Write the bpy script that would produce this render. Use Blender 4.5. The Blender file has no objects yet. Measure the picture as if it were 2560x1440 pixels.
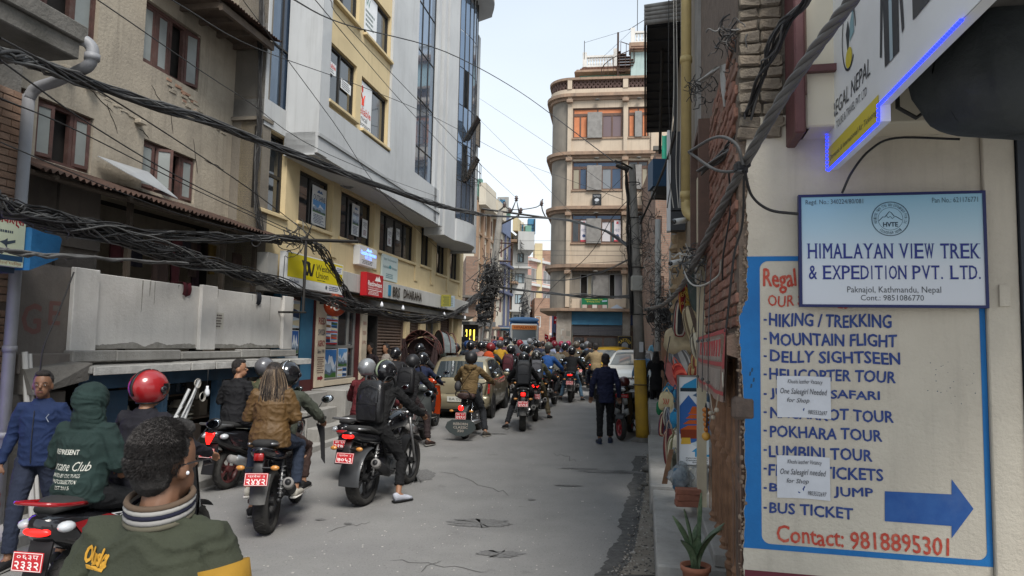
import bpy,bmesh,math,random
import numpy as np
from mathutils import Vector,Matrix,noise as mnoise
C=bpy.context.scene.collection
SC=bpy.context.scene
rnd=random.Random(7)
PI=math.pi
# camera
F=1750.0;H=1.9
PITCH=math.atan(138.0/F);ROLL=math.radians(1.15)
_f=Vector((0,math.cos(PITCH),math.sin(PITCH)))
_r0=Vector((1,0,0));_u0=Vector((0,-math.sin(PITCH),math.cos(PITCH)))
_r=_r0*math.cos(ROLL)+_u0*math.sin(ROLL)
_u=-_r0*math.sin(ROLL)+_u0*math.cos(ROLL)
cam=bpy.data.cameras.new('camera');camo=bpy.data.objects.new('camera',cam);C.objects.link(camo)
cam.sensor_width=36;cam.lens=36*F/2560;cam.clip_end=2000;cam.clip_start=0.05
camo.matrix_world=Matrix(((_r.x,_u.x,-_f.x,0),(_r.y,_u.y,-_f.y,0),(_r.z,_u.z,-_f.z,H),(0,0,0,1)))
SC.camera=camo
# sky, sun, exposure
SC.view_settings.view_transform='Standard';SC.view_settings.look='None'
SC.view_settings.exposure=EXPOSURE=1.5
SC.view_settings.gamma=1.0;SC.view_settings.use_curve_mapping=False
SC.cycles.use_denoising=True
SC.cycles.max_bounces=8
W=bpy.data.worlds.new('World');SC.world=W;W.use_nodes=True
def build_world():
 nt=W.node_tree;nt.nodes.clear();N=nt.nodes.new;L=nt.links.new
 out=N('ShaderNodeOutputWorld');bg=N('ShaderNodeBackground');sky=N('ShaderNodeTexSky')
 sky.sky_type='NISHITA';sky.sun_disc=False;sky.sun_elevation=math.radians(52);sky.sun_rotation=math.radians(160)
 sky.air_density=1.0;sky.dust_density=3.0;sky.ozone_density=2.0
 tc=N('ShaderNodeTexCoord');mp=N('ShaderNodeMapping');mp.inputs['Scale'].default_value=(1.0,1.0,2.4)
 nz=N('ShaderNodeTexNoise');nz.inputs['Scale'].default_value=1.7;nz.inputs['Detail'].default_value=7;nz.inputs['Roughness'].default_value=.5
 L(tc.outputs['Generated'],mp.inputs[0]);L(mp.outputs[0],nz.inputs['Vector'])
 sep=N('ShaderNodeSeparateXYZ');L(tc.outputs['Generated'],sep.inputs[0])
 mr=N('ShaderNodeMapRange');mr.inputs[1].default_value=0.0;mr.inputs[2].default_value=0.62
 L(sep.outputs['Z'],mr.inputs[0])
 cloud=N('ShaderNodeValToRGB');L(mr.outputs[0],cloud.inputs[0])
 e=cloud.color_ramp.elements;e[0].position=0;e[0].color=(4.7,4.8,4.9,1);e[1].position=1;e[1].color=(3.0,3.5,4.0,1)
 k=e.new(.45);k.color=(4.0,4.35,4.65,1)
 ns=N('ShaderNodeMapRange');L(nz.outputs['Fac'],ns.inputs[0]);ns.inputs[1].default_value=.3;ns.inputs[2].default_value=.7;ns.inputs[3].default_value=.93;ns.inputs[4].default_value=1.05
 mul=N('ShaderNodeVectorMath');mul.operation='SCALE';L(cloud.outputs[0],mul.inputs[0]);L(ns.outputs[0],mul.inputs['Scale'])
 mx=N('ShaderNodeMix');mx.data_type='RGBA';mx.inputs['Factor'].default_value=.9
 L(sky.outputs[0],mx.inputs['A']);L(mul.outputs[0],mx.inputs['B'])
 L(mx.outputs['Result'],bg.inputs['Color']);bg.inputs['Strength'].default_value=0.085
 L(bg.outputs[0],out.inputs[0])
build_world()
sd=bpy.data.lights.new('sun','SUN');sd.energy=1.5;sd.angle=math.radians(24);sd.color=(1,.96,.9)
so=bpy.data.objects.new('sun',sd);C.objects.link(so);so.rotation_euler=(math.radians(38),0,math.radians(20));so.location=(0,0,60)
# pixel helpers (photo pixels, 2560 x 1440)
def gz(y):return max(0.0,0.018*(y-12.0))
def ray(px,py):return _f+_r*((px-1280)/F)+_u*((720-py)/F)
def pt(px,py,d):
 r=ray(px,py);r=r*(d/r.y);return Vector((r.x,r.y,H+r.z))
def ground(px,py,z=0.0):
 r=ray(px,py);d=10
 for _ in range(30):d=(H-z-gz(d))/max(-r.z/r.y,1e-4);d=min(d,90)
 p=r*(d/r.y);return Vector((p.x,p.y,z+gz(d)))
def px_x(px,d):return pt(px,860,d).x
# materials
MATS={}
def mat(name,col,rough=.8,col2=None,ns=3.0,bump=0.0,bs=40.0,metal=0.0,streak=0.0,dirt=0.0,dcol=(.06,.055,.05),spec=.4,emit=None,es=0,alpha=1,trans=0,coat=0,lo=.35,hi=.68,coords='Object',detail=6):
 if name in MATS:return MATS[name]
 m=bpy.data.materials.new(name);m.use_nodes=True;nt=m.node_tree;b=nt.nodes['Principled BSDF'];N=nt.nodes.new;L=nt.links.new
 b.inputs['Roughness'].default_value=rough;b.inputs['Metallic'].default_value=metal;b.inputs['Specular IOR Level'].default_value=spec
 b.inputs['Coat Weight'].default_value=coat
 b.inputs['Base Color'].default_value=(*col,1)
 tc=N('ShaderNodeTexCoord');last=None
 def nz(scale,det=detail,ro=.6,vec=None):
  n=N('ShaderNodeTexNoise');n.inputs['Scale'].default_value=scale;n.inputs['Detail'].default_value=det;n.inputs['Roughness'].default_value=ro
  L(vec or tc.outputs[coords],n.inputs['Vector']);return n
 def mr(s,a,b_,c=0,d=1):
  r=N('ShaderNodeMapRange');L(s,r.inputs[0]);r.inputs[1].default_value=a;r.inputs[2].default_value=b_;r.inputs[3].default_value=c;r.inputs[4].default_value=d;return r.outputs[0]
 def mix(fac,a,c2):
  x=N('ShaderNodeMix');x.data_type='RGBA';L(fac,x.inputs['Factor'])
  if isinstance(a,tuple):x.inputs['A'].default_value=(*a,1)
  else:L(a,x.inputs['A'])
  x.inputs['B'].default_value=(*c2,1);return x.outputs['Result']
 if col2:last=mix(mr(nz(ns).outputs['Fac'],lo,hi),col,col2)
 if streak:
  mp=N('ShaderNodeMapping');L(tc.outputs[coords],mp.inputs[0]);mp.inputs['Scale'].default_value=(6,6,.35)
  last=mix(mr(nz(1.6,5,.65,mp.outputs[0]).outputs['Fac'],.52,.78,0,streak),last or col,dcol)
 if dirt:last=mix(mr(nz(ns*.6+.4,10,.72).outputs['Fac'],.5,.78,0,dirt),last or col,dcol)
 if last:L(last,b.inputs['Base Color'])
 if bump:
  bn=N('ShaderNodeBump');bn.inputs['Strength'].default_value=bump;bn.inputs['Distance'].default_value=.02
  L(nz(bs,6,.65).outputs['Fac'],bn.inputs['Height']);L(bn.outputs[0],b.inputs['Normal'])
 if emit:b.inputs['Emission Color'].default_value=(*emit,1);b.inputs['Emission Strength'].default_value=es
 if trans:b.inputs['Transmission Weight'].default_value=trans
 if alpha<1:b.inputs['Alpha'].default_value=alpha
 MATS[name]=m;return m
def H3(h):
 "sRGB hex of the thing's own colour -> linear"
 v=[int(h[i:i+2],16)/255 for i in(0,2,4)]
 return tuple(x/12.92 if x<=.04045 else((x+.055)/1.055)**2.4 for x in v)
def cm(hexs,rough=.75,**k):
 "plain colour material by hex"
 kk=dict(col2=tuple(x*.72 for x in H3(hexs)),ns=4,bump=.15,bs=60);kk.update(k)
 return mat('c_'+hexs+str(rough)+''.join(str(v) for v in k.values())[:20],H3(hexs),rough,**kk)
 # mesh builder
ORD='first second third fourth fifth sixth seventh eighth ninth tenth eleventh twelfth thirteenth fourteenth fifteenth sixteenth'.split()
class MB:
 def __init__(s):s.v=[];s.f=[];s.m=[];s.mats=[];s.cur=0;s.sm=[];s.smooth=False;s.st=[]
 def pieces(s,name,parent):
  "every added shape becomes a part of its own"
  st=s.st+[(len(s.v),len(s.f))]
  for(a,b),(c,d) in zip(st[:-1],st[1:]):
   q=MB();q.use(s.mats[s.m[b]]);q.v=s.v[a:c];q.f=[[i-a for i in f] for f in s.f[b:d]];q.sm=s.sm[b:d];q.m=[0]*(d-b);q.obj(name,None,parent)
 def use(s,m):
  if m not in s.mats:s.mats.append(m)
  s.cur=s.mats.index(m);return s
 def add(s,vs,fs,mtx=None):
  o=len(s.v);s.st.append((o,len(s.f)))
  if mtx is not None:vs=[mtx@Vector(q) for q in vs]
  s.v+=[tuple(q) for q in vs]
  for f in fs:s.f.append([i+o for i in f]);s.m.append(s.cur);s.sm.append(s.smooth)
  return s
 def box(s,x0,x1,y0,y1,z0,z1,c=0,mtx=None):
  if x0>x1:x0,x1=x1,x0
  if y0>y1:y0,y1=y1,y0
  if z0>z1:z0,z1=z1,z0
  if c<=0 or min(x1-x0,y1-y0,z1-z0)<2.2*c:
   v=[(x,y,z) for z in(z0,z1) for y in(y0,y1) for x in(x0,x1)]
   f=[(0,2,3,1),(4,5,7,6),(0,1,5,4),(2,6,7,3),(0,4,6,2),(1,3,7,5)]
   return s.add(v,f,mtx)
  v=[];X=(x0,x1);Y=(y0,y1);Z=(z0,z1)
  idx={}
  for i in(0,1):
   for j in(0,1):
    for k in(0,1):
     a=(1-2*i)*c;b=(1-2*j)*c;d=(1-2*k)*c
     for q,p in enumerate(((X[i],Y[j]+b,Z[k]+d),(X[i]+a,Y[j],Z[k]+d),(X[i]+a,Y[j]+b,Z[k]))):
      idx[i,j,k,q]=len(v);v.append(p)
  g=lambda*a:idx[a]
  f=[]
  for i in(0,1):f.append([g(i,0,0,0),g(i,1,0,0),g(i,1,1,0),g(i,0,1,0)][::1 if i else-1])
  for j in(0,1):f.append([g(0,j,0,1),g(0,j,1,1),g(1,j,1,1),g(1,j,0,1)][::1 if j else-1])
  for k in(0,1):f.append([g(0,0,k,2),g(1,0,k,2),g(1,1,k,2),g(0,1,k,2)][::1 if k else-1])
  for i in(0,1):
   for j in(0,1):f.append([g(i,j,0,0),g(i,j,0,1),g(i,j,1,1),g(i,j,1,0)][::1 if(i^j)==0 else-1])
   for k in(0,1):f.append([g(i,0,k,0),g(i,1,k,0),g(i,1,k,2),g(i,0,k,2)][::1 if(i^k)==0 else-1])
  for j in(0,1):
   for k in(0,1):f.append([g(0,j,k,1),g(0,j,k,2),g(1,j,k,2),g(1,j,k,1)][::1 if(j^k)==0 else-1])
  for i in(0,1):
   for j in(0,1):
    for k in(0,1):f.append([g(i,j,k,0),g(i,j,k,2),g(i,j,k,1)][::1 if(i^j^k)==0 else-1])
  return s.add(v,f,mtx)
 def quad(s,a,b,c,d):return s.add([a,b,c,d],[(0,1,2,3)])
 def poly(s,pts):return s.add(pts,[tuple(range(len(pts)))])
 def prism(s,pts,y0,y1,mtx=None,axis='y'):
  "outline in (x,z) extruded along y (or axis x: outline (y,z); axis z: outline (x,y))"
  n=len(pts)
  mk={'y':lambda p,t:(p[0],t,p[1]),'x':lambda p,t:(t,p[0],p[1]),'z':lambda p,t:(p[0],p[1],t)}[axis]
  v=[mk(p,y0) for p in pts]+[mk(p,y1) for p in pts]
  f=[tuple(range(n)),tuple(range(2*n-1,n-1,-1))]+[(i,i+n,(i+1)%n+n,(i+1)%n) for i in range(n)]
  return s.add(v,f,mtx)
 def tube(s,path,r,n=8,cap=True,flat=1.0,up=None,closed=False):
  "swept tube along points; r number or list; flat = minor/major ratio"
  P_=[Vector(p) for p in path];k=len(P_);rs=r if isinstance(r,(list,tuple)) else[r]*k
  vs=[];prev=None
  for i,p in enumerate(P_):
   t=(P_[min(i+1,k-1)]-P_[max(i-1,0)]) if not closed else(P_[(i+1)%k]-P_[i-1])
   if t.length<1e-9:t=Vector((0,0,1))
   t.normalize()
   if prev is None:
    a=Vector(up) if up else(Vector((0,0,1)) if abs(t.z)<.9 else Vector((0,1,0)))
   else:a=prev
   sx=t.cross(a)
   if sx.length<1e-6:sx=t.orthogonal()
   sx.normalize();a=sx.cross(t).normalized();prev=a
   rr=rs[i];ra,rb=(rr if isinstance(rr,(tuple,list)) else(rr,rr*flat))
   for j in range(n):
    th=2*PI*j/n;vs.append(p+sx*(ra*math.cos(th))+a*(rb*math.sin(th)))
  fs=[(i*n+j,i*n+(j+1)%n,((i+1)%k)*n+(j+1)%n,((i+1)%k)*n+j) for i in range(k if closed else k-1) for j in range(n)]
  if cap and not closed:fs+=[tuple(range(n-1,-1,-1)),tuple(range((k-1)*n,k*n))]
  return s.add(vs,fs)
 def lathe(s,prof,n=16,mtx=None,arc=2*PI,cap=True):
  "profile (r,z) about z"
  k=len(prof);full=abs(arc-2*PI)<1e-6;m=n if full else n+1
  vs=[(r*math.cos(arc*j/n),r*math.sin(arc*j/n),z) for r,z in prof for j in range(m)]
  fs=[(i*m+j,i*m+(j+1)%m,(i+1)*m+(j+1)%m,(i+1)*m+j) for i in range(k-1) for j in range(n)]
  if cap and full:
   if prof[0][0]>1e-5:fs.append(tuple(range(m-1,-1,-1)))
   if prof[-1][0]>1e-5:fs.append(tuple(range((k-1)*m,k*m)))
  return s.add(vs,fs,mtx)
 def ball(s,c,r,n=12,mtx=None):
  r=r if isinstance(r,(tuple,list)) else(r,r,r);m=n//2+1;vs=[];fs=[]
  for i in range(m+1):
   ph=PI*i/m
   for j in range(n):th=2*PI*j/n;vs.append((c[0]+r[0]*math.sin(ph)*math.cos(th),c[1]+r[1]*math.sin(ph)*math.sin(th),c[2]+r[2]*math.cos(ph)))
  for i in range(m):
   for j in range(n):fs.append((i*n+j,(i+1)*n+j,(i+1)*n+(j+1)%n,i*n+(j+1)%n))
  return s.add(vs,fs,mtx)
 def grid(s,fn,nu,nv,thick=None):
  vs=[fn(i/nu,j/nv) for i in range(nu+1) for j in range(nv+1)];w=nv+1
  return s.add(vs,[(i*w+j,(i+1)*w+j,(i+1)*w+j+1,i*w+j+1) for i in range(nu) for j in range(nv)])
 def mesh(s,name,m=None):
  me=bpy.data.meshes.new(name);me.from_pydata(s.v,[],s.f)
  ms=s.mats or([m] if m else[])
  for q in ms:me.materials.append(q)
  if len(s.mats)>1:me.polygons.foreach_set('material_index',s.m)
  if any(s.sm):me.polygons.foreach_set('use_smooth',s.sm)
  me.update();return me
 def obj(s,name,m=None,parent=None,smooth=None,**kw):
  if smooth:s.sm=[True]*len(s.f)
  o=bpy.data.objects.new(name,s.mesh(name,m));C.objects.link(o)
  if parent is not None:o.parent=parent
  for k,v in kw.items():o[k]=v
  return o
def thing(name,label,cat,loc=(0,0,0),rz=0,group=None):
 o=bpy.data.objects.new(name,None);C.objects.link(o);o.location=loc;o.rotation_euler=(0,0,rz);o.empty_display_size=.2
 o['label']=label;o['category']=cat
 if group:o['group']=group
 return o
def tag(o,label,cat,group=None):
 o['label']=label;o['category']=cat
 if group:o['group']=group
 return o
def obj_me(name,me,parent=None,loc=None,rot=None,scale=None,**kw):
 o=bpy.data.objects.new(name,me);C.objects.link(o)
 if parent is not None:o.parent=parent
 if loc is not None:o.location=loc
 if rot is not None:o.rotation_euler=rot
 if scale is not None:o.scale=scale
 for k,v in kw.items():o[k]=v
 return o
KIDS={}
def copy_tree(o,parent=None,loc=None,rz=None,label=None,remap=None):
 c=o.copy();C.objects.link(c)
 if parent is not None:c.parent=parent
 if loc is not None:c.location=loc
 if rz is not None:c.rotation_euler=(o.rotation_euler[0],o.rotation_euler[1],rz)
 if label:c['label']=label
 if remap and c.type=='MESH':
  for i,sl in enumerate(c.material_slots):
   nm=remap.get(sl.material.name) if sl.material else None
   if nm:sl.link='OBJECT';sl.material=nm
 for ch in list(o.children):copy_tree(ch,c,remap=remap)
 return c
_tc={}
def text_geo(s,shear=0,bold=0.0,spacing=1.0):
 key=(s,shear,bold,spacing)
 if key in _tc:return _tc[key]
 cu=bpy.data.curves.new('txt','FONT');cu.body=s;cu.shear=shear;cu.offset=bold;cu.space_character=spacing;cu.resolution_u=2;cu.size=1
 o=bpy.data.objects.new('txt',cu);C.objects.link(o)
 me=bpy.data.meshes.new_from_object(o.evaluated_get(bpy.context.evaluated_depsgraph_get()))
 vs=[v.co.copy() for v in me.vertices];fs=[tuple(p.vertices) for p in me.polygons]
 bpy.data.objects.remove(o);bpy.data.curves.remove(cu);bpy.data.meshes.remove(me)
 xs=[v.x for v in vs] or[0,1];ys=[v.y for v in vs] or[0,1]
 _tc[key]=(vs,fs,min(xs),max(xs),min(ys),max(ys));return _tc[key]
def text(mb,s,x0,x1,z0,z1,y,mtx=None,wob=0.0,**k):
 "print s into the local rectangle x0..x1, z0..z1 in plane y (facing -y); heavy strokes by shifted copies a hair apart"
 hb=k.pop('bold',0)
 if hb>.006:
  d=hb*(z1-z0)*1.3
  for q,(dx,dz) in enumerate(((-1,0),(1,0),(0,1),(0,-1),(.7,.7),(-.7,-.7))):text(mb,s,x0+d*dx,x1+d*dx,z0+d*dz,z1+d*dz,y-.00012*(q+1),mtx,wob,**k)
 vs,fs,a,b,c,d=text_geo(s,**k)
 if b-a<1e-6:return
 d=max(d,c+1e-3)
 out=[]
 for v in vs:
  X=x0+(v.x-a)/(b-a)*(x1-x0);Z=z0+(v.y-c)/(d-c)*(z1-z0)
  if wob:Z+=wob*mnoise.noise(Vector((X*9,Z*2,1)));X+=wob*.6*mnoise.noise(Vector((X*7,Z*9,5)))
  out.append((X,y,Z))
 mb.add(out,[f for f in fs],mtx)
 return mb
class Plane:
 "vertical plane: thing-local frame x=u along wall, y=into the wall, z up"
 def __init__(s,ox,oy,ang):
  s.o=Vector((ox,oy,0));s.a=ang;s.D=Vector((math.cos(ang),math.sin(ang),0));s.N=Vector((-math.sin(ang),math.cos(ang),0))
 def uz(s,px,py,n=0.0):
  r=ray(px,py);o=s.o+s.N*n-Vector((0,0,H));t=o.dot(s.N)/r.dot(s.N)
  p=r*t;q=p-s.o;return q.dot(s.D),p.z+H
 def w(s,u,n,z):return s.o+s.D*u+s.N*n+Vector((0,0,z))
 def thing(s,name,label,cat,group=None):return thing(name,label,cat,s.o,s.a,group)
 # shared materials
M={}
M['asphalt']=mat('asphalt',(.205,.20,.194),.88,(.245,.24,.23),1.1,.55,160,dirt=.4,dcol=(.12,.117,.112),detail=10)
_nt=M['asphalt'].node_tree;_b=_nt.nodes['Principled BSDF'];_src=_b.inputs['Base Color'].links[0].from_socket
def _layer(scale,sc3,lo,hi,amt,col,det=8):
 "extra road wear: tyre lanes, oil, patched areas, grit"
 global _src
 N=_nt.nodes.new;L=_nt.links.new;tc=N('ShaderNodeTexCoord');mp=N('ShaderNodeMapping');mp.inputs['Scale'].default_value=sc3;nz=N('ShaderNodeTexNoise');nz.inputs['Scale'].default_value=scale;nz.inputs['Detail'].default_value=det;mr=N('ShaderNodeMapRange');mx=N('ShaderNodeMix');mx.data_type='RGBA'
 L(tc.outputs['Object'],mp.inputs[0]);L(mp.outputs[0],nz.inputs['Vector']);L(nz.outputs['Fac'],mr.inputs[0]);mr.inputs[1].default_value=lo;mr.inputs[2].default_value=hi;mr.inputs[4].default_value=amt;L(mr.outputs[0],mx.inputs['Factor']);L(_src,mx.inputs['A']);mx.inputs['B'].default_value=(*col,1);_src=mx.outputs['Result'];L(_src,_b.inputs['Base Color'])
_layer(1.0,(1.3,.14,1),.52,.72,.4,(.16,.157,.15));_layer(.45,(1,.6,1),.55,.62,.45,(.27,.262,.248));_layer(2.6,(1,1,1),.66,.71,.35,(.12,.118,.113));_layer(70,(1,1,1),.58,.66,.35,(.34,.33,.31),2);_layer(45,(1,1,1),.60,.7,.4,(.06,.06,.058),2)
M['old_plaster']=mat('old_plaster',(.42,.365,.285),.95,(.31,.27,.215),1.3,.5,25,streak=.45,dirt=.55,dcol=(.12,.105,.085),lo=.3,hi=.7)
M['brown_plaster']=mat('brown_plaster',(.19,.165,.145),.95,(.13,.115,.1),1.6,.5,25,streak=.4,dirt=.4)
M['white_old']=mat('white_old',(.68,.66,.62),.9,(.58,.56,.53),1.3,.3,30,streak=.28,dirt=.5,dcol=(.33,.31,.28))
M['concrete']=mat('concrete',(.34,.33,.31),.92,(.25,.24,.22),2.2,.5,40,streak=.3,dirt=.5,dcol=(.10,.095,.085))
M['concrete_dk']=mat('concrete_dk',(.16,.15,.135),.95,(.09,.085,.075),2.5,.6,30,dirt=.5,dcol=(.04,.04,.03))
M['yellow_wall']=mat('yellow_wall',(.64,.515,.30),.85,(.57,.455,.265),1.2,.08,60,streak=.35,dcol=(.33,.26,.15))
M['grey_clad']=mat('grey_clad',(.49,.50,.50),.7,(.44,.45,.455),1.0,.04,50,streak=.5,dcol=(.30,.30,.29),dirt=.2)
M['grey_clad2']=mat('grey_clad2',(.40,.41,.41),.7,(.35,.36,.36),1.0,.04,50,streak=.25,dcol=(.2,.2,.2))
M['glass_dark']=mat('glass_dark',(.018,.022,.026),.06,spec=.75,coat=.3)
M['glass_old']=mat('glass_old',(.26,.28,.27),.35,(.2,.215,.205),2,.02,9,dirt=.4,dcol=(.12,.12,.11))
M['glass_blue']=mat('glass_blue',(.20,.27,.37),.05,(.16,.22,.31),.7,metal=.75,spec=.6,bump=.03,bs=1.2)
M['glass_blue_dk']=mat('glass_blue_dk',(.055,.085,.135),.12,metal=.4,spec=.6)
M['frame_dk']=mat('frame_dk',(.02,.018,.016),.5)
M['frame_red']=mat('frame_red',(.105,.05,.042),.75,(.07,.038,.032),8,.2,60,dirt=.4,dcol=(.2,.17,.14))
M['frame_brown']=mat('frame_brown',(.13,.075,.055),.7,(.09,.055,.042),6,.2,60)
M['alu']=mat('alu',(.30,.30,.29),.45,metal=.5)
M['steel']=mat('steel',(.35,.35,.35),.35,metal=.8)
M['chrome']=mat('chrome',(.65,.65,.66),.15,metal=1.0)
M['black']=mat('black',(.014,.014,.015),.5)
M['black_gloss']=mat('black_gloss',(.012,.012,.014),.15,spec=.6,coat=.4)
M['rubber']=mat('rubber',(.022,.021,.02),.85,(.04,.038,.035),9,.3,80)
M['cable']=mat('cable',(.022,.021,.021),.6)
M['cable_grey']=mat('cable_grey',(.10,.098,.095),.6,(.06,.058,.055),5,.1,50)
M['cable_light']=mat('cable_light',(.42,.40,.36),.6)
M['rust']=mat('rust',(.075,.04,.028),.9,(.035,.024,.02),7,.4,60,detail=9)
M['white_paint']=mat('white_paint',(.72,.72,.70),.6,(.62,.62,.6),3,.05)
M['white_sign']=mat('white_sign',(.75,.76,.76),.35,(.68,.69,.69),3)
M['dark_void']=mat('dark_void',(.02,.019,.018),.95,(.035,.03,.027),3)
M['blue_paint']=mat('blue_paint',(.055,.20,.33),.65,(.045,.16,.28),2.5,.15,30,dirt=.3,dcol=(.03,.07,.10))
M['wood_old']=mat('wood_old',(.27,.145,.08),.65,(.15,.08,.045),10,.35,40,streak=.4,dcol=(.04,.025,.018))
M['skin']=mat('skin',(.30,.155,.09),.55,(.26,.13,.075),8,.05,90)
M['skin_dk']=mat('skin_dk',(.17,.085,.05),.55,(.16,.08,.045),8,.05,90)
M['skin_lt']=mat('skin_lt',(.42,.24,.16),.55,(.37,.2,.13),8,.05,90)
M['hair']=mat('hair',(.012,.010,.010),.55,(.03,.024,.022),30,.8,160)
M['plate_red']=mat('plate_red',H3('b3262c'),.45)
M['tail_lit']=mat('tail_lit',(.5,.01,.01),.3,emit=(1,.012,.008),es=1.1)
M['tail_red']=mat('tail_red',(.30,.012,.012),.2,spec=.6,coat=.5)
M['amber']=mat('amber',(.5,.22,.05),.25,coat=.5)
M['lens']=mat('lens',(.5,.52,.54),.12,spec=.7,coat=.6)
M['bulb']=mat('bulb',(.72,.74,.78),.3)
def wall_holes(mb,u0,u1,z0,z1,holes,y0=0.0,t=.2,outer=True):
 "front sheet of a wall in plane y0 with rectangular holes and reveals t deep"
 hs=[(max(a,u0),min(b,u1),max(c,z0),min(d,z1)) for a,b,c,d in holes]
 us=sorted({u0,u1,*[h[0] for h in hs],*[h[1] for h in hs]});zs=sorted({z0,z1,*[h[2] for h in hs],*[h[3] for h in hs]})
 for i in range(len(us)-1):
  for j in range(len(zs)-1):
   cu,cz=(us[i]+us[i+1])/2,(zs[j]+zs[j+1])/2
   if us[i+1]-us[i]<1e-6 or zs[j+1]-zs[j]<1e-6:continue
   if any(a<cu<b and c<cz<d for a,b,c,d in hs):continue
   a,b,c,d=us[i],us[i+1],zs[j],zs[j+1]
   mb.quad((a,y0,c),(b,y0,c),(b,y0,d),(a,y0,d))
 for a,b,c,d in hs:
  y1=y0+t
  mb.quad((a,y0,c),(a,y1,c),(b,y1,c),(b,y0,c));mb.quad((a,y0,d),(b,y0,d),(b,y1,d),(a,y1,d))
  mb.quad((a,y0,c),(a,y0,d),(a,y1,d),(a,y1,c));mb.quad((b,y0,c),(b,y1,c),(b,y1,d),(b,y0,d))
 if outer:
  y1=y0+outer if outer is not True else y0+t+.25
  mb.quad((u0,y0,z0),(u0,y0,z1),(u0,y1,z1),(u0,y1,z0));mb.quad((u1,y0,z0),(u1,y1,z0),(u1,y1,z1),(u1,y0,z1))
  mb.quad((u0,y0,z1),(u1,y0,z1),(u1,y1,z1),(u0,y1,z1));mb.quad((u0,y0,z0),(u0,y1,z0),(u1,y1,z0),(u1,y0,z0))
  mb.quad((u0,y1,z0),(u0,y1,z1),(u1,y1,z1),(u1,y1,z0))
 return mb
def window(par,u0,u1,z0,z1,y,fm,cols=(.5,),rows=(),fw=.05,gm=None,name='window',dep=.05,panes=None,label=None):
 "window frame (part) with one child pane per light"
 mb=MB().use(fm);us=[u0]+[u0+(u1-u0)*c for c in cols]+[u1];zs=[z0]+[z0+(z1-z0)*c for c in rows]+[z1]
 mb.box(u0,u0+fw,y,y+dep,z0,z1);mb.box(u1-fw,u1,y,y+dep,z0,z1)
 mb.box(u0+fw,u1-fw,y,y+dep,z0,z0+fw);mb.box(u0+fw,u1-fw,y,y+dep,z1-fw,z1)
 for u in us[1:-1]:mb.box(u-fw/2,u+fw/2,y+.002,y+dep,z0+fw,z1-fw)
 for z in zs[1:-1]:mb.box(u0+fw,u1-fw,y+.004,y+dep,z-fw/2,z+fw/2)
 w=mb.obj(name,None,par)
 if label:w['label']=label
 k=0
 for i in range(len(us)-1):
  for j in range(len(zs)-1):
   g=(panes[k%len(panes)] if panes else gm);k+=1
   if g is None:continue
   p=MB().use(g).box(us[i]+.5*fw,us[i+1]-.5*fw,y+dep*.55,y+dep*.75,zs[j]+.5*fw,zs[j+1]-.5*fw).obj('pane',None,w)
 return w
def corrugated(mb,u0,u1,ya,za,yb,zb,pitch=.076,amp=.012,t=.003):
 "corrugated sheet, waves along u, from (ya,za) low edge to (yb,zb) high edge; real thickness"
 n=int((u1-u0)/pitch*6);L_=math.hypot(yb-ya,zb-za);ny,nz_=-(zb-za)/L_,(yb-ya)/L_
 vs=[]
 for i in range(n+1):
  u=u0+(u1-u0)*i/n;h=amp*math.sin(2*PI*(u-u0)/pitch)+.006*mnoise.noise(Vector((u*2,0,0)))
  jz=.05*mnoise.noise(Vector((u*1.3,4,0)))+.018*mnoise.noise(Vector((u*9,1,0)))
  for(y,z) in((ya,za+jz),(yb,zb)):
   for tt in(0,t):vs.append((u,y+ny*(h+tt),z+nz_*(h+tt)))
 fs=[]
 for i in range(n):
  a=i*4;b=a+4
  fs+=[(a,a+2,b+2,b),(a+1,b+1,b+3,a+3),(a,b,b+1,a+1),(a+2,a+3,b+3,b+2)]
 return mb.add(vs,fs)
def flatcol(h,rough=.5):return mat('p_'+h,H3(h),rough)
def frame_box(mb,u0,u1,z0,z1,y0,y1,w):
 mb.box(u0,u0+w,y0,y1,z0,z1);mb.box(u1-w,u1,y0,y1,z0,z1);mb.box(u0+w,u1-w,y0,y1,z0,z0+w);mb.box(u0+w,u1-w,y0,y1,z1-w,z1)
def poster(mb,u0,u1,z0,z1,y,kind,r):
 "flat print: sky, mountain ridge, foreground, text lines; facing -y, just proud of its sheet"
 w,h=u1-u0,z1-z0
 P2=lambda a,b,k=0:(u0+a*w,y-.0006*k,z0+b*h)
 sky=r.choice(['3f7fc4','5a9ad6','2b5fa8','7fb2dc','c7d8e6'])
 mb.use(flatcol(sky)).poly([P2(0,0),P2(1,0),P2(1,1),P2(0,1)])
 if kind=='mount':
  for k,(c,b,s) in enumerate((('dfe6ee',.62,.25),('9fb3c8',.42,.16),('56687a',.26,.1),('3f6a2f',.12,.06))):
   n=9;pts=[P2(i/n,min(1,max(.02,b+s*(r.random()-.5)*2)),k+1) for i in range(n+1)]
   mb.use(flatcol(c)).poly([P2(0,0,k+1),P2(1,0,k+1)]+pts[::-1])
 elif kind=='white':
  mb.use(flatcol('dfe3e6')).poly([P2(0,0,1),P2(1,0,1),P2(1,1,1),P2(0,1,1)])
  for _ in range(4):
   a,b=r.random()*.6,r.random()*.7;mb.use(flatcol(r.choice(['8b2430','34506e','9aa4ad','2c7a50']))).poly([P2(a,b,2),P2(a+.3,b,2),P2(a+.3,b+.2,2),P2(a,b+.2,2)])
 else:
  for k in range(3):
   b0=.1+.3*k;mb.use(flatcol(r.choice(['d9cfae','86603a','3e5a33','b84a2c','e6e6e6','203a5c']))).poly([P2(0,b0,k+1),P2(1,b0-.05,k+1),P2(1,b0+.2,k+1),P2(0,b0+.25*r.random()+.1,k+1)])
 return mb
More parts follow.
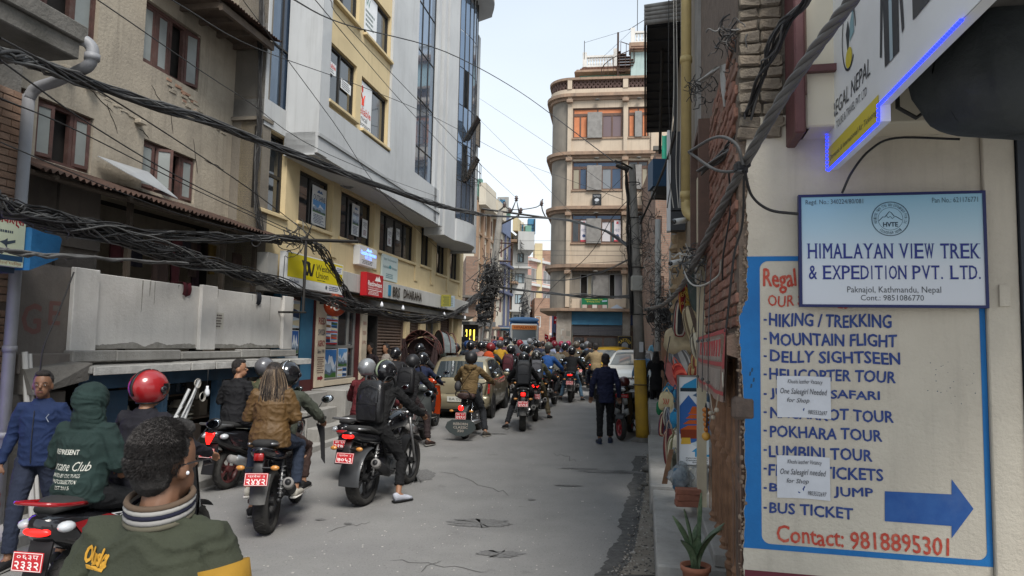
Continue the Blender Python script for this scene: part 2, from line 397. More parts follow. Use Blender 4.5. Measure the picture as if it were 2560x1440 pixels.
def lines(mb,u0,u1,z0,z1,y,n,m,r,fill=.55):
 "rows of small print as broken dashes"
 mb.use(m);dz=(z1-z0)/n
 for i in range(n):
  z=z1-dz*(i+.5);u=u0+(u1-u0)*r.random()*.08;e=u1-(u1-u0)*r.random()*.25
  while u<e:
   l=min((u1-u0)*(.05+.1*r.random()),e-u);mb.poly([(u,y,z-dz*fill/2),(u+l,y,z-dz*fill/2),(u+l,y,z+dz*fill/2),(u,y,z+dz*fill/2)]);u+=l+(u1-u0)*.03
def catenary(a,b,sag,n=14):
 a,b=Vector(a),Vector(b);return[a.lerp(b,i/n)-Vector((0,0,sag*4*(i/n)*(1-i/n))) for i in range(n+1)]
def spline(pts,n=6):
 "Catmull-Rom through points"
 P_=[Vector(p) for p in pts];P_=[P_[0]*2-P_[1]]+P_+[P_[-1]*2-P_[-2]];out=[]
 for i in range(1,len(P_)-2):
  for j in range(n):
   t=j/n;a,b,c,d=P_[i-1:i+3]
   out.append(.5*((2*b)+(c-a)*t+(2*a-5*b+4*c-d)*t*t+(3*b-a-3*c+d)*t**3))
 out.append(P_[-2]);return out
 # left row of the street
LP=Plane(-6.53,0,PI/2-math.radians(10.7))
def bricks(par,u0,u1,z0,z1,y,L_=.23,h=.075,j=.012,dep=.03,m=None,maxn=300,jit=.004,seed=1,skip=None,name='brick'):
 "bricks as parts sharing three meshes"
 r=random.Random(seed);ms=m if isinstance(m,list) else[m];protos=[]
 for k in range(3):
  for mm in ms:
   b=MB().use(mm);b.box(-(L_-j)/2,(L_-j)/2,0,dep,-(h-j)/2,(h-j)/2,.004)
   b.v=[(x+r.uniform(-jit,jit),yy+r.uniform(-jit,jit)*.6,z+r.uniform(-jit,jit)*.6) for x,yy,z in b.v]
   protos.append(b.mesh('brick'))
 n=0;row=0;z=z0+h/2
 extra=MB().use(ms[0])
 while z<z1-h*.3:
  u=u0+(L_/2 if row%2 else 0)
  if row%2:
   w=L_/2-j
   if not(skip and skip(u0+w/2,z)):extra.box(u0,u0+w,y-dep*.5,y+dep*.5,z-(h-j)/2,z+(h-j)/2)
  while u+L_*.5<u1+1e-6:
   l=min(L_,u1-u)
   cu=u+L_/2
   if not(skip and skip(cu,z)):
    if l>L_*.98 and n<maxn:
     o=obj_me(name,r.choice(protos),par,(cu,y-dep*.5+r.uniform(-1,1)*jit,z),(r.uniform(-.01,.01),r.uniform(-.012,.012),r.uniform(-.012,.012)));n+=1
    else:extra.box(u,u+l-j,y-dep*.5,y+dep*.5,z-(h-j)/2,z+(h-j)/2)
   u+=L_
  z+=h;row+=1
 if extra.f:extra.obj('brick_ends',None,par,kind='stuff')
 return n
def build_brick_house():
 t=LP.thing('brick_house','brown brick house at the left edge below a concrete balcony slab','house')
 bm=[mat('brick_a',(.27,.17,.115),.95,(.21,.13,.09),9,.6,60),mat('brick_b',(.23,.15,.105),.95,(.3,.2,.14),7,.6,60),mat('brick_c',(.31,.205,.145),.95,(.22,.14,.1),7,.6,60)]
 mb=MB().use(mat('mortar_dk',(.13,.105,.085),.95,bump=.5));mb.box(3.5,7.08,-.27,.9,0,4.3);mb.obj('wall',None,t)
 bricks(t,6.35,7.08,2.2,4.3,-.28,m=bm,seed=3)
 bricks(t,6.86,7.08,.1,2.18,-.28,L_=.11,m=bm,seed=5)
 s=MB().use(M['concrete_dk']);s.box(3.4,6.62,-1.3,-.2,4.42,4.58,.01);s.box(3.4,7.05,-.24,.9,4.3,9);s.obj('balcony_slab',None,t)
 s=MB().use(M['concrete_dk']);s.box(3.4,6.66,-1.34,-1.2,4.58,4.74,.01);s.obj('balcony_kerb',None,t)
 d=MB().use(mat('red_post',(.22,.03,.028),.6,(.14,.02,.02),4,.2));d.box(6.74,6.8,-.36,-.28,0,2.28);d.box(6.0,6.74,-.36,-.28,2.2,2.28);d.obj('door_frame',None,t)
 MB().use(mat('violet_lit',(.08,.04,.3),.5,emit=(.16,.08,1),es=.7)).box(6.1,6.62,-.33,-.29,.3,2.1).obj('door_light',None,t)
 p=MB().use(mat('pipe_grey',(.24,.245,.26),.5,(.2,.2,.21),3,.1));p.smooth=True
 p.tube([(6.97,-.42,0),(6.97,-.42,4.25)],.055,14);p.tube(spline([(6.97,-.42,4.22),(6.97,-.5,4.32),(6.93,-.75,4.36),(6.75,-1.2,4.38),(6.70,-1.33,4.40),(6.69,-1.37,4.47),(6.69,-1.36,4.56),(6.66,-1.30,4.62),(6.62,-1.2,4.63)],5),.055,14)
 for z in(.9,1.72,3.1):p.tube([(6.97,-.42,z),(6.97,-.42,z+.06)],.064,14)
 p.tube([(6.69,-1.37,4.44),(6.69,-1.37,4.50)],.066,14)
 p.obj('rain_pipe',None,t)
 return t
build_brick_house()
def build_old_house():
 t=LP.thing('old_house','old weathered plaster house with brown casement windows, rusty lean-to roof and white terrace parapet','house')
 Y=.57
 holes=[(8.05,8.9,3.95,4.68),(9.82,11.0,3.98,4.7),(9.70,10.95,5.78,6.70),(7.35,8.86,5.6,6.5),(8.95,11.75,1.5,3.72),(7.3,7.9,3.9,4.7)]
 mb=MB().use(M['old_plaster']);wall_holes(mb,7.09,11.93,1.4,9.0,holes,Y,.22)
 mb.obj('wall',None,t)
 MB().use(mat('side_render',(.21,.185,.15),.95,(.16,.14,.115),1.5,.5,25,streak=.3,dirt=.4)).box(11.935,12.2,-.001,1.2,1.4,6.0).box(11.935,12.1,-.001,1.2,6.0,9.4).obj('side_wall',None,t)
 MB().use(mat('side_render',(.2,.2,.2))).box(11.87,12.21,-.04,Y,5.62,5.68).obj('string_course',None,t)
 r=random.Random(4);c=MB().use(M['old_plaster'])
 for a,b,s in((8.7,5.05,.12),(9.6,4.85,.1),(8.3,5.1,.05)):
  c.box(a,a+.14,Y-.1,Y,b,b+.06,.01)
 c.pieces('beam_stub',t)
 ex=MB()
 for i in range(42):
  u=10.2+r.random()*1.6;z=5.62-(u-10.2)*.18+r.uniform(-.09,.09)
  ex.use(r.choice([mat('brick_pale',(.36,.21,.14),.95,(.28,.17,.12),8,.5),M['old_plaster']])).box(u,u+r.uniform(.05,.16),Y-r.uniform(.005,.02),Y+.02,z,z+.045,.006)
 for i in range(26):
  u=8.3+r.random()*1.2;z=5.12-(u-8.3)*.16+r.uniform(-.02,.02)
  ex.use(M['old_plaster']).box(u,u+r.uniform(.03,.14),Y-r.uniform(.004,.014),Y+.02,z,z+.02,.004)
 o=ex.obj('broken_plaster',None,t,kind='stuff')
 ck=MB().use(mat('crack',(.05,.042,.035),1));
 for(u,z,n,sx,sz) in((8.6,5.1,9,.07,-.03),(9.1,4.95,7,.03,-.05),(9.9,5.5,8,.05,-.03),(10.3,5.3,6,.02,-.05),(10.9,5.0,8,.02,-.06),(9.7,4.8,5,.06,-.01),(11.2,4.75,7,.07,-.005)):
  pts=[(u,z)]
  for _ in range(n):pts.append((pts[-1][0]+sx*r.uniform(.4,1.5),pts[-1][1]+sz+r.uniform(-.02,.02)))
  ck.tube([(a,Y-.001,b) for a,b in pts],[.003]+[.007]*(n-1)+[.002],4)
 ck.obj('plaster_crack',None,t,kind='stuff')
 def casement(u0,u1,z0,z1,k,openers=()):
  w=MB().use(M['frame_red']);yy=Y+.06
  frame_box(w,u0,u1,z0,z1,yy,yy+.07,.05)
  for q in range(1,k):uu=u0+(u1-u0)*q/k;w.box(uu-.025,uu+.025,yy+.004,yy+.066,z0+.05,z1-.05)
  wo=w.obj('window',None,t)
  for q in range(k):
   a=u0+(u1-u0)*q/k+.03;b=u0+(u1-u0)*(q+1)/k-.03;ang=dict(openers).get(q)
   if ang is None:s=MB().use(M['frame_red']);frame_box(s,a,b,z0+.05,z1-.05,yy+.01,yy+.045,.04);s.use(M['glass_old']).box(a+.04,b-.04,yy+.02,yy+.03,z0+.09,z1-.09);s.obj('sash',None,wo)
   elif ang=='void':continue
   else:
    mtx=Matrix.Translation((a,yy,0))@Matrix.Rotation(-ang,4,'Z');s=MB().use(M['frame_red']);L_=b-a
    for args in((0,.04,0,.035,z0+.05,z1-.05),(L_-.04,L_,0,.035,z0+.05,z1-.05),(.04,L_-.04,0,.035,z0+.05,z0+.09),(.04,L_-.04,0,.035,z1-.09,z1-.05)):s.box(*args,mtx=mtx)
    s.use(M['glass_old']).box(.04,L_-.04,.012,.022,z0+.09,z1-.09,mtx=mtx);s.obj('sash',None,wo)
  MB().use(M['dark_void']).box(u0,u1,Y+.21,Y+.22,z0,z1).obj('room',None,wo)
 casement(7.3,7.9,3.9,4.7,2)
 casement(8.05,8.9,3.95,4.68,3,((0,.25),(1,'void'),(2,.2)))
 casement(9.82,11.0,3.98,4.7,4,((0,.12),(1,.9),(2,'void'),(3,.15)))
 casement(9.70,10.95,5.78,6.70,4,((2,'void'),(3,.3)))
 casement(7.35,8.86,5.6,6.5,4,((2,'void'),))
 e=MB().use(mat('eave_wood',(.13,.1,.075),.9,(.08,.06,.05),5,.4));e.box(10.4,11.9,-.16,-.1,6.82,6.93);e.box(9.6,11.93,-.1,Y,6.95,6.99)
 for q in range(4):e.box(10.4+q*.47,10.46+q*.47,-.1,Y,6.86,6.95)
 e.obj('eave',None,t)
 c=MB().use(M['rust']);corrugated(c,10.3,11.95,-.28,6.97,Y,7.2);c.obj('eave_sheet',None,t)
 c=MB().use(M['rust']);corrugated(c,7.25,12.35,-.34,3.60,Y,3.92,pitch=.09,amp=.02);c.obj('lean_to_sheet',None,t,label='rusty corrugated sheet roof over the terrace')
 b=MB().use(mat('pole_wood',(.08,.06,.045),.9,(.05,.04,.03),6,.3))
 for u in(7.5,8.6,9.7,10.8,11.9):b.tube([(u,-.3,3.55),(u,Y+.1,3.86)],.03,8)
 b.tube([(7.25,-.22,3.56),(12.3,-.22,3.54)],.032,8)
 for u in(8.93,10.95,11.85):b.box(u,u+.06,-.02,.04,1.6,3.6)
 b.obj('roof_frame',None,t)
 s=MB().use(mat('tin_sheet',(.42,.44,.46),.45,(.34,.35,.36),3,.1,metal=.3));s.add([(8.98,.1,3.98),(9.98,.1,3.86),(9.86,.5,4.22),(8.92,.5,4.2),(8.98,.1,3.97),(9.98,.1,3.85),(9.86,.5,4.21),(8.92,.5,4.19)],[(0,1,2,3),(4,7,6,5),(0,4,5,1),(1,5,6,2),(2,6,7,3),(3,7,4,0)]);s.obj('loose_tin_sheet',None,t)
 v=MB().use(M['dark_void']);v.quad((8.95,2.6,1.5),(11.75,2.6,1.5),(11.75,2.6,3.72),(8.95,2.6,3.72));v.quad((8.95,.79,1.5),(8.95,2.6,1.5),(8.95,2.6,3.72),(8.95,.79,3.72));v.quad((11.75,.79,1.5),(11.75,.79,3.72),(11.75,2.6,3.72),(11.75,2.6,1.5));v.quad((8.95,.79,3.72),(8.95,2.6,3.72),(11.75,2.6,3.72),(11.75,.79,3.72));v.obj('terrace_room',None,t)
 w=MB().use(M['brown_plaster']);w.box(7.1,8.93,.42,.565,1.5,3.85);w.box(7.1,7.8,-.3,.42,1.7,2.62);w.box(7.1,7.78,-.4,.5,1.5,1.7,.01)
 for u in(7.5,8.25):w.box(u,u+.1,.38,.42,2.62,3.85)
 w.box(7.1,8.9,.36,.42,2.95,3.06);w.obj('side_panel',None,t)
 g=MB().use(mat('graffiti_red',(.15,.075,.065),.9));text(g,'G',7.2,7.42,1.9,2.2,-.3015,bold=.02);text(g,'E',7.52,7.66,2.0,2.24,-.3015,bold=.02);g.obj('graffiti',None,t)
 w=MB().use(M['white_old']);w.box(7.80,12.58,-.3,-.16,1.74,2.60,.006);o=w.obj('parapet',None,t)
 w=MB().use(M['white_old'])
 for a,b in((7.76,8.12),(10.0,10.36),(12.28,12.6)):w.box(a,b,-.36,-.301,1.72,2.63,.008)
 w.pieces('parapet_pier',t)
 st=MB().use(mat('mould',(.34,.325,.295),.95,(.20,.19,.165),9,.4))
 for a,b in((8.13,9.99),(10.37,12.27)):
  n=70;pts=[(a+(b-a)*i/n,1.775+.05*(.5+mnoise.noise(Vector((i*.11,a,0))))+.012*mnoise.noise(Vector((i*.6,a,3)))) for i in range(n+1)];st.prism([(a,1.745),(b,1.745)]+pts[::-1],-.303,-.3005)
 for k in range(9):u_=r.uniform(8.2,12);z_=r.uniform(2.2,2.59);st.prism([(u_,2.59),(u_+r.uniform(.01,.03),2.59),(u_+.012,z_),(u_+.006,z_-.03)],-.302,-.3005)
 st.pieces('wall_stain',t)
 w=MB().use(M['concrete'])
 for a,b in((7.72,8.35),(8.36,9.5),(9.52,10.9),(10.92,11.75),(11.76,12.62)):w.box(a,b,-.44,-.31,1.60,1.72+r.uniform(-.02,.015),.012)
 w.pieces('plinth_block',t)
 for i,(a,b) in enumerate(((7.72,9.35),(9.36,9.88),(9.89,11.3),(11.31,12.68))):
  w=MB().use(M['concrete']);w.box(a,b,-.68+r.uniform(-.01,.01),.5,1.485,1.575+r.uniform(-.012,.008),.01)
  w.use(mat('ledge_white',(.55,.54,.51),.9,(.36,.35,.33),6,.4,40,dirt=.6,dcol=(.2,.19,.17))).box(a+.012,b-.004,-.7,-.688,1.47,1.56,.004);w.obj('ledge_slab',None,t)
 w=MB().use(M['concrete_dk']);w.add([(7.15,-.55,1.3),(7.75,-.62,1.42),(7.75,.4,1.42),(7.15,.4,1.3),(7.12,-.45,1.55),(7.75,-.66,1.60),(7.75,.4,1.66),(7.12,.4,1.7)],[(0,3,2,1),(4,5,6,7),(0,1,5,4),(1,2,6,5),(2,3,7,6),(3,0,4,7)]);w.obj('broken_slab',None,t)
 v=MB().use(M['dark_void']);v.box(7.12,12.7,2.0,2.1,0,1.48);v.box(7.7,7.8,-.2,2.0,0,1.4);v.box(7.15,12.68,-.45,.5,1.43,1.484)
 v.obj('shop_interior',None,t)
 w=MB().use(M['concrete_dk']);w.box(7.1,7.75,-.36,.3,0,1.3,.01);w.obj('shop_pier',None,t)
 w=MB().use(mat('blue_dk',(.03,.075,.13),.7,(.02,.05,.09),4,.2,dirt=.4));w.box(7.8,12.66,-.5,-.46,1.30,1.46)
 for u in(9.1,10.25,11.5,12.55):w.box(u,u+.1,-.5,-.40,0,1.3)
 w.box(8.3,8.75,-.3,-.26,.1,1.25);w.obj('shop_front',None,t)
 return t
build_old_house()
def shop_goods():
 r=random.Random(11)
 P_=LP
 t=P_.thing('goods_shelf','crowded dark shelf of pans and boxes inside the basement shop','shelf')
 m=MB().use(mat('shelf_wood',(.10,.07,.05),.8))
 for z in(.35,.75,1.1):m.box(8.9,12.45,-.24,.1,z,z+.02)
 m.pieces('shelf_board',t)
 for k in range(70):
  u=8.95+r.random()*3.3;z=r.choice((.02,.37,.77,1.12));c=r.choice(['5a5f63','3a3f44','75695a','2f4658','8a8a84','6b4a35','4a5a50','9a9a92']);w=r.uniform(.05,.13);h=min(r.uniform(.06,.26),1.4-z)
  b=MB().use(cm(c,.6))
  if r.random()<.5:b.smooth=True;b.lathe([(w*.7,0),(w*.8,h*.7),(w*.6,h),(0.001,h)],12,Matrix.Translation((u,-.08,z+.001)))
  else:b.box(u-w,u+w,-.2,.02,z+.001,z+h,.004)
  b.obj('tin' if k%2 else 'carton',None,t)
 for k in range(5):
  b=MB().use(cm(['8f8c80','6d6a60','a09a8a','57544c','8a8272'][k],.8));b.smooth=True;b.lathe([(.001,.0),(.17,0),(.17,.015),(.1,.03),(.09,.09),(.001,.1)],18,Matrix.Translation((9.95,-.15,.72+.055*k)))
  tag(b.obj('straw_hat',None,None),'pale brimmed hat in the stack at the basement shop, %s from the top'%['fifth','fourth','third','second','first'][k],'hat','hats stacked at the shop').matrix_world=Matrix.Translation(P_.o)@Matrix.Rotation(P_.a,4,'Z')
 b=MB().use(cm('4a4038')).box(9.7,10.15,-.35,.1,0,.70,.01);tag(b.obj('stool',None),'dark low counter block carrying the stack of hats','counter').matrix_world=Matrix.Translation(P_.o)@Matrix.Rotation(P_.a,4,'Z')
 for k in range(7):
  a=(8.85+.05*k,-.42-.03*k,.35);e=(9.12+.065*k,-.72,.92+.05*(k%4)+.055*k)
  b=MB().use(mat('pvc',(.55,.56,.56),.4));b.tube([a,e],.014+.006*(k%3==0),6)
  o=tag(b.obj('plastic_trunking',None),'white plastic trunking length leaning from the basement shop, %s from the left'%ORD[k],'trunking','white trunking lengths at the basement shop');o.matrix_world=Matrix.Translation(P_.o)@Matrix.Rotation(P_.a,4,'Z')
 for k,(u,z) in enumerate(((9.46,1.30),(9.58,1.12))):
  b=MB().use(M['cable_light']);b.smooth=True
  for q in range(4):b.tube([(u+(.05+.004*q)*math.cos(a*PI/10),-.72-.006*q,z+(.05+.004*q)*math.sin(a*PI/10)) for a in range(20)],.0028,5,closed=True)
  o=tag(b.obj('wire_coil',None),['upper','lower'][k]+' coil of white flex hung by the leaning trunking','coil','coils of white flex');o.matrix_world=Matrix.Translation(P_.o)@Matrix.Rotation(P_.a,4,'Z')
 b=MB().use(M['bulb']);b.smooth=True;b.lathe([(.001,-.06),(.025,-.052),(.036,-.02),(.03,.02),(.018,.05),(.017,.08),(.001,.082)],14,Matrix.Translation((9.72,-.7,1.17)))
 b.use(M['cable']).tube([(9.72,-.7,1.25),(9.72,-.7,1.47)],.004,5)
 o=tag(b.obj('light_bulb',None),'white unlit bulb hanging under the ledge of the basement shop','bulb');o.matrix_world=Matrix.Translation(P_.o)@Matrix.Rotation(P_.a,4,'Z')
 for k in range(16):
  u=9.2+k*.2+r.random()*.1;h=r.uniform(.12,.4);c=r.choice(['a7a9a8','6c7276','3f4a55','8b857a','2c2c2c','7e8f9a'])
  b=MB().use(cm(c,.5));b.box(u,u+r.uniform(.04,.12),-.3,-.28,1.38-h,1.38);o=tag(b.obj('hanging_packet',None),'small %s packet strung below the blue shop front, %s counting from the left'%({'2c2c2c':'black','3f4a55':'slate','6c7276':'grey'}.get(c,'pale'),ORD[k]),'packet','packets hung in the basement shop');o.matrix_world=Matrix.Translation(P_.o)@Matrix.Rotation(P_.a,4,'Z')
 for k in range(14):
  u=9.1+k*.18+r.random()*.1;h=r.uniform(.3,.7);w=r.uniform(.12,.3);c=r.choice(['2a2730','3d2a30','6a5524','1f2a33','4a3a34','59282d','30343a'])
  yk=.15+r.random()*.4;zt=3.35+r.uniform(-.1,.1)
  b=MB().use(cm(c,.9));b.smooth=True;b.grid(lambda a,q:(u+w*a,yk+.025*math.sin(a*9+k)*q,zt-h*q),8,5);b.grid(lambda a,q:(u+w*a,yk+.02+.025*math.sin(a*9+k)*q,zt-h*q),8,5)
  o=tag(b.obj('hanging_cloth',None),'dim '+{'6a5524':'ochre','59282d':'dark red'}.get(c,'dark')+' garment hanging in the shaded terrace, %s from the left'%ORD[k],'cloth','laundry under the lean-to roof');o.matrix_world=Matrix.Translation(P_.o)@Matrix.Rotation(P_.a,4,'Z')
 for u,w,h,c,lab in((9.62,.16,.2,'4d1620','dark red cloth hung over the white parapet'),(11.45,.12,.22,'23262e','dark navy cloth hung over the white parapet near its right end')):
  b=MB().use(cm(c,.9));b.smooth=True
  b.grid(lambda a,q:(u+w*a,-.318-.012*math.sin(a*7)-.02*math.sin(PI*q),2.63-h*q*(1-.35*abs(a-.5))),8,8);b.grid(lambda a,q:(u+w*a,-.318+.17*q,2.63+.006*math.sin(a*7)),8,3)
  o=tag(b.obj('cloth',None),lab,'cloth');o.matrix_world=Matrix.Translation(P_.o)@Matrix.Rotation(P_.a,4,'Z')
 b=MB().use(cm('c9c6bb',.6)).box(10.38,10.62,-.303,-.3015,2.02,2.26);lines(b,10.4,10.6,2.04,2.24,-.3035,5,flatcol('4a3a3a'),r);o=tag(b.obj('paper_notice',None),'small paper notice with lines of print pasted on the white parapet','notice');o.matrix_world=Matrix.Translation(P_.o)@Matrix.Rotation(P_.a,4,'Z')
shop_goods()
def build_office():
 t=LP.thing('office_building','yellow and light grey office block with glass strips and an overhanging upper bay','building')
 r=random.Random(8)
 ws=[(11.93,12.8,4.11,5.53,1),(13.3,14.68,4.12,5.14,1),(15.15,16.99,4.1,5.14,2),(17.43,20.14,4.12,5.15,4),(20.72,21.66,4.14,5.3,1),(22.28,23.4,4.06,5.1,2),(23.85,25.0,4.03,5.0,2)]
 holes=[w[:4] for w in ws]
 mb=MB().use(M['yellow_wall']);wall_holes(mb,11.935,25.6,2.75,5.7,holes,0,.16);mb.box(25.2,25.6,.01,8,2.75,5.69);mb.obj('wall',None,t)
 for a,b,c,d,n in ws:
  cols={1:(.45,),2:(.33,.62),4:(.25,.5,.75)}[n]
  window(t,a,b,c,d,.1,M['frame_dk'],cols,fw=.055,gm=M['glass_dark'],rows=(.48,) if a<12 else())
  s=MB().use(M['yellow_wall']);s.box(a-.06,b+.06,-.05,.02,c-.07,c-.001,.008);s.obj('sill',None,t)
  if n>1 or a>13:MB().use(M['yellow_wall']).box(b+.02,min(b+.3,25.6),-.03,-.002,c-.5,d+.12).obj('pilaster',None,t)
 pw=[(14.0,14.62,4.2,4.98,'OUTSHINE'),(15.95,16.35,4.28,5.0,'Himalayan'),(16.55,16.85,4.32,4.75,None),(18.2,18.5,4.35,4.8,None),(18.85,19.1,4.6,4.9,None)]
 for a,b,c,d,s in pw:
  m=MB().use(M['white_sign']);m.box(a,b,.085,.095,c,d);m.use(flatcol('c9d3dc'))
  if s:
   poster(m,a+.03,b-.03,c+.25,c+.5,.083,'mount',r);text(m.use(flatcol('2a3f63')),s,a+.05,b-.05,d-.28,d-.17,.083,bold=.01);m.use(flatcol('2a3f63'));lines(m,a+.06,b-.06,c+.03,c+.22,.0835,6,flatcol('3a4f73'),r)
   m.use(flatcol('2a5f93')).poly([(a+(b-a)*q,.083,d-.12+h_) for q,h_ in((.3,0),(.45,.07),(.55,.03),(.62,.06),(.75,0))])
  else:text(m.use(flatcol('4a4a58')),'대한',a+.04,b-.04,d-.2,d-.06,.083);lines(m,a+.05,b-.05,c+.05,d-.25,.0835,4,flatcol('77304a'),r)
  o=m.obj('window_poster',None);o.matrix_world=Matrix.Translation(LP.o)@Matrix.Rotation(LP.a,4,'Z')
  tag(o,{'OUTSHINE':'tall white trekking poster with navy heading in the second office window','Himalayan':'tall white travel poster with mountain photo in the third office window'}.get(s,'small pale poster behind the dark office window'+{16.55:' beside the travel poster',18.2:' left in the wide window',18.85:' right in the wide window'}.get(a,'')),'poster')
 g=MB().use(M['grey_clad']);wall_holes(g,11.935,13.0,5.7,12.5,[(12.02,12.9,6.02,12.3)],-.02,.12,outer=.6);g.box(11.935,13.0,-.02,.3,5.55,5.7)
 g.obj('left_cladding',None,t)
 w=MB().use(M['frame_dk']);
 for z in(7.1,8.4,9.7):w.box(12.02,12.9,.0,.05,z-.015,z+.015)
 w.box(12.44,12.47,.002,.05,6.02,12.3);wo=w.obj('glass_strip',None,t)
 for z0,z1 in((6.02,7.09),(7.11,8.39),(8.41,9.69),(9.71,12.3)):
  for u0,u1 in((12.02,12.44),(12.47,12.9)):MB().use(M['glass_blue_dk'] if u0>12.2 else M['glass_blue']).box(u0,u1,.03,.04,z0,z1).obj('pane',None,wo)
 B=-.6
 hb=[(13.05,14.36,6.36,7.5),(14.62,16.15,6.30,7.42),(13.05,14.36,8.35,9.4),(14.62,16.15,8.35,9.4),(13.05,14.36,10.3,11.4),(14.62,16.15,10.3,11.4)]
 g=MB().use(M['grey_clad']);g.box(12.66,13.03,B-.06,B+.6,5.24,13);g.box(13.03,20.2,B-.06,B-.001,5.22,6.2);g.box(16.2,18.0,B-.06,B,6.2,13)
 g.box(12.66,20.2,B+.001,-.001,5.20,5.62)
 g.use(M['grey_clad2']);g.box(12.64,20.22,B-.09,B-.061,5.54,5.60)
 g.obj('bay_cladding',None,t)
 g=MB().use(M['yellow_wall']);wall_holes(g,13.03,16.2,6.2,13,hb,B,.12,outer=.55);g.obj('bay_wall',None,t)
 for a,b,c,d in hb:
  window(t,a,b,c,d,B+.07,M['frame_dk'],(.5,) if a<14 else(.48,),fw=.05,gm=M['glass_dark'])
  s=MB().use(M['yellow_wall']);s.box(a-.03,b+.05,B-.09,B-.001,c-.06,c-.002,.006);s.obj('sill',None,t)
 def sign(name,lab,cat,fn):
  m=MB();fn(m);o=m.obj(name,None);o.matrix_world=Matrix.Translation(LP.o)@Matrix.Rotation(LP.a,4,'Z');tag(o,lab,cat);return o
 def f(m):
  y=B+.055;m.use(M['white_sign']).box(14.66,15.32,y,y+.01,6.36,7.36);y-=.001
  m.use(flatcol('c8402c'));m.poly([(14.8+.05*math.cos(a),y,7.2+.08*math.sin(a)) for a in[k*PI/6 for k in range(12)]])
  m.tube([(14.72,y,7.1),(14.8,y,6.98),(14.8,y,6.85)],.02,4);m.tube([(14.92,y,7.08),(14.86,y,6.98),(14.86,y,6.85)],.02,4)
  text(m,'eliable',14.68,15.28,6.66,6.82,y,bold=.02);m.use(flatcol('3a3f46'));text(m,'linical',14.68,15.1,6.53,6.64,y,bold=.01);text(m,'aboratory',14.68,15.28,6.38,6.51,y,bold=.01)
 sign('laboratory_poster','white laboratory poster with a red hands emblem filling half a yellow bay window','poster',f)
 def f(m):
  y=B+.055;m.use(M['white_sign']).box(13.08,13.5,y,y+.01,6.95,7.18);m.use(flatcol('c8402c'));text(m,'Reliable',13.1,13.48,7.06,7.16,y-.001,bold=.02);lines(m,13.1,13.48,6.97,7.05,y-.001,2,flatcol('555555'),r)
 sign('laboratory_sticker','small white sticker with red lettering in the left bay window','sticker',f)
 def f(m):
  y=B+.055;m.use(M['white_sign']).box(13.76,14.22,y,y+.01,6.84,7.04);lines(m,13.78,14.2,6.86,7.02,y-.001,4,flatcol('555555'),r)
 sign('paper_notice','white landscape notice stuck in the left bay window','notice',f)
 def f(m):
  y=B+.055;m.use(M['white_sign']).box(14.7,15.45,y,y+.01,8.5,9.35);text(m.use(flatcol('2b6b5a')),'W',14.8,15.05,9.05,9.25,y-.001);lines(m,14.8,15.35,8.6,9.0,y-.001,4,flatcol('5a6a66'),r)
 sign('window_banner','pale banner with a green W in the top yellow bay window','banner',f)
 g=MB().use(M['grey_clad']);g.box(18.0,19.75,B+.02,B+.4,5.63,6.15);g.obj('strip_base',None,t)
 w=MB().use(M['frame_dk'])
 for u in(18.0,18.6,19.15,19.7):w.box(u-.012,u+.012,B+.03,B+.09,6.15,13)
 zz=[6.15,7.0,8.3,9.6,10.9,12.2,13]
 for z in zz[1:-1]:w.box(18.01,19.7,B+.034,B+.086,z-.012,z+.012)
 wo=w.obj('glass_strip',None,t)
 for i in range(3):
  for j in range(6):MB().use(M['glass_blue']).box((18.0,18.6,19.15)[i]+.012,(18.6,19.15,19.7)[i]-.012,B+.05,B+.06,zz[j]+.012,zz[j+1]-.012).obj('pane',None,wo)
 g=MB().use(M['grey_clad']);g.box(19.72,19.95,B-.06,B+.5,5.25,13.5);g.use(M['grey_clad2']).box(19.96,20.2,B+.1,B+.5,5.25,13.5);g.use(M['grey_clad']).box(20.2,20.45,B-.1,B+.5,5.2,13.5);g.use(M['grey_clad2']).box(20.46,20.62,B+.05,B+.5,5.25,13.5);g.use(M['grey_clad']).box(20.62,21.75,B-.12,B+.5,5.0,13.5)
 g.pieces('fin',t)
 def arc(q):
  return 21.75+2.45*q,B-.12-.22*math.sin(PI*min(1,q*1.02))+.25*max(0,q-.6)
 nseg=8;wo=MB().use(M['frame_dk'])
 zz=[5.7,6.9,8.1,9.3,10.5,11.7,12.9]
 for i in range(nseg+1):
  a=arc(i/nseg);wo.box(a[0]-.015,a[0]+.015,a[1]-.015,a[1]+.03,5.7,13.2)
 fo=wo.obj('curved_glass',None,t)
 for i in range(nseg):
  a,b=arc(i/nseg),arc((i+1)/nseg)
  for j in range(6):
   if i==1 and j in(1,3):continue
   z0,z1=zz[j]+.015,zz[j+1]-.015
   MB().use(M['glass_blue']).prism([(a[0],a[1]),(b[0],b[1]),(b[0],b[1]+.02),(a[0],a[1]+.02)],z0,z1,axis='z').obj('pane',None,fo)
 g=MB().use(M['grey_clad']);n=12;pts=[(21.75+2.45*i/n,arc(i/n)[1]-.05) for i in range(n+1)]
 g.prism(pts+[(24.2,.3),(21.75,.3)],5.0,5.68,axis='z');g.obj('curved_apron',None,t)
 g=MB().use(M['grey_clad']);g.prism([(a,b-.5) for a,b in pts]+[(24.5,-.6),(24.5,0),(21.75,0)],13.2,13.6,axis='z');g.obj('roof_rim',None,t)
 g=MB().use(M['grey_clad2']);g.box(24.21,24.5,B-.12,1,4.95,12.6);g.box(21.76,24.2,0.3,.5,5.7,13.2);g.box(12.0,24.4,1.0,8,5.7,13.3);g.obj('rear_mass',None,t)
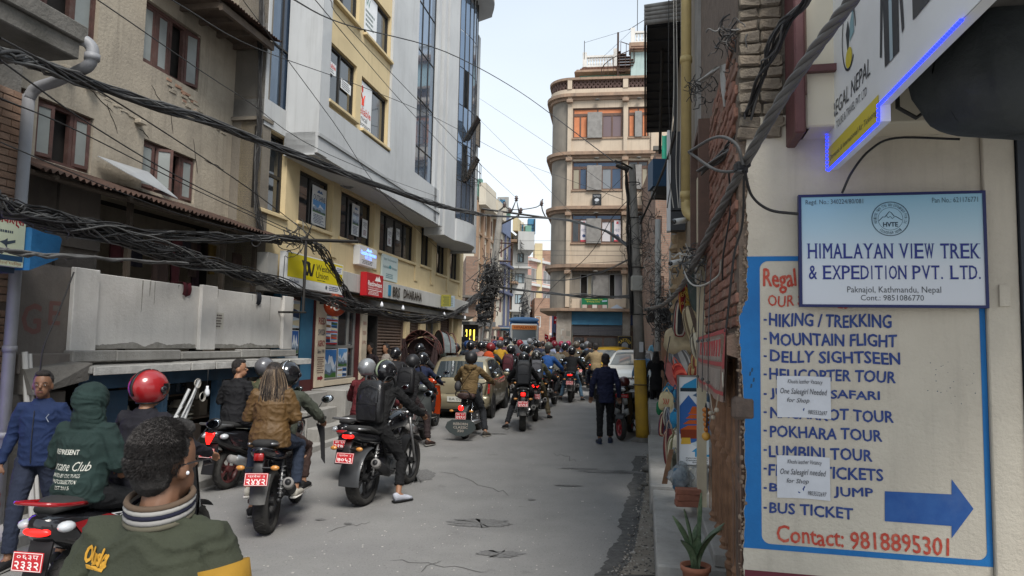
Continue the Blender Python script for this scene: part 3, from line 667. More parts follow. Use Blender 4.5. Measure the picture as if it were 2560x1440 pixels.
 for k,(q,z) in enumerate(((.13,8.2),(.13,6.9),(.86,8.6))):
  a=arc(q);w=MB().use(M['frame_dk']);mt=Matrix.Translation((a[0],a[1]-.02,z))@Matrix.Rotation(.5 if k<2 else-.15,4,'Z' if k>1 else 'X')
  for ar in((0,.03,-.02,.02,0,.9),(.4,.43,-.02,.02,0,.9),(.03,.4,-.02,.02,0,.03),(.03,.4,-.02,.02,.87,.9)):w.box(*ar,mtx=mt)
  w.use(M['glass_dark']).box(.03,.4,-.004,.004,.03,.87,mtx=mt);w.obj('open_sash',None,t)
 w=MB().use(M['frame_dk'])
 for z in(7.1,7.4,7.7):w.tube([(arc(q/10)[0],arc(q/10)[1]-.22,z) for q in range(0,7)],.012,5)
 for q in range(7):a=arc(q/10);w.tube([(a[0],a[1]-.22,7.0),(a[0],a[1]-.22,7.72)],.01,5);w.tube([(a[0],a[1],7.02),(a[0],a[1]-.22,7.02)],.01,5)
 w.obj('railing',None,t)
 b=MB().use(mat('band',(.50,.49,.46),.7,(.43,.42,.39),1.5,.1,streak=.45,dcol=(.25,.23,.2)));b.box(14.62,25.4,-.28,-.001,2.93,3.33,.006);b.box(11.95,12.28,-.2,-.001,2.85,3.35);b.obj('fascia_band',None,t)
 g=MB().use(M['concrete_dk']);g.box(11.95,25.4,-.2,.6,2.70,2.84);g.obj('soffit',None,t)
 g=MB().use(M['yellow_wall'])
 for a,c in((19.45,19.75),(20.75,21.2),(22.45,22.72),(24.05,24.25),(24.9,25.4)):g.box(a,c,-.06,.3,.1,2.7)
 g.pieces('pillar',t)
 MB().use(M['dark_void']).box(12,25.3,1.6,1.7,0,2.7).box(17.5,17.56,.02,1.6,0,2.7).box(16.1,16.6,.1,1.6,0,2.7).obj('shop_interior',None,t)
 def shutter(a,c,lab=None):
  s=MB().use(mat('shutter',(.20,.145,.115),.6,(.15,.105,.08),2,.05,streak=.4,dcol=(.07,.05,.04),metal=.2));n=30;h=(2.62-.3)/n
  prof=[]
  for i in range(n):z=.3+i*h;prof+=[(.1,z),(.07,z+h*.35),(.07,z+h*.65),(.1,z+h)]
  s.add([(a,y,z) for y,z in prof]+[(c,y,z) for y,z in prof],[(i,i+len(prof),i+1+len(prof),i+1) for i in range(len(prof)-1)]);s.box(a,c,.06,.11,.26,.3);s.box(a,a+.05,.03,.12,.3,2.68);s.box(c-.05,c,.03,.12,.3,2.68);s.obj('roller_shutter',None,t)
 shutter(17.56,19.45);shutter(19.75,20.75);shutter(22.72,24.05)
 s=MB().use(M['rust']).box(16.6,17.56,.0,.1,2.5,2.7).obj('lintel',None,t)
 window(t,21.2,22.45,.3,2.6,.1,M['alu'],(.5,),(.3,),gm=M['glass_dark'],fw=.06)
 g=MB().use(mat('cream_post',(.66,.57,.43),.8,(.6,.5,.38),2,.1,streak=.25,dcol=(.3,.25,.2)));g.box(14.08,14.48,-.1,.1,.95,2.78,.005);g.box(14.48,16.15,-.05,.1,.95,1.06,.004);g.box(16.3,16.62,-.1,.1,.6,2.62,.005);g.pieces('cream_pillar',t)
 g=MB().use(M['alu']);frame_box(g,14.5,16.15,1.06,2.6,0,.06,.05);g.box(15.2,15.26,.002,.06,1.11,2.55);g.box(15.75,15.82,.002,.06,1.11,2.55);g.box(14.55,16.1,.004,.056,1.72,1.78);wo=g.obj('window',None,t)
 for a,c,z0,z1 in((14.55,15.2,1.11,1.72),(14.55,15.2,1.78,2.55),(15.26,15.75,1.11,1.72),(15.26,15.75,1.78,2.55),(15.82,16.1,1.11,1.72),(15.82,16.1,1.78,2.55)):MB().use(M['glass_dark']).box(a,c,.03,.036,z0,z1).obj('pane',None,wo)
 g=MB().use(M['blue_paint']);g.box(13.55,14.05,-.02,.1,.9,2.7);g.box(12.72,13.0,-.02,.1,.9,2.7);g.pieces('blue_pillar',t)
 g=MB().use(mat('maroon',(.09,.02,.02),.7));g.box(13.5,14.06,-.04,-.021,.9,1.12);g.box(14.04,14.1,-.06,.1,.2,2.7);g.box(16.22,16.28,-.06,.1,.2,2.7);g.pieces('door_edge',t)
 g=MB().use(M['frame_dk']);frame_box(g,12.9,13.56,1.0,2.7,.0,.06,.05);wo=g.obj('window',None,t)
 MB().use(M['glass_dark']).box(12.95,13.51,.03,.036,1.05,2.65).obj('pane',None,wo)
 def put(kind,a,c,z0,z1,lab,y=-.012,sub=1,cols=1,red=False):
  m=MB().use(M['white_sign']);m.box(a,c,y,y+.008,z0,z1)
  du=(c-a)/cols;dz=(z1-z0)/sub
  for i in range(cols):
   for j in range(sub):poster(m,a+du*i+.015,a+du*(i+1)-.015,z0+dz*j+(.04 if red else .012),z0+dz*(j+1)-.012,y-.0012,kind,r)
  if red:
   for j in range(sub):m.use(flatcol('a8242c')).poly([(a,y-.0006,z0+dz*j),(c,y-.0006,z0+dz*j),(c,y-.0006,z0+dz*j+.035),(a,y-.0006,z0+dz*j+.035)])
  o=m.obj('poster',None);o.matrix_world=Matrix.Translation(LP.o)@Matrix.Rotation(LP.a,4,'Z');tag(o,lab,'poster')
 put('other',14.56,15.19,1.8,2.52,'red bordered grid of trek photos in the agency window',sub=3,cols=2,red=True)
 put('mount',14.55,15.2,1.1,1.7,'large blue mountain poster low in the agency window')
 put('mount',15.27,15.74,1.32,1.72,'lake and mountain poster low in the agency window beside the large one')
 put('other',15.27,15.74,1.1,1.31,'pair of small tour photos at the foot of the agency window',cols=2)
 put('other',12.96,13.5,2.1,2.62,'dim phone posters at the top of the narrow shop window',cols=2,sub=1)
 put('mount',12.96,13.5,1.62,2.06,'blue posters in the middle of the narrow shop window',cols=2)
 put('white',12.96,13.5,1.15,1.58,'white phone shop posters low in the narrow shop window',cols=2)
 m=MB();y=-.1015
 for s,z0,z1,c in(('RED',2.2,2.33,'8c2a2e'),('SWISSA',1.98,2.1,'4a4a58'),('AGENCY',1.76,1.88,'8c2a2e'),('Since 1998',1.62,1.7,'4a4a58')):text(m.use(flatcol(c)),s,14.13,14.43,z0,z1,y,bold=.02)
 lines(m,14.13,14.43,1.22,1.56,y,8,flatcol('6a4a44'),r)
 m.use(flatcol('8c2a2e')).poly([(14.16,y,1.1),(14.3,y,1.1),(14.3,y,1.07),(14.42,y,1.13),(14.3,y,1.19),(14.3,y,1.16),(14.16,y,1.16)])
 for k in range(3):text(m,('TREKKING','TICKETING','RAFTING')[k],16.36,16.56,2.25-.22*k,2.33-.22*k,y)
 m.poly([(16.56,y,1.35),(16.46,y,1.35),(16.46,y,1.33),(16.37,y,1.38),(16.46,y,1.43),(16.46,y,1.41),(16.56,y,1.41)])
 m.obj('lettering',None,t)
 g=MB().use(M['concrete']);g.box(14.0,16.3,-.78,-.06,0,.93,.012);g.box(13.0,14.0,-.4,.5,0,.9,.01);g.obj('landing',None,t)
 g=MB().use(M['concrete']);g.box(12.75,13.99,-.62,-.41,0,.62,.012);g.obj('step',None,t);g=MB().use(M['concrete']);g.box(12.75,13.99,-.86,-.63,0,.34,.012);g.obj('step',None,t)
 g=MB().use(M['concrete']);g.box(16.3,25.5,-.7,.5,0,.42,.012);g.obj('plinth',None,t)
 return t
build_office()
MW=Matrix.Translation(LP.o)@Matrix.Rotation(LP.a,4,'Z')
def fix(m,name,lab,cat,mw=None,group=None):
 o=m.obj(name,None);o.matrix_world=mw or MW;return tag(o,lab,cat,group)
def left_signs():
 r=random.Random(3)
 m=MB().use(M['white_sign']).box(12.3,14.6,-.36,-.22,2.81,3.42,.004);y=-.3615
 m.use(flatcol('d8c60c',.4)).poly([(12.33,y,2.98),(14.57,y,2.98),(14.57,y,3.4),(12.33,y,3.4)]);y-=.001
 m.use(flatcol('16160f'));
 for k in(0,.17):m.poly([(12.82+k,y,3.32),(12.95+k,y,3.32),(13.06+k,y,3.08),(12.99+k,y,3.05)]);m.poly([(13.02+k,y,3.06),(13.09+k,y,3.06),(13.17+k,y,3.3),(13.11+k,y,3.3)])
 text(m,'Western',13.4,14.16,3.19,3.31,y,bold=.008);text(m,'Union',13.4,13.92,3.05,3.17,y,bold=.008);lines(m,13.45,13.85,3.0,3.03,y,1,flatcol('333322'),r)
 m.use(M['white_sign']).poly([(14.25,y,3.22),(14.55,y,3.22),(14.55,y,3.36),(14.25,y,3.36)]);lines(m,14.28,14.53,3.24,3.34,y-.001,3,flatcol('54608a'),r)
 text(m.use(flatcol('35406a')),'CG Bank',12.4,12.75,2.89,2.95,y);lines(m,13.95,14.5,2.85,2.95,y,3,flatcol('35406a'),r);m.use(flatcol('2a3a4a')).poly([(13.85+.04*math.cos(a),y,2.9+.04*math.sin(a)) for a in[k*PI/5 for k in range(10)]])
 fix(m,'shop_sign','yellow money transfer sign with a black double stroke W above the blue shop pillar','sign')
 m=MB().use(flatcol('b01d24',.4)).box(15.64,16.62,-.45,-.3,2.88,3.4,.004);y=-.4515
 m.use(flatcol('f0ece8'));text(m,'Redswisso',15.72,16.54,3.11,3.22,y,bold=.03);text(m,'TREKKING AGENCY P. Ltd',15.72,16.54,3.05,3.09,y);m.poly([(15.72,y,3.015),(16.54,y,3.015),(16.54,y,3.03),(15.72,y,3.03)]);lines(m,15.75,16.5,2.91,3.0,y,3,flatcol('e9d8d4'),r)
 m.use(flatcol('f0ece8')).poly([(16.1,y,3.24),(16.22,y,3.35),(16.28,y,3.3),(16.36,y,3.37),(16.48,y,3.24)])
 fix(m,'shop_sign','red trekking agency sign board with white lettering and peaks','sign')
 m=MB().use(M['white_sign']).box(15.88,16.9,-.16,-.005,3.6,4.04,.004);y=-.1615
 m.use(mat('blue_led',(.05,.1,.6),.4,emit=(.1,.22,1),es=1.6));text(m,'Outshine Adventure',15.95,16.85,3.84,3.93,y,bold=.02);text(m,'PVT. LTD.',16.2,16.6,3.75,3.82,y);m.poly([(16.25,y,3.94),(16.35,y,4.01),(16.45,y,3.96),(16.52,y,4.0),(16.6,y,3.94)])
 lines(m,16.0,16.8,3.63,3.73,y,3,flatcol('40444c'),r)
 fix(m,'shop_sign','white adventure agency sign with lit blue letters on the yellow wall','sign')
 m=MB().use(flatcol('b9c6c4',.5)).box(17.55,18.66,-.05,-.005,3.42,4.06,.003);y=-.0515
 for s,a,b,c,d in(('Sujha Tea Enterprises',17.65,18.55,3.9,3.98),('Great East Garden',17.62,18.05,3.72,3.79),('Meditation',18.2,18.6,3.72,3.79)):text(m.use(flatcol('2f5f6a')),s,a,b,c,d,y)
 lines(m,17.8,18.4,3.47,3.6,y,3,flatcol('3c6a74'),r);m.use(flatcol('3d8a94')).poly([(18.1+.08*math.cos(a),y,3.77+.05*math.sin(a)) for a in[k*PI/5 for k in range(10)]])
 fix(m,'shop_sign','pale grey green board with teal lettering on the yellow wall','sign')
 m=MB();y=-.30;m.use(flatcol('2a7aa0')).box(17.4,17.56,y,y+.015,3.0,3.26);m.use(flatcol('3a322a'))
 text(m,'BRS',17.7,18.2,3.0,3.24,y-.001,bold=.03);text(m,'DHARAHA',18.5,20.0,3.02,3.24,y-.001,bold=.03)
 fix(m,'band_lettering','brown raised block letters with a small blue emblem on the pale fascia band','lettering')
 for a,c,lab in((21.9,'8f8a3a','small yellow projecting sign at the far end of the fascia band'),(22.35,'9aa8b4','small pale blue projecting sign with green edge at the fascia band')):
  m=MB().use(flatcol(c,.5)).box(a,a+.06,-.6,-.3,2.98,3.34);lines_m=flatcol('3a4a3a')
  for k in range(5):m.use(lines_m).box(a-.002,a-.0005,-.56,-.36-.03*(k%2),3.02+k*.06,3.04+k*.06)
  fix(m,'projecting_sign',lab,'sign')
 m=MB().use(mat('orange_sign',H3('9c3d1e'),.45));m.smooth=True;mt=Matrix.Translation((14.15,-.42,2.58))@Matrix.Rotation(PI/2,4,'Y')@Matrix.Rotation(0,4,'X')
 m.lathe([(.001,-.05),(.215,-.05),(.228,-.03),(.228,.03),(.215,.05),(.001,.05)],28,mt);m.smooth=False
 rt=Matrix.Translation((14.098,-.42,2.58))@Matrix.Rotation(-PI/2,4,'Z');text(m.use(flatcol('dcd2c8')),'rio',-.14,.14,-.08,.1,0,mtx=rt@Matrix.Rotation(.5,4,'Y'),bold=.03)
 m.use(M['frame_dk']).box(14.13,14.17,-.2,-.05,2.6,2.64);fix(m,'round_sign','round orange sign projecting beside the agency window','sign')
 m=MB().use(flatcol('b9c0a8',.5)).box(6.2,6.68,-.8,-.72,2.50,3.03,.003);y=-.8015
 text(m.use(flatcol('8d2b30')),'मेडिकल्स',6.3,6.66,2.86,2.98,y,bold=.02);lines(m,6.35,6.55,2.79,2.83,y,1,flatcol('3a4450'),r)
 m.use(flatcol('3a4450')).poly([(6.42,y,2.71),(6.47,y,2.73),(6.5,y,2.75),(6.5,y,2.66),(6.47,y,2.69)]);m.poly([(6.49,y,2.72),(6.58,y,2.745),(6.58,y,2.72),(6.49,y,2.69)])
 m.use(flatcol('22405c')).poly([(6.21,y,2.6),(6.67,y,2.6),(6.67,y,2.55),(6.21,y,2.55)]);m.use(flatcol('8d5b30'));text(m,'औषधि पनि गरिन्छ',6.3,6.66,2.505,2.545,y)
 fix(m,'shop_sign','pale yellow chemist sign with red Devanagari letters and a torch at the left edge','sign')
 m=MB().use(mat('tarp_blue',(.03,.16,.36),.45,(.02,.11,.26),3,.6,8));m.smooth=False
 m.prism([(6.69,2.48),(7.0,2.62),(7.03,2.82),(6.97,2.86),(6.69,2.88)],-.86,-.5);m.use(mat('tarp_dk',(.03,.05,.08),.6)).box(6.1,6.69,-.7,-.5,2.45,2.96)
 fix(m,'sign_box','sign cabinet wrapped in blue plastic sheet fixed on the brick house','cabinet')
 m=MB().use(mat('pvc2',(.5,.49,.47),.5)).tube([(7.25,-.55,0),(7.14,-.42,1.72)],.028,8);m.tube([(7.3,-.57,0),(7.2,-.42,1.7)],.02,8);fix(m,'plastic_pipe','pair of white plastic pipes leaning on the wall beside the grey rain pipe','pipe')
 for k,u in enumerate((16.45,17.9,21.6,24.1)):
  b=MB().use(M['bulb']);b.smooth=True;b.lathe([(.001,-.06),(.03,-.05),(.042,-.015),(.03,.03),(.018,.05),(.001,.08)],12,Matrix.Translation((u,-.5,2.72)));b.use(M['cable']).tube([(u,-.5,2.8),(u,-.3,2.95)],.006,5)
  fix(b,'light_bulb',('bare bulb hanging under the red trekking sign','bare bulb hanging under the first raised block letters','bare bulb hanging under the far half of the fascia band','bare bulb hanging under the fascia band near its far end')[k],'bulb',group='bulbs under the fascia band')
 m=MB().use(M['frame_dk']);m.tube([(12.2,-.75,2.35),(12.2,-.75,3.62)],.025,6);m.tube([(12.2,-.3,3.6),(12.2,-1.7,3.55)],.03,6);m.tube([(12.2,-.3,2.35),(12.2,-.8,2.35)],.02,6);fix(m,'cable_bracket','black steel bracket post carrying the cables beside the yellow sign','bracket')
left_signs()
# ground
def build_ground():
 m=MB().use(M['asphalt'])
 ys=[-6,0,3,6,9,12,14,18,24,30,40,55,75,120]
 xs=[-60,-12,-6,-3,0,3,6,14,60]
 v=[(x,y,gz(y) if y<80 else gz(80)) for y in ys for x in xs];n=len(xs)
 m.add(v,[(j*n+i,j*n+i+1,(j+1)*n+i+1,(j+1)*n+i) for j in range(len(ys)-1) for i in range(n-1)]);m.obj('road',None,None,kind='structure')
 r=random.Random(5);pm=mat('tar_patch',(.11,.108,.105),.8,(.19,.186,.18),30,.5,120)
 def blob(cx,cy,rx,ry,k,n=44):
  q=MB().use(pm);q.add([(cx,cy,gz(cy)+.004+.0005*k)]+[(cx+rx*math.cos(a)*(1+.35*mnoise.noise(Vector((math.cos(a)*2.2,math.sin(a)*2.2,k))))+rx*.2*r.uniform(-1,1),cy+ry*math.sin(a)*(1+.25*r.uniform(-1,1)),gz(cy)+.004+.0005*k) for a in[2*PI*i/n for i in range(n)]],[(0,1+i,1+(i+1)%n) for i in range(n)]);return q
 for k,(x,y,rx,ry) in enumerate(((1250,1385,.2,.1),(1200,1308,.32,.16),(1040,1190,.24,.5),(1530,1180,.5,.12),(1450,1172,.3,.06),(1330,1250,.05,.04),(800,1300,.05,.04),(870,1310,.04,.03),(1245,1085,.18,.06),(1440,985,.3,.1),(1420,1215,.18,.04))):
  p=ground(x,y);blob(p.x,p.y,rx,ry,k).obj('tar_patch',None,None,kind='structure')
 q=MB().use(mat('tar_seam',(.06,.059,.057),.85,(.12,.117,.112),14,.8,90));L1,L2=[],[]
 for px,py in((1490,1440),(1530,1390),(1560,1290),(1582,1200),(1592,1120),(1600,1050),(1603,1000)):
  p=ground(px,py);L1.append(p)
 L1=spline(L1,22);w=[(p.x-.02+.09*mnoise.noise(Vector((p.y*1.6,0,0)))+.05*mnoise.noise(Vector((p.y*9,3,0)))+.012*r.uniform(-1,1),p.y,.005) for p in L1]
 w2=[(p.x+(.20+.03*r.uniform(-1,1)),p.y+.02,.005) for p in L1]
 q.add(w+w2,[(i,i+len(w),i+1+len(w),i+1) for i in range(len(w)-1)]);q.obj('tar_seam',None,None,kind='structure')
 g=MB().use(mat('gutter_dirt',(.17,.145,.115),.95,(.24,.215,.18),3,.8,60,dirt=.5,dcol=(.06,.055,.05)));w3=[(p.x+.19,p.y+.02,.009) for p in L1];w4=[(p.x+1.6,p.y+.05,.009) for p in L1]
 g.add(w3+w4,[(i,i+len(w3),i+1+len(w3),i+1) for i in range(len(w3)-1)]);g.obj('gutter',None,None,kind='structure')
 st=MB()
 for _ in range(1500):
  i=r.randrange(len(L1));p=L1[i].lerp(L1[min(i+1,len(L1)-1)],r.random());off=abs(r.gauss(0,.2));s=r.choice((.004,.006,.008,.012));
  if r.random()<.02:s=.022
  st.use(r.choice([mat('grit_a',(.2,.18,.15),.9),mat('grit_b',(.08,.075,.07),.9),mat('grit_c',(.33,.31,.28),.9)]))
  st.ball((p.x+.1+off,p.y+r.uniform(-.1,.1),.008+s*.3),(s,s*r.uniform(.6,1.3),s*.6),5)
 st.obj('gravel',None,None,kind='stuff')
 ck=MB().use(mat('road_crack',(.10,.098,.094),.95))
 for(x,y,n,dx,dy) in((1330,1035,10,14,-6),(1430,1005,9,10,-4),(1100,1180,12,16,5),(820,1330,10,12,-3),(1380,1130,9,8,3),(980,1400,12,22,3),(1100,1400,6,-10,6)):
  p=[]
  for k in range(n):q=ground(x+dx*k+r.uniform(-5,5),y+dy*k+r.uniform(-5,5));p.append((q.x,q.y,.0035+gz(q.y)))
  ck.tube(p,[.002]+[.0055]*(n-2)+[.002],4,flat=.3)
 ck.obj('road_crack',None,None,kind='structure')
 l=MB().use(mat('speck',(.4,.38,.35),.9))
 for _ in range(420):
  p=ground(r.uniform(480,1570),r.uniform(1000,1435));s=r.uniform(.002,.008)*(2.2 if r.random()<.03 else 1);l.box(p.x-s,p.x+s,p.y-s,p.y+s*1.6,.001,.004)
 l.obj('road_grit',None,None,kind='stuff')
 k=MB().use(M['concrete']);o=Matrix.Translation(LP.o)@Matrix.Rotation(LP.a,4,'Z')
 for i in range(16):
  a=5+i*1.28;k2=MB().use(M['concrete']);k2.box(a,a+1.26,-.98+r.uniform(-.015,.015),-.7,-.02,.11+(gz(a) if a>14 else 0),.012);ob=k2.obj('kerb_stone',None);ob.matrix_world=o;ob['kind']='structure'
 pv=MB().use(M['concrete']);pv.box(3,12.7,-.7,.6,-.02,.1);ob=pv.obj('left_pavement',None);ob.matrix_world=o;ob['kind']='structure'
build_ground()
# right corner building: side wall (RP) and painted wall (WP)
WP=Plane(1.40,4.33,math.radians(-12.5))
RPA=math.radians(90-10.8)
RP=Plane(1.40+0*.19,4.33,RPA)
MWP=Matrix.Translation(WP.o)@Matrix.Rotation(WP.a,4,'Z');MRP=Matrix.Translation(RP.o)@Matrix.Rotation(RP.a,4,'Z')
def wbox(m,x0,x1,y0,y1,ya,yb,c=0):
 "pixel rectangle on the painted wall (left-end heights y0 top, y1 bottom) -> box from local ya to yb"
 u0,zt=WP.uz(x0,y0,ya);_,zb=WP.uz(x0,y1,ya);u1,_=WP.uz(x1,(y0+y1)/2,ya);m.box(u0,u1,ya,yb,zb,zt,c);return u0,u1,zb,zt
def wtext(m,s,x0,x1,y0,y1,y,**k):
 u0,zt=WP.uz(x0,y0,y);_,zb=WP.uz(x0,y1,y);u1,_=WP.uz(x1,(y0+y1)/2,y);text(m,s,u0,u1,zb,zt,y,**k);return u0,u1,zb,zt
def build_corner():
 r=random.Random(21)
 t=WP.thing('corner_building','cream plastered corner wall with blue painted frame beside a carved wooden door and bare brick','building')
 side=Matrix.Rotation(RP.a-WP.a,4,'Z')
 def sobj(m,name,**k):
  m.v=[tuple(side@Vector(q)) for q in m.v];return m.obj(name,None,t,**k)
 cream=mat('cream_plaster',(.56,.51,.42),.9,(.50,.45,.37),2.2,.45,35,streak=.35,dirt=.42,dcol=(.30,.265,.22),lo=.3,hi=.7)
 px=[(1868,300),(1864,380),(1870,440),(1866,520),(1871,590),(1868,640),(1866,700),(1870,745),(1858,765),(1849,790),(1850,860),(1853,930),(1860,1000),(1862,1100),(1864,1200),(1861,1300),(1859,1370),(1861,1500)]
 L=[]
 for i in range(len(px)-1):
  for q in range(8):
   f=q/8;x=px[i][0]*(1-f)+px[i+1][0]*f+r.uniform(-2.2,2.2);y=px[i][1]*(1-f)+px[i+1][1]*f;L.append(WP.uz(x,y))
 um=max(a for a,b in L)+.01
 m=MB().use(cream);zt=L[0][1];n=len(L)
 v=[(a,0,z) for a,z in L]+[(um,0,z) for a,z in L]+[(a,.03,z) for a,z in L]
 m.add(v,[(i,i+1,i+1+n,i+n) for i in range(n-1)]+[(i,i+2*n,i+1+2*n,i+1) for i in range(n-1)])
 u1=WP.uz(2466,900)[0];m.quad((um,0,L[-1][1]),(u1,0,L[-1][1]),(u1,0,3.35),(um,0,3.35));m.quad((um,0,zt),(um,.03,zt),(um,.03,3.35),(um,0,3.35))
 m.obj('plaster_wall',None,t)
 m=MB().use(mat('crumble',(.30,.23,.17),.95,(.2,.14,.1),9,.8))
 for i in range(260):
  a,z=r.choice(L);s=r.uniform(.004,.014);m.ball((a-.004+r.uniform(-.018,.01),.012+r.uniform(-.01,.02),z+r.uniform(-.02,.02)),(s,s,s*r.uniform(.6,1.4)),6)
 m.obj('plaster_crumbs',None,t,kind='stuff')
 c=MB().use(cream);c.box(u1+.003,u1+.17,-.03,.5,-.1,3.35,.006);c.obj('pilaster',None,t)
 c=MB().use(mat('door_dark',(.03,.035,.045),.6));c.box(u1+.175,u1+.26,-.05,.5,-.1,3.35);c.box(u1+.26,u1+1.5,.2,.5,-.1,3.35);c.obj('doorway',None,t)
 core=MB().use(mat('brick_core',(.22,.13,.09),.95,(.15,.1,.075),5,.6));core.box(.012,u1+.4,.032,.6,-.1,6.5);core.obj('wall_core',None,t)
 sk=MB().use(mat('skirt_red',(.12,.02,.03),.7));wbox(sk,1862,2466,1424,1500,-.003,.0);sk.obj('skirting',None,t)
 B=MB().use(mat('blue_wall',(.012,.155,.42),.75,(.01,.125,.35),4,.15,50,dirt=.3,dcol=(.02,.06,.12)));y=-.0025
 uo0=None
 zt,zb=WP.uz(1900,641,y)[1],WP.uz(1900,1372,y)[1];ur0,ur1=WP.uz(2452,900,y)[0],WP.uz(2474,1000,y)[0]
 ui0,zi1=WP.uz(1899,653,y);zi0=WP.uz(1900,1358,y)[1]
 ui1=ur0;R=.05
 LL=[(a,z) for a,z in L if zb<z<zt];LL=[(LL[0][0],zt)]+LL+[(LL[-1][0],zb)]
 B.add([(a+.001,y,z) for a,z in LL]+[(ui0,y,z) for a,z in LL],[(i,i+1,i+1+len(LL),i+len(LL)) for i in range(len(LL)-1)])
 B.quad((ui0,y,zi1),(u1,y,zi1),(u1,y,zt),(ui0,y,zt));B.quad((ui0,y,zb),(u1,y,zb),(u1,y,zi0),(ui0,y,zi0));B.quad((ui1,y,zi0),(u1,y,zi0),(u1,y,zi1),(ui1,y,zi1))
 for cx,cz,sx,sz in((ui0,zi1,1,-1),(ui1,zi1,-1,-1),(ui0,zi0,1,1),(ui1,zi0,-1,1)):
  pts=[(cx,y,cz)]+[(cx+sx*R*(1-math.cos(a)),y,cz+sz*R*(1-math.sin(a))) for a in[k*PI/16 for k in range(9)]];B.poly(pts)
 B.obj('painted_frame',None,t)
 nv=mat('navy_letters',(.016,.04,.18),.7,(.05,.09,.26),22,lo=.45,hi=.75);rd=mat('red_letters',(.44,.05,.03),.7,(.55,.16,.10),24,lo=.45,hi=.75)
 rows=[('HIKING / TREKKING',1925,2228,784,815),('MOUNTAIN FLIGHT',1925,2242,832,862),('DELLY SIGHTSEEN',1926,2250,876,905),('HELICOPTER TOUR',1925,2240,922,950),('JUNGLE SAFARI',1925,2199,972,998),('NAGARKOT TOUR',1925,2233,1017,1044),('POKHARA TOUR',1925,2204,1063,1090),('LUMBINI TOUR',1922,2181,1111,1139),('FLIGHT TICKETS',1922,2206,1157,1186),('BUNGEE JUMP',1924,2182,1206,1234),('BUS TICKET',1924,2132,1256,1283)]
 for s,a,b,c,d in rows:
  m=MB().use(nv);wtext(m,s,a,b,c,d,-.003,bold=.025,wob=.012);ym=(c+d)/2
  p0=WP.uz(1909,ym,-.003);p1=WP.uz(1917,ym,-.003);m.poly([(p0[0],-.003,p0[1]-.005),(p1[0],-.003,p1[1]-.006),(p1[0],-.003,p1[1]+.005),(p0[0],-.003,p0[1]+.006)]);m.obj('lettering',None,t)
 for s,a,b,c,d in(('Regal',1908,1988,674,732),('OUR SERVICES',1921,2120,739,766),('Contact: 9818895301',1942,2372,1314,1356)):
  m=MB().use(rd);wtext(m,s,a,b,c,d,-.003,bold=.015,wob=.014);m.obj('lettering',None,t)
 m=MB().use(mat('arrow_blue',(.014,.075,.27),.7,(.03,.11,.33),7,dirt=.25,dcol=(.2,.22,.3)));P_=lambda x,yy:(WP.uz(x,yy,-.003)[0],-.003,WP.uz(x,yy,-.003)[1])
 m.poly([P_(2212,1228),P_(2212,1303),P_(2379,1315),P_(2379,1346),P_(2434,1272),P_(2379,1198),P_(2379,1236)]);m.obj('arrow',None,t)
 m=MB().use(mat('scuff',(.03,.07,.12),.9))
 for(x,yy) in((1880,925),(1875,935),(1884,950),(1878,965)):a,z=WP.uz(x,yy,-.0035);m.poly([(a-.006,-.0035,z-.012),(a+.004,-.0035,z-.01),(a+.007,-.0035,z+.012),(a-.002,-.0035,z+.015)])
 for k in range(22):a,z=WP.uz(r.uniform(2300,2440),r.uniform(900,1010),-.0006);s=r.uniform(.002,.004);m.poly([(a-s,-.0006,z),(a,-.0006,z-s),(a+s,-.0006,z),(a,-.0006,z+s)])
 m.obj('scuff',None,t,kind='stuff')
 m=MB().use(cream);wbox(m,2498,2527,712,766,-.045,-.031,.002);m.obj('switch_plate',None,t)
 bm=[mat('red_brick_a',(.27,.125,.085),.95,(.2,.1,.07),9,.8,60),mat('red_brick_b',(.33,.17,.12),.95,(.24,.12,.09),7,.8,60),mat('red_brick_c',(.22,.115,.085),.95,(.3,.2,.15),6,.8,60)]
 sidet=bpy.data.objects.new('side_wall',MB().use(mat('mortar_side',(.20,.15,.115),.95,(.13,.1,.08),9,.8)).box(.02,3.0,-.5,-.012,1.98,6.4).mesh('side_wall'));C.objects.link(sidet);sidet.parent=t;sidet.rotation_euler=(0,0,RP.a-WP.a)
 bricks2=random.Random(9);protos=[]
 for k in range(4):
  for mm in bm:
   b=MB().use(mm);b.box(-.108,.108,-.03,.004,-.030,.030,.007);b.v=[(x+bricks2.uniform(-.006,.006),yy+bricks2.uniform(-.005,.004),z+bricks2.uniform(-.004,.004)) for x,yy,z in b.v];protos.append(b.mesh('brick'))
 nrow=0;z=2.03
 while z<3.9:
  u=.02+(.115 if nrow%2 else .0)
  while u<2.7:
   if bricks2.random()>.03:obj_me('brick',bricks2.choice(protos),sidet,(u+.115,bricks2.uniform(-.004,.008),z+.035),(bricks2.uniform(-.02,.02),bricks2.uniform(-.03,.03),bricks2.uniform(-.03,.03)))
   u+=.232
  z+=.074;nrow+=1
 pm=[mat('pier_brick_a',(.22,.185,.14),.95,(.15,.125,.1),14,1,50),mat('pier_brick_b',(.26,.21,.155),.95,(.16,.13,.1),12,1,50)]
 pr=[]
 for k in range(5):
  for mm in pm:
   b=MB().use(mm);b.box(-.062,.062,-.02,.04,-.034,.034,.01);b.v=[(x+bricks2.uniform(-.008,.008),yy+bricks2.uniform(-.012,.008),z+bricks2.uniform(-.006,.006)) for x,yy,z in b.v];pr.append(b.mesh('brick'))
 pier=MB().use(mat('pier_mortar',(.14,.12,.095),.95,(.09,.075,.06),9,1)).box(.014,.31,.004,.031,3.2,6.4).obj('brick_pier',None,t)
 z=3.24;k=0
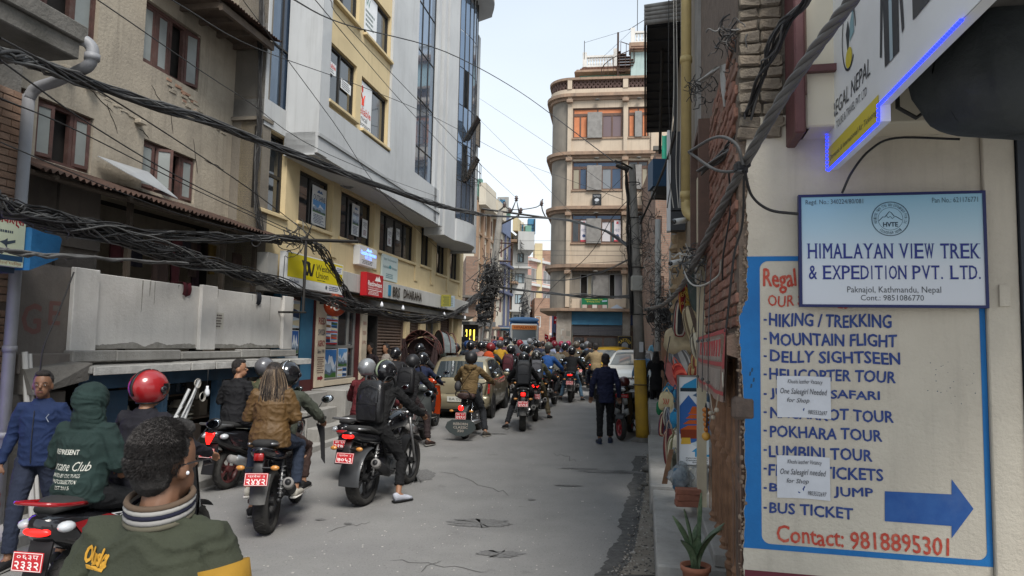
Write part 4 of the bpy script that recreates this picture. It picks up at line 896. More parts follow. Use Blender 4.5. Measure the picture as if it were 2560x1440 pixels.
 while z<4.6:
  for q in range(2):obj_me('brick',bricks2.choice(pr),pier,(.075+q*.135+bricks2.uniform(-.01,.01),-.004+bricks2.uniform(-.008,.012),z+bricks2.uniform(-.004,.004)),(bricks2.uniform(-.05,.05),bricks2.uniform(-.05,.05),bricks2.uniform(-.07,.07)))
  z+=.078;k+=1
 m=MB().use(mat('lintel_stone',(.24,.15,.11),.95,(.17,.12,.09),7,.8));pts=[]
 for i in range(20):
  f=i/19;u=.03+2.75*f;pts.append((u,.055+.02*math.sin(i*1.7)+r.uniform(-.015,.015),1.92+r.uniform(-.012,.012)))
 n=len(pts);v=[]
 for u,o,z in pts:v+=[(u,o,z-.07+r.uniform(-.02,.02)),(u,o,z+.05),(u,-.02,z+.075),(u,-.02,z-.09)]
 m.add(v,[(i*4+a,i*4+4+a,i*4+4+b,i*4+b) for i in range(n-1) for a,b in((0,1),(1,2),(2,3),(3,0))]+[(3,2,1,0),(n*4-4,n*4-3,n*4-2,n*4-1)]);sobj(m,'door_lintel')
 wd=M['wood_old']
 d=MB().use(mat('door_back',(.055,.03,.02),.8));d.box(.05,2.3,-.2,-.12,0,1.9);d.box(.02,.10,-.4,-.02,0,2.0);sobj(d,'door_recess')
 prof=[(.05,0),(.05,.35),(.06,.37),(.06,.40),(.045,.42),(.058,.45),(.04,.48),(.038,1.05),(.05,1.1),(.036,1.14),(.055,1.19),(.055,1.22),(.045,1.25),(.045,1.9)]
 for k,u in enumerate((.10,.38,.72,1.1,1.5,1.95)):
  d=MB().use(wd if k else mat('wood_grey',(.13,.095,.075),.85,(.08,.06,.05),8,.5,40));d.smooth=False
  d.lathe([(rr*1.15,z) for rr,z in prof],10,Matrix.Translation((u,-.06,0)))
  d.box(u-.05,u+.05,-.11,-.01,1.48,1.88,.01);d.box(u-.055,u+.055,-.115,-.005,.05,.3,.01)
  for q in(-.018,.018):d.box(u+q-.006,u+q+.006,-.005,.0,.5,1.02)
  sobj(d,'carved_post')
  if k:p=MB().use(wd);p.box(u-.27,u-.06,-.115,-.085,.1,1.86,.006);p.box(u-.2,u-.12,-.085,-.075,.5,1.0,.004);sobj(p,'door_panel')
 d=MB().use(mat('wood_grey',(.1,.1,.1)));d.box(-.015,.09,-.1,.035,1.46,1.60,.02);sobj(d,'carved_bracket')
 d=MB().use(wd);d.box(.2,2.3,-.13,-.02,1.70,1.80,.01);sobj(d,'head_rail')
 m=MB().use(M['concrete']);m.box(3.0,3.5,-.3,.02,2.6,7);sobj(m,'concrete_column')
 m=MB().use(M['dark_void']);m.box(1.9,3.0,-.15,-.005,2.85,3.9);sobj(m,'window_recess')
 m=MB().use(M['frame_brown']);
 for a in(1.85,2.95):m.box(a,a+.07,-.02,.1,2.8,3.95)
 m.box(1.92,2.95,-.02,.09,3.9,3.96);m.box(1.92,2.95,-.02,.09,2.8,2.86);sobj(m,'window_frame')
 m=MB().use(mat('jamb',(.50,.44,.31),.85,(.42,.36,.26),3,.2,streak=.3,dcol=(.25,.21,.16)));m.box(2.42,2.52,-.015,.07,.3,3.55,.005);sobj(m,'door_jamb')
 m=MB().use(M['concrete']);m.box(-.05,1.0,-.1,.32,0,.2,.01);sobj(m,'threshold')
 return t
build_corner()
def fixw(m,name,lab,cat,group=None):return fix(m,name,lab,cat,MWP,group)
def fixr(m,name,lab,cat,group=None):return fix(m,name,lab,cat,MRP,group)
def corner_things():
 r=random.Random(31)
 t=WP.thing('company_sign','white and pale blue trekking company board with dark blue frame on the painted wall','sign');y=-.09
 m=MB().use(mat('sign_grad',(.55,.60,.63),.35,spec=.5))
 u0,zt=WP.uz(1996,487,y);u1,_=WP.uz(2469,620,y);_,zb=WP.uz(2000,767,y)
 nt=bpy.data.materials['sign_grad'].node_tree;b=nt.nodes['Principled BSDF'];tc=nt.nodes.new('ShaderNodeTexCoord');sp=nt.nodes.new('ShaderNodeSeparateXYZ');rp=nt.nodes.new('ShaderNodeValToRGB');mr=nt.nodes.new('ShaderNodeMapRange')
 nt.links.new(tc.outputs['Object'],sp.inputs[0]);nt.links.new(sp.outputs['Z'],mr.inputs[0]);mr.inputs[1].default_value=zb;mr.inputs[2].default_value=zt;nt.links.new(mr.outputs[0],rp.inputs[0]);nt.links.new(rp.outputs[0],b.inputs['Base Color'])
 rp.color_ramp.elements[0].color=(.58,.60,.64,1);rp.color_ramp.elements[1].color=(.21,.42,.55,1);e=rp.color_ramp.elements.new(.35);e.color=(.56,.60,.64,1);e=rp.color_ramp.elements.new(.7);e.color=(.36,.52,.61,1)
 m.box(u0+.012,u1-.012,y+.006,y+.03,zb+.012,zt-.012);m.obj('board',None,t)
 m=MB().use(flatcol('101b52',.45));frame_box(m,u0,u1,zb,zt,y,y+.04,.016);m.obj('frame',None,t)
 yy=y+.0045;m=MB()
 def st(s,a,b,c,d,col,serif=False,**k):
  m.use(flatcol(col));U0,U1,Z0,Z1=wtext(m,s,a,b,c,d,yy,**k);return U0,U1,Z0,Z1
 st('Regd. No.: 340224/80/081',2014,2158,500,515,'2b3440');st('Pan No.: 621176771',2330,2445,494,507,'34505c')
 def serif_line(s,a,b,c,d,col='1c2b78'):
  cells=[];tot=0
  for ch in s:
   w=.45 if ch==' ' else .42 if ch in 'I.' else 1.0;cells.append((ch,tot,w));tot+=w+.16
  for ch,o,w in cells:
   if ch==' ':continue
   xa=a+(b-a)*o/tot;xb=a+(b-a)*(o+w)/tot
   if ch=='I':xa+=3;xb-=3
   if ch=='.':st(ch,xa+1,xa+6,d-6,d,col);continue
   U0,U1,Z0,Z1=st(ch,xa,xb,c,d,col,bold=.008)
   sw=(U1-U0)*.26;h=(Z1-Z0)*.045
   bars={'H':'aBAb','I':'mM','M':'aBAb','A':'ab','L':'aA','Y':'mAB','N':'aAB','V':'AB','E':'aA','W':'AB','T':'m','R':'aAb','K':'aAbB','X':'aAbB','P':'aA','D':'aA','&':''}.get(ch,'')
   for q in bars:
    zz=Z0 if q in 'abm' else Z1-h;cx={'a':U0+.06*(U1-U0),'b':U1-.06*(U1-U0),'m':(U0+U1)/2}[q.lower()]
    m.poly([(cx-sw/1.4,yy-.0002,zz),(cx+sw/1.4,yy-.0002,zz),(cx+sw/1.4,yy-.0002,zz+h),(cx-sw/1.4,yy-.0002,zz+h)])
 serif_line('HIMALAYAN VIEW TREK',2020,2452,609,646);serif_line('& EXPEDITION PVT. LTD.',2022,2458,664,698)
 st('Paknajol, Kathmandu, Nepal',2118,2353,716,736,'3a3f46');st('Cont.: 9851086770',2152,2310,737,751,'3a3f46')
 cx,cz=WP.uz(2226,547,yy);R=abs(WP.uz(2274,547,yy)[0]-cx)
 m.use(flatcol('243a4a'))
 for rr in(R,R*.97,R*.66):
  n=40;w_=.0022 if rr!=R*.66 else .002
  for i in range(n):a0,a1=2*PI*i/n,2*PI*(i+1)/n;m.poly([(cx+rr*math.cos(a0),yy,cz+rr*math.sin(a0)),(cx+rr*math.cos(a1),yy,cz+rr*math.sin(a1)),(cx+(rr-w_)*math.cos(a1),yy,cz+(rr-w_)*math.sin(a1)),(cx+(rr-w_)*math.cos(a0),yy,cz+(rr-w_)*math.sin(a0))])
 pts=[(-.6,-.1),(-.4,.12),(-.3,.1),(-.05,.42),(.05,.36),(.2,.15),(.3,.12),(.6,-.08)]
 m.tube([(cx+a*R,yy-.0005,cz+b*R) for a,b in pts],.0018,4);m.tube([(cx+a*R,yy-.0005,cz+b*R) for a,b in((-.2,.2),(-.12,.05),(0,.15),(.1,.0),(.2,.1))],.0014,4)
 text(m,'HVTE',cx-R*.38,cx+R*.38,cz-R*.45,cz-R*.2,yy,bold=.03)
 def arc_text(s,r0,a0,a1,hgt):
  for i,ch in enumerate(s):
   if ch==' ':continue
   a=a0+(a1-a0)*(i+.5)/len(s);sg=-1 if a1<a0 else 1;rot=a-PI/2 if sg<0 else a+PI/2
   mt=Matrix.Translation((cx+r0*math.cos(a),yy,cz+r0*math.sin(a)))@Matrix.Rotation(-rot,4,'Y');w=abs(a1-a0)*r0/len(s)*.36;text(m,ch,-w,w,-hgt/2,hgt/2,0,mtx=mt)
 arc_text('Himalayan View Trek and Expedition Pvt. Ltd',R*.81,math.radians(200),math.radians(-20),R*.16);arc_text('Kathmandu, Nepal',R*.81,math.radians(228),math.radians(312),R*.16)
 m.obj('lettering',None,t)
 for(x0,x1,y0,y1,w,lab) in((1942,2077,940,1043,'Needed','upper'),(1942,2075,1138,1244,'needed','lower')):
  m=MB().use(mat('paper',(.60,.61,.64),.8,(.54,.55,.58),5,.3,12));u0,zt=WP.uz(x0,y0,-.006);u1,_=WP.uz(x1,(y0+y1)/2,-.006);_,zb=WP.uz(x0,y1,-.006)
  m.grid(lambda a,q:(u0+(u1-u0)*a,-.0065-.003*math.sin(a*5+q*3)*(a*(1-a))*4,zt+(zb-zt)*q+.004*math.sin(3*a)),10,8)
  y=-.0105;m.use(flatcol('23252c'));W_=u1-u0;Hh=zt-zb;tz=lambda f:zt-Hh*f
  for s,a,b,c,d in(('Khushi leather Vacancy',.2,.85,.2,.07),('One Salesgirl '+w,.06,.93,.47,.29),('for Shop',.18,.6,.66,.52),('9803532697',.58,.93,.9,.80)):text(m,s,u0+W_*a,u0+W_*b,tz(c),tz(d),y,shear=.25,wob=.006)
  fixw(m,'paper_note',lab+' handwritten vacancy note stuck over the blue painted list','note')
 t2=RP.thing('woven_banner','plastic covered striped woven banner hung above the carved wooden door','banner')
 m=MB().use(mat('weave',(.33,.22,.18),.7,(.22,.17,.14),25,.5,60));rr_=mat('weave_red',(.36,.06,.06),.7);wh=mat('weave_pale',(.42,.36,.31),.7)
 f=lambda a,q:(.03+2.35*a,.065+.015*math.sin(a*11)*q+.02*q,2.02-.03*a-(.46-.05*a)*q-.02*math.sin(PI*a)*q)
 m.grid(f,40,8);m.grid(lambda a,q:(f(a,q)[0],f(a,q)[1]-.012,f(a,q)[2]),40,8);m.obj('cloth',None,t2)
 m=MB().use(rr_);g=lambda a,q:(f(a,q)[0],f(a,q)[1]+.003,f(a,q)[2])
 m.grid(lambda a,q:g(a*.045,q*.55),3,6);m.grid(lambda a,q:g(a,.46+.06*q),40,1);m.grid(lambda a,q:g(a,.86+.05*q),40,1);m.grid(lambda a,q:g(a,.06*q),40,1);m.obj('red_band',None,t2)
 m=MB().use(wh)
 for k in range(46):
  a=.07+.93*k/46;b=a+.012
  for q0,q1 in((.09,.44),(.54,.84)):
   e=.05*math.sin(k*2.3);m.quad(g(a,q0+.02),g(b,q0+.02),g(b+.004*math.sin(k),q1+e*.3),g(a+.004*math.sin(k),q1+e*.3))
 m.obj('pale_weave',None,t2)
 m=MB().use(rr_);
 for k in range(9):a=.1+.085*k;m.tube([g(a,.14),g(a+.012,.38)],.008,4);m.tube([g(a+.03,.14),g(a+.01,.3)],.008,4)
 m.obj('red_lettering',None,t2)
 m=MB().use(flatcol('d9d6c4'));m.grid(lambda a,q:(g(a*.03,.6+q*.2)[0]+.01,g(0,.6)[1]+.003,g(0,.6+q*.2)[2]),2,3);m.use(flatcol('1f3d24')).grid(lambda a,q:(g(a*.03,.8+q*.1)[0]+.01,g(0,.6)[1]+.004,g(0,.8+q*.1)[2]),2,3);m.obj('corner_print',None,t2)
 m=MB().use(mat('twine',(.36,.31,.24),.9));m.tube(spline([(.16,.10,1.6),(.25,.11,1.5),(.45,.11,1.46),(.75,.10,1.55),(1.0,.11,1.62)],6),.004,5)
 for u,z in((.18,1.5),(.42,1.43),(.62,1.44)):m.ball((u,.11,z),.016,8)
 fixr(m,'twine','pale twine with beads looped under the woven banner','twine')
 m=MB().use(mat('ochre',H3('a8682a'),.5));m.smooth=True
 for k in range(5):m.ball((.85,.12,1.44-.035*k),(.03-.003*k,.03-.003*k,.02),10)
 m.use(mat('ochre2',H3('b98a3a'),.45)).ball((.85,.12,1.25),.032,12);m.use(M['frame_dk']).tube([(.85+.075*math.cos(a*PI/8),.12,1.4+.085*math.sin(a*PI/8)) for a in range(16)],.006,5,closed=True)
 fixr(m,'hanging_ornament','small orange brass ornament hanging on twine before the carved door','ornament')
 for k,u in enumerate((1.2,1.7,.7)):
  m=MB().use(M['cable_grey']);m.tube(spline([(u,.12,1.55),(u-.05,.12,1.9),(u+.1,.1,2.2),(u+.35,.06,2.6)],6),.004,5)
  for q in(1.65,1.95):m.ball((u-.01,.12,q),.014,8)
  fixr(m,'hanging_string',['beaded string over the middle of the woven banner','beaded string over the far half of the woven banner','beaded string over the near half of the woven banner'][k],'string')
 t3=WP.thing('timber_window','maroon timber window with cream panels high beside the rough brick pier','window')
 mr_=mat('maroon_wood',(.12,.045,.045),.55,(.09,.035,.035),6,.2);a0=WP.uz(1985,200,-.3)[0]
 m=MB().use(mr_);zb=WP.uz(1990,322,-.3)[1]
 for k in range(4):o=-.30+.075*k;m.box(a0+.004+.05*k,a0+.045+.05*k,o,.03,zb+.05*(3-k)*0+.02*k,4.8)
 m.box(a0,a0+.06,-.32,.03,zb-.03,4.8,.01);m.box(a0+.06,a0+.85,-.32,-.28,zb+.33,zb+.37)
 m.obj('frame',None,t3)
 m=MB().use(mat('cream_panel',(.62,.56,.44),.7));m.box(a0+.07,a0+1.0,-.26,.02,zb+.02,zb+.9,.01);m.obj('panel',None,t3)
 m=MB().use(M['frame_brown']);m.box(a0+.02,a0+.07,-.31,-.29,zb+.2,4.8);m.obj('moulding',None,t3)
 RS=Plane(1.88,4.12,math.radians(-90-10.8))
 t4=RS.thing('overhead_sign','long overhead travel agency sign board with black jacket prints and blue light strip','sign')
 z0=2.97
 m=MB().use(M['white_sign']);m.add([(0,0,z0),(.93,0,z0),(.93,0,z0+.08),(3.3,0,z0+.08),(3.3,0,4.4),(0,0,4.4)],[(0,1,2,3,4,5)]);m.box(0,.93,.004,.05,z0,4.4);m.box(.93,3.3,.004,.05,z0+.08,4.4);m.obj('board',None,t4)
 y=-.002;m=MB();m.use(flatcol('c9b83a')).poly([(.01,y,z0+.01),(.93,y,z0+.01),(.93,y,z0+.13),(.01,y,z0+.13)]);m.obj('yellow_band',None,t4)
 m=MB().use(flatcol('26303a'));cx,cz=.47,z0+.62
 n=30
 for i in range(n):
  a0_,a1_=2*PI*i/n,2*PI*(i+1)/n
  if 0<=i<26:m.poly([(cx+.13*math.cos(a0_),y-.001,cz+.19*math.sin(a0_)),(cx+.13*math.cos(a1_),y-.001,cz+.19*math.sin(a1_)),(cx+.118*math.cos(a1_),y-.001,cz+.176*math.sin(a1_)),(cx+.118*math.cos(a0_),y-.001,cz+.176*math.sin(a0_))])
 m.poly([(cx-.02,y-.001,cz-.1),(cx-.05,y-.001,cz+.03),(cx-.01,y-.001,cz+.09),(cx+.02,y-.001,cz+.02)]);m.use(flatcol('7fa3ab')).poly([(cx+.02,y-.001,cz-.04),(cx+.1,y-.001,cz-.02),(cx+.09,y-.001,cz+.12),(cx+.03,y-.001,cz+.06)])
 m.use(flatcol('c9b83a')).poly([(cx+.06*math.cos(a),y-.0015,cz-.12+.055*math.sin(a)) for a in[k*PI/8 for k in range(16)]])
 m.obj('emblem',None,t4)
 m=MB().use(flatcol('2a3038'));text(m,'REGAL NEPAL',.12,.82,z0+.27,z0+.36,y-.001,shear=.15);text(m,'TOURS & TRAVEL PVT. LTD',.2,.76,z0+.19,z0+.235,y-.001);text(m,'Domestic & International Air Ticketing',.05,.9,z0+.035,z0+.075,y-.001,shear=.2);m.obj('lettering',None,t4)
 m=MB()
 def jacket(u,z,w,h,c,c2):
  m.use(flatcol(c)).poly([(u-w*.35,y-.001,z),(u+w*.35,y-.001,z),(u+w*.38,y-.001,z+h*.55),(u+w*.5,y-.001,z+h*.1),(u+w*.6,y-.001,z+h*.12),(u+w*.45,y-.001,z+h*.85),(u+w*.15,y-.001,z+h),(u-w*.15,y-.001,z+h),(u-w*.45,y-.001,z+h*.85),(u-w*.6,y-.001,z+h*.12),(u-w*.5,y-.001,z+h*.1),(u-w*.38,y-.001,z+h*.55)]);m.use(flatcol(c2)).poly([(u-.02,y-.002,z),(u+.02,y-.002,z),(u+.02,y-.002,z+h*.95),(u-.02,y-.002,z+h*.95)])
 jacket(1.12,z0+.22,.26,.62,'33363c','9fb0b8');jacket(1.95,z0+.45,.34,.8,'22304a','6d8fb0');
 m.use(flatcol('3b3d40'));m.box(1.38,1.58,y-.003,y-.001,z0+.28,z0+.5);m.box(1.36,1.62,y-.003,y-.001,z0+.62,z0+1.0);m.use(flatcol('8d9296')).box(1.41,1.5,y-.005,y-.0032,z0+.42,z0+.45)
 m.obj('jacket_print',None,t4)
 led=mat('led_blue',(.01,.02,.8),.3,emit=(.015,.03,1),es=1.2);m=MB().use(led)
 for i in range(42):m.box(.02+i*.0218,.034+i*.0218,-.012,.0,z0-.012,z0-.002)
 for i in range(40):m.box(.95+i*.022,.964+i*.022,-.012,0,z0+.068,z0+.078)
 for i in range(42):m.box(-.012,-.002,-.012,0,z0+i*.022,z0+.012+i*.022)
 for i in range(4):m.box(.932,.942,-.012,0,z0+i*.022,z0+.014+i*.022)
 m.obj('light_strip',None,t4)
 t5=RS.thing('canopy','dark canopy frame and slab projecting above the right doorway','canopy')
 m=MB().use(M['concrete_dk']);m.box(.0,3.4,.06,1.9,3.42,3.6);m.obj('slab',None,t5)
 m=MB().use(M['frame_dk'])
 for u in(1.0,2.0):m.tube([(u,.08,3.39),(u,1.6,3.39)],.018,6)
 m.tube([(.42,.25,3.4),(.42,.25,3.2),(.42,.34,3.14),(.42,.42,3.2),(.42,.42,3.4)],.012,6);m.obj('steel_hook',None,t5)
 m=MB().use(mat('black_tarp',(.022,.026,.028),.75,(.05,.055,.055),2.5,.7,10));m.smooth=True;c0=pt(2575,190,3.2)
 SE=lambda v,e:math.copysign(abs(v)**e,v)
 vs,rings,nn=[],14,18
 m.grid(lambda a,q:(c0.x-.43*SE(math.sin(PI*q),.5)*SE(math.cos(2*PI*a),.5)*(1+.16*mnoise.noise(Vector((math.cos(6.28*a)*2,math.sin(6.28*a)*2,q*5)))),c0.y+.3*SE(math.sin(PI*q),.5)*SE(math.sin(2*PI*a),.5),c0.z+.27*SE(math.cos(PI*q),.7)+.03*mnoise.noise(Vector((a*5,q*3,2)))),40,20)
 tag(m.obj('wrapped_bundle',None),'large black wrapped bundle hanging under the canopy at the right edge','bundle')
 for k,(y0,y1,z,w0,w1) in enumerate(((5.2,7.9,.3,.47,.02),(8.0,12.5,.33,.5,.02),(12.6,20,.42,.45,.0))):
  m=MB().use(M['concrete']);u0=(y0-4.33)/math.cos(math.radians(10.8));u1=(y1-4.33)/math.cos(math.radians(10.8));m.box(u0,u1,-.1,w0,0,z+gz(y0),.015);o=m.obj('shop_step',None);o.matrix_world=MRP;o['kind']='structure'
 m=MB().use(M['concrete']);m.box(.92,3.4,-.1,.06,.3,.40,.01);o=m.obj('shop_step',None);o.matrix_world=MRP;o['kind']='structure'
 for k,(x,yy,s) in enumerate(((1622,1180,.11),(1612,1215,.05),(1600,1225,.04),(1640,1330,.06))):
  p=ground(x,yy);m=MB().use(M['concrete_dk']);m.smooth=True;m.ball((p.x,p.y,s*.4),(s,s*1.2,s*.6),8);tag(m.obj('stone',None),['large grey stone against the shop step','small stone in the gutter left of the large one','smallest stone in the gutter grit','rounded stone in the near gutter'][k],'stone')
 t6=thing('street_sign','framed standing tour board with orange pagoda photo leaning at the shop','sign',(0,0,0));d=6.95
 P0=Plane(pt(1694,1100,d).x,d,math.radians(6));t6.location=P0.o;t6.rotation_euler=(0,0,P0.a)
 zt=P0.uz(1694,938)[1];zb=P0.uz(1694,1165)[1];w=.34
 m=MB().use(mat('board_white',(.62,.64,.66),.35));m.box(.012,w-.012,.004,.02,zb+.012,zt-.012);m.obj('board',None,t6)
 m=MB().use(M['steel']);frame_box(m,0,w,zb,zt,-.004,.026,.014);m.box(.03,.055,0,.02,zb-.26,zb);m.box(w-.06,w-.035,0,.02,zb-.26,zb);m.obj('frame',None,t6)
 m=MB();y=.003;h=zt-zb;Q=lambda a,b,k=0:(a*w,y-.0005*k,zb+b*h)
 m.use(flatcol('2a5a9a')).poly([Q(.06,.36),Q(.06,.66),Q(.33,.78),Q(.95,.5),Q(.95,.3),Q(.4,.25)])
 m.use(flatcol('b5531d'));
 for k,(b,hw) in enumerate(((.4,.42),(.46,.34),(.52,.26),(.57,.19),(.61,.12))):m.poly([Q(.5-hw,b,1),Q(.5+hw,b,1),Q(.5+hw*.45,b+.045,1),Q(.5-hw*.45,b+.045,1)])
 m.use(flatcol('7a3214')).poly([Q(.1,.3,1),Q(.9,.3,1),Q(.92,.4,1),Q(.08,.4,1)]);m.use(flatcol('c9a13a')).poly([Q(.1,.24,2),Q(.4,.24,2),Q(.38,.31,2),Q(.12,.31,2)])
 m.use(flatcol('2f8ab8')).poly([Q(.08,.85),Q(.95,.85),Q(.9,.93),Q(.55,.97),Q(.2,.9)]);m.use(flatcol('1c2a33')).poly([Q(.08,.82,1),Q(.95,.82,1),Q(.95,.86,1),Q(.08,.86,1)]);m.use(flatcol('44607a')).poly([Q(.45,.78),Q(.96,.7),Q(.96,.8),Q(.6,.81)])
 m.use(flatcol('b9c6cb')).poly([Q(.42,.24),Q(.96,.12),Q(.96,.36),Q(.7,.31)])
 m.use(flatcol('2f8ab8')).poly([Q(.42,.155),Q(.62,.215),Q(.82,.155),Q(.72,.155),Q(.72,.125),Q(.96,.125),Q(.96,.1),Q(.52,.1),Q(.52,.155)])
 m.use(flatcol('2c2f33'))
 for k,s in enumerate(('Paknajol, Ktm','Contact: +977','Email: info','Web: www')):text(m,s,w*(.25+.1*k*(k>1)),w*(.92 if k<2 else .9),zb+h*(.072-.023*k+.005),zb+h*(.072-.023*k+.021),y-.0005,bold=.02)
 m.obj('print',None,t6)
 for k in range(3):
  b=MB().use(mat('loose_brick',(.30,.12,.075),.95,(.22,.09,.06),8,.7));p=pt(1722,1250,6.75);b.box(-.115,.115,-.055,.055,0,.055,.006);o=b.obj('loose_brick',None);o.location=(p.x+r.uniform(-.012,.012),p.y,.40+.0555*k);o.rotation_euler=(0,0,r.uniform(-.1,.1));tag(o,['bottom','middle','top'][k]+' brick of the small stack under the pagoda board','brick','loose bricks')
 p=pt(1739,1400,4.95);base=Vector((p.x,p.y,.2))
 t7=thing('potted_plant','snake plant with stiff upright leaves in a terracotta pot by the carved door','plant',base)
 m=MB().use(mat('terracotta',(.33,.13,.075),.85,(.25,.1,.06),5,.3));m.smooth=True;m.lathe([(.001,0),(.065,0),(.092,.17),(.103,.172),(.105,.205),(.092,.205),(.088,.175),(.001,.17)],24);m.obj('pot',None,t7)
 m=MB().use(mat('soil',(.035,.025,.018),1,bump=1));m.lathe([(.09,.176),(.001,.182)],18,cap=False)
 for _ in range(40):a=r.random()*6.3;q=r.random()*.08;m.ball((q*math.cos(a),q*math.sin(a),.182),r.uniform(.003,.008),5)
 m.obj('soil',None,t7)
 lf=mat('snake_leaf',(.045,.085,.04),.5,(.13,.17,.10),26,.1,40)
 for k,(a,lean,h,w) in enumerate(((.2,.03,.52,.026),(2.4,.28,.36,.03),(4.0,.45,.28,.028),(5.4,.35,.36,.028),(1.2,.12,.30,.03),(3.3,.1,.42,.026),(.6,.55,.33,.024),(4.8,.06,.24,.03))):
  m=MB().use(lf);m.smooth=True;dx,dy=math.cos(a),math.sin(a)
  def leaf(s_,q):
   ww=w*(.75+.5*s_)*(1-max(0,s_-.7)**1.6/(.3**1.6)*.97);bnd=lean*s_*s_*h*1.6;tx=(q-.5)*2
   return(dx*(.015+bnd)-dy*tx*ww,dy*(.015+bnd)+dx*tx*ww,.175+h*s_*(1-.3*lean*s_)+.0) if True else 0
  m.grid(lambda s_,q:tuple(Vector(leaf(s_,q))+Vector((dx,dy,0))*(.006*((q-.5)*2)**2)),12,4);m.grid(lambda s_,q:tuple(Vector(leaf(s_,q))+Vector((dx,dy,0))*(-.004*(1-((q-.5)*2)**2))),12,4);m.obj('leaf',None,t7)
corner_things()
def shade(h,f):return tuple(min(1,x*f) for x in H3(h))
def bag(name,px,py,w,h,d,col,lab,stripes=None,tilt=0,fat=.35,cat='bag',handle=True,n=0,across=False):
 "soft hanging bag: superellipsoid body with stripe bands built as colour zones"
 c=pt(px,py,d);t=thing(name,lab,cat,c,r_bag.uniform(-.5,.3),'bags and cloth goods hung outside the shop');t.rotation_euler[1]=tilt
 base=mat('bagm'+col,H3(col),.85,shade(col,.75),9,.5,45);m=MB().use(base);m.smooth=True
 nu,nv=20,12;W_,H_=w/2,h/2
 def f(a,q):
  th=2*PI*a;ph=PI*q;ca,sa=math.cos(th),math.sin(th);e=.6
  sg=lambda v:math.copysign(abs(v)**e,v);rr=abs(math.sin(ph))**.45
  k=1+.06*mnoise.noise(Vector((ca*2,sa*2,q*5+px)))
  return(W_*sg(ca)*rr*k*(.85+.15*q),W_*fat*sg(sa)*rr*k*(1.1 if q>.5 else .8),H_*math.cos(ph)+.02*math.sin(th*3))
 m.grid(f,nu,nv)
 if stripes:
  mats=[base]+[mat('bagm'+s,H3(s),.85,shade(s,.75),9,.5,45) for s in stripes];m.mats=mats;k=0
  for fi,face in enumerate(m.f):
   i,j=divmod(fi,nv);m.m[fi]=(j if across else i)%len(mats)
 m.obj('bag_body',None,t)
 if handle:
  s=MB().use(mat('bagm'+(stripes[0] if stripes else col),H3(col)));s.smooth=True
  s.tube([(-W_*.4,0,H_*.8),(-W_*.25,0,H_*1.3),(0,0,H_*1.45+.02),(W_*.25,0,H_*1.3),(W_*.4,0,H_*.8)],.007,5);s.obj('handle',None,t)
 return t
r_bag=random.Random(17)
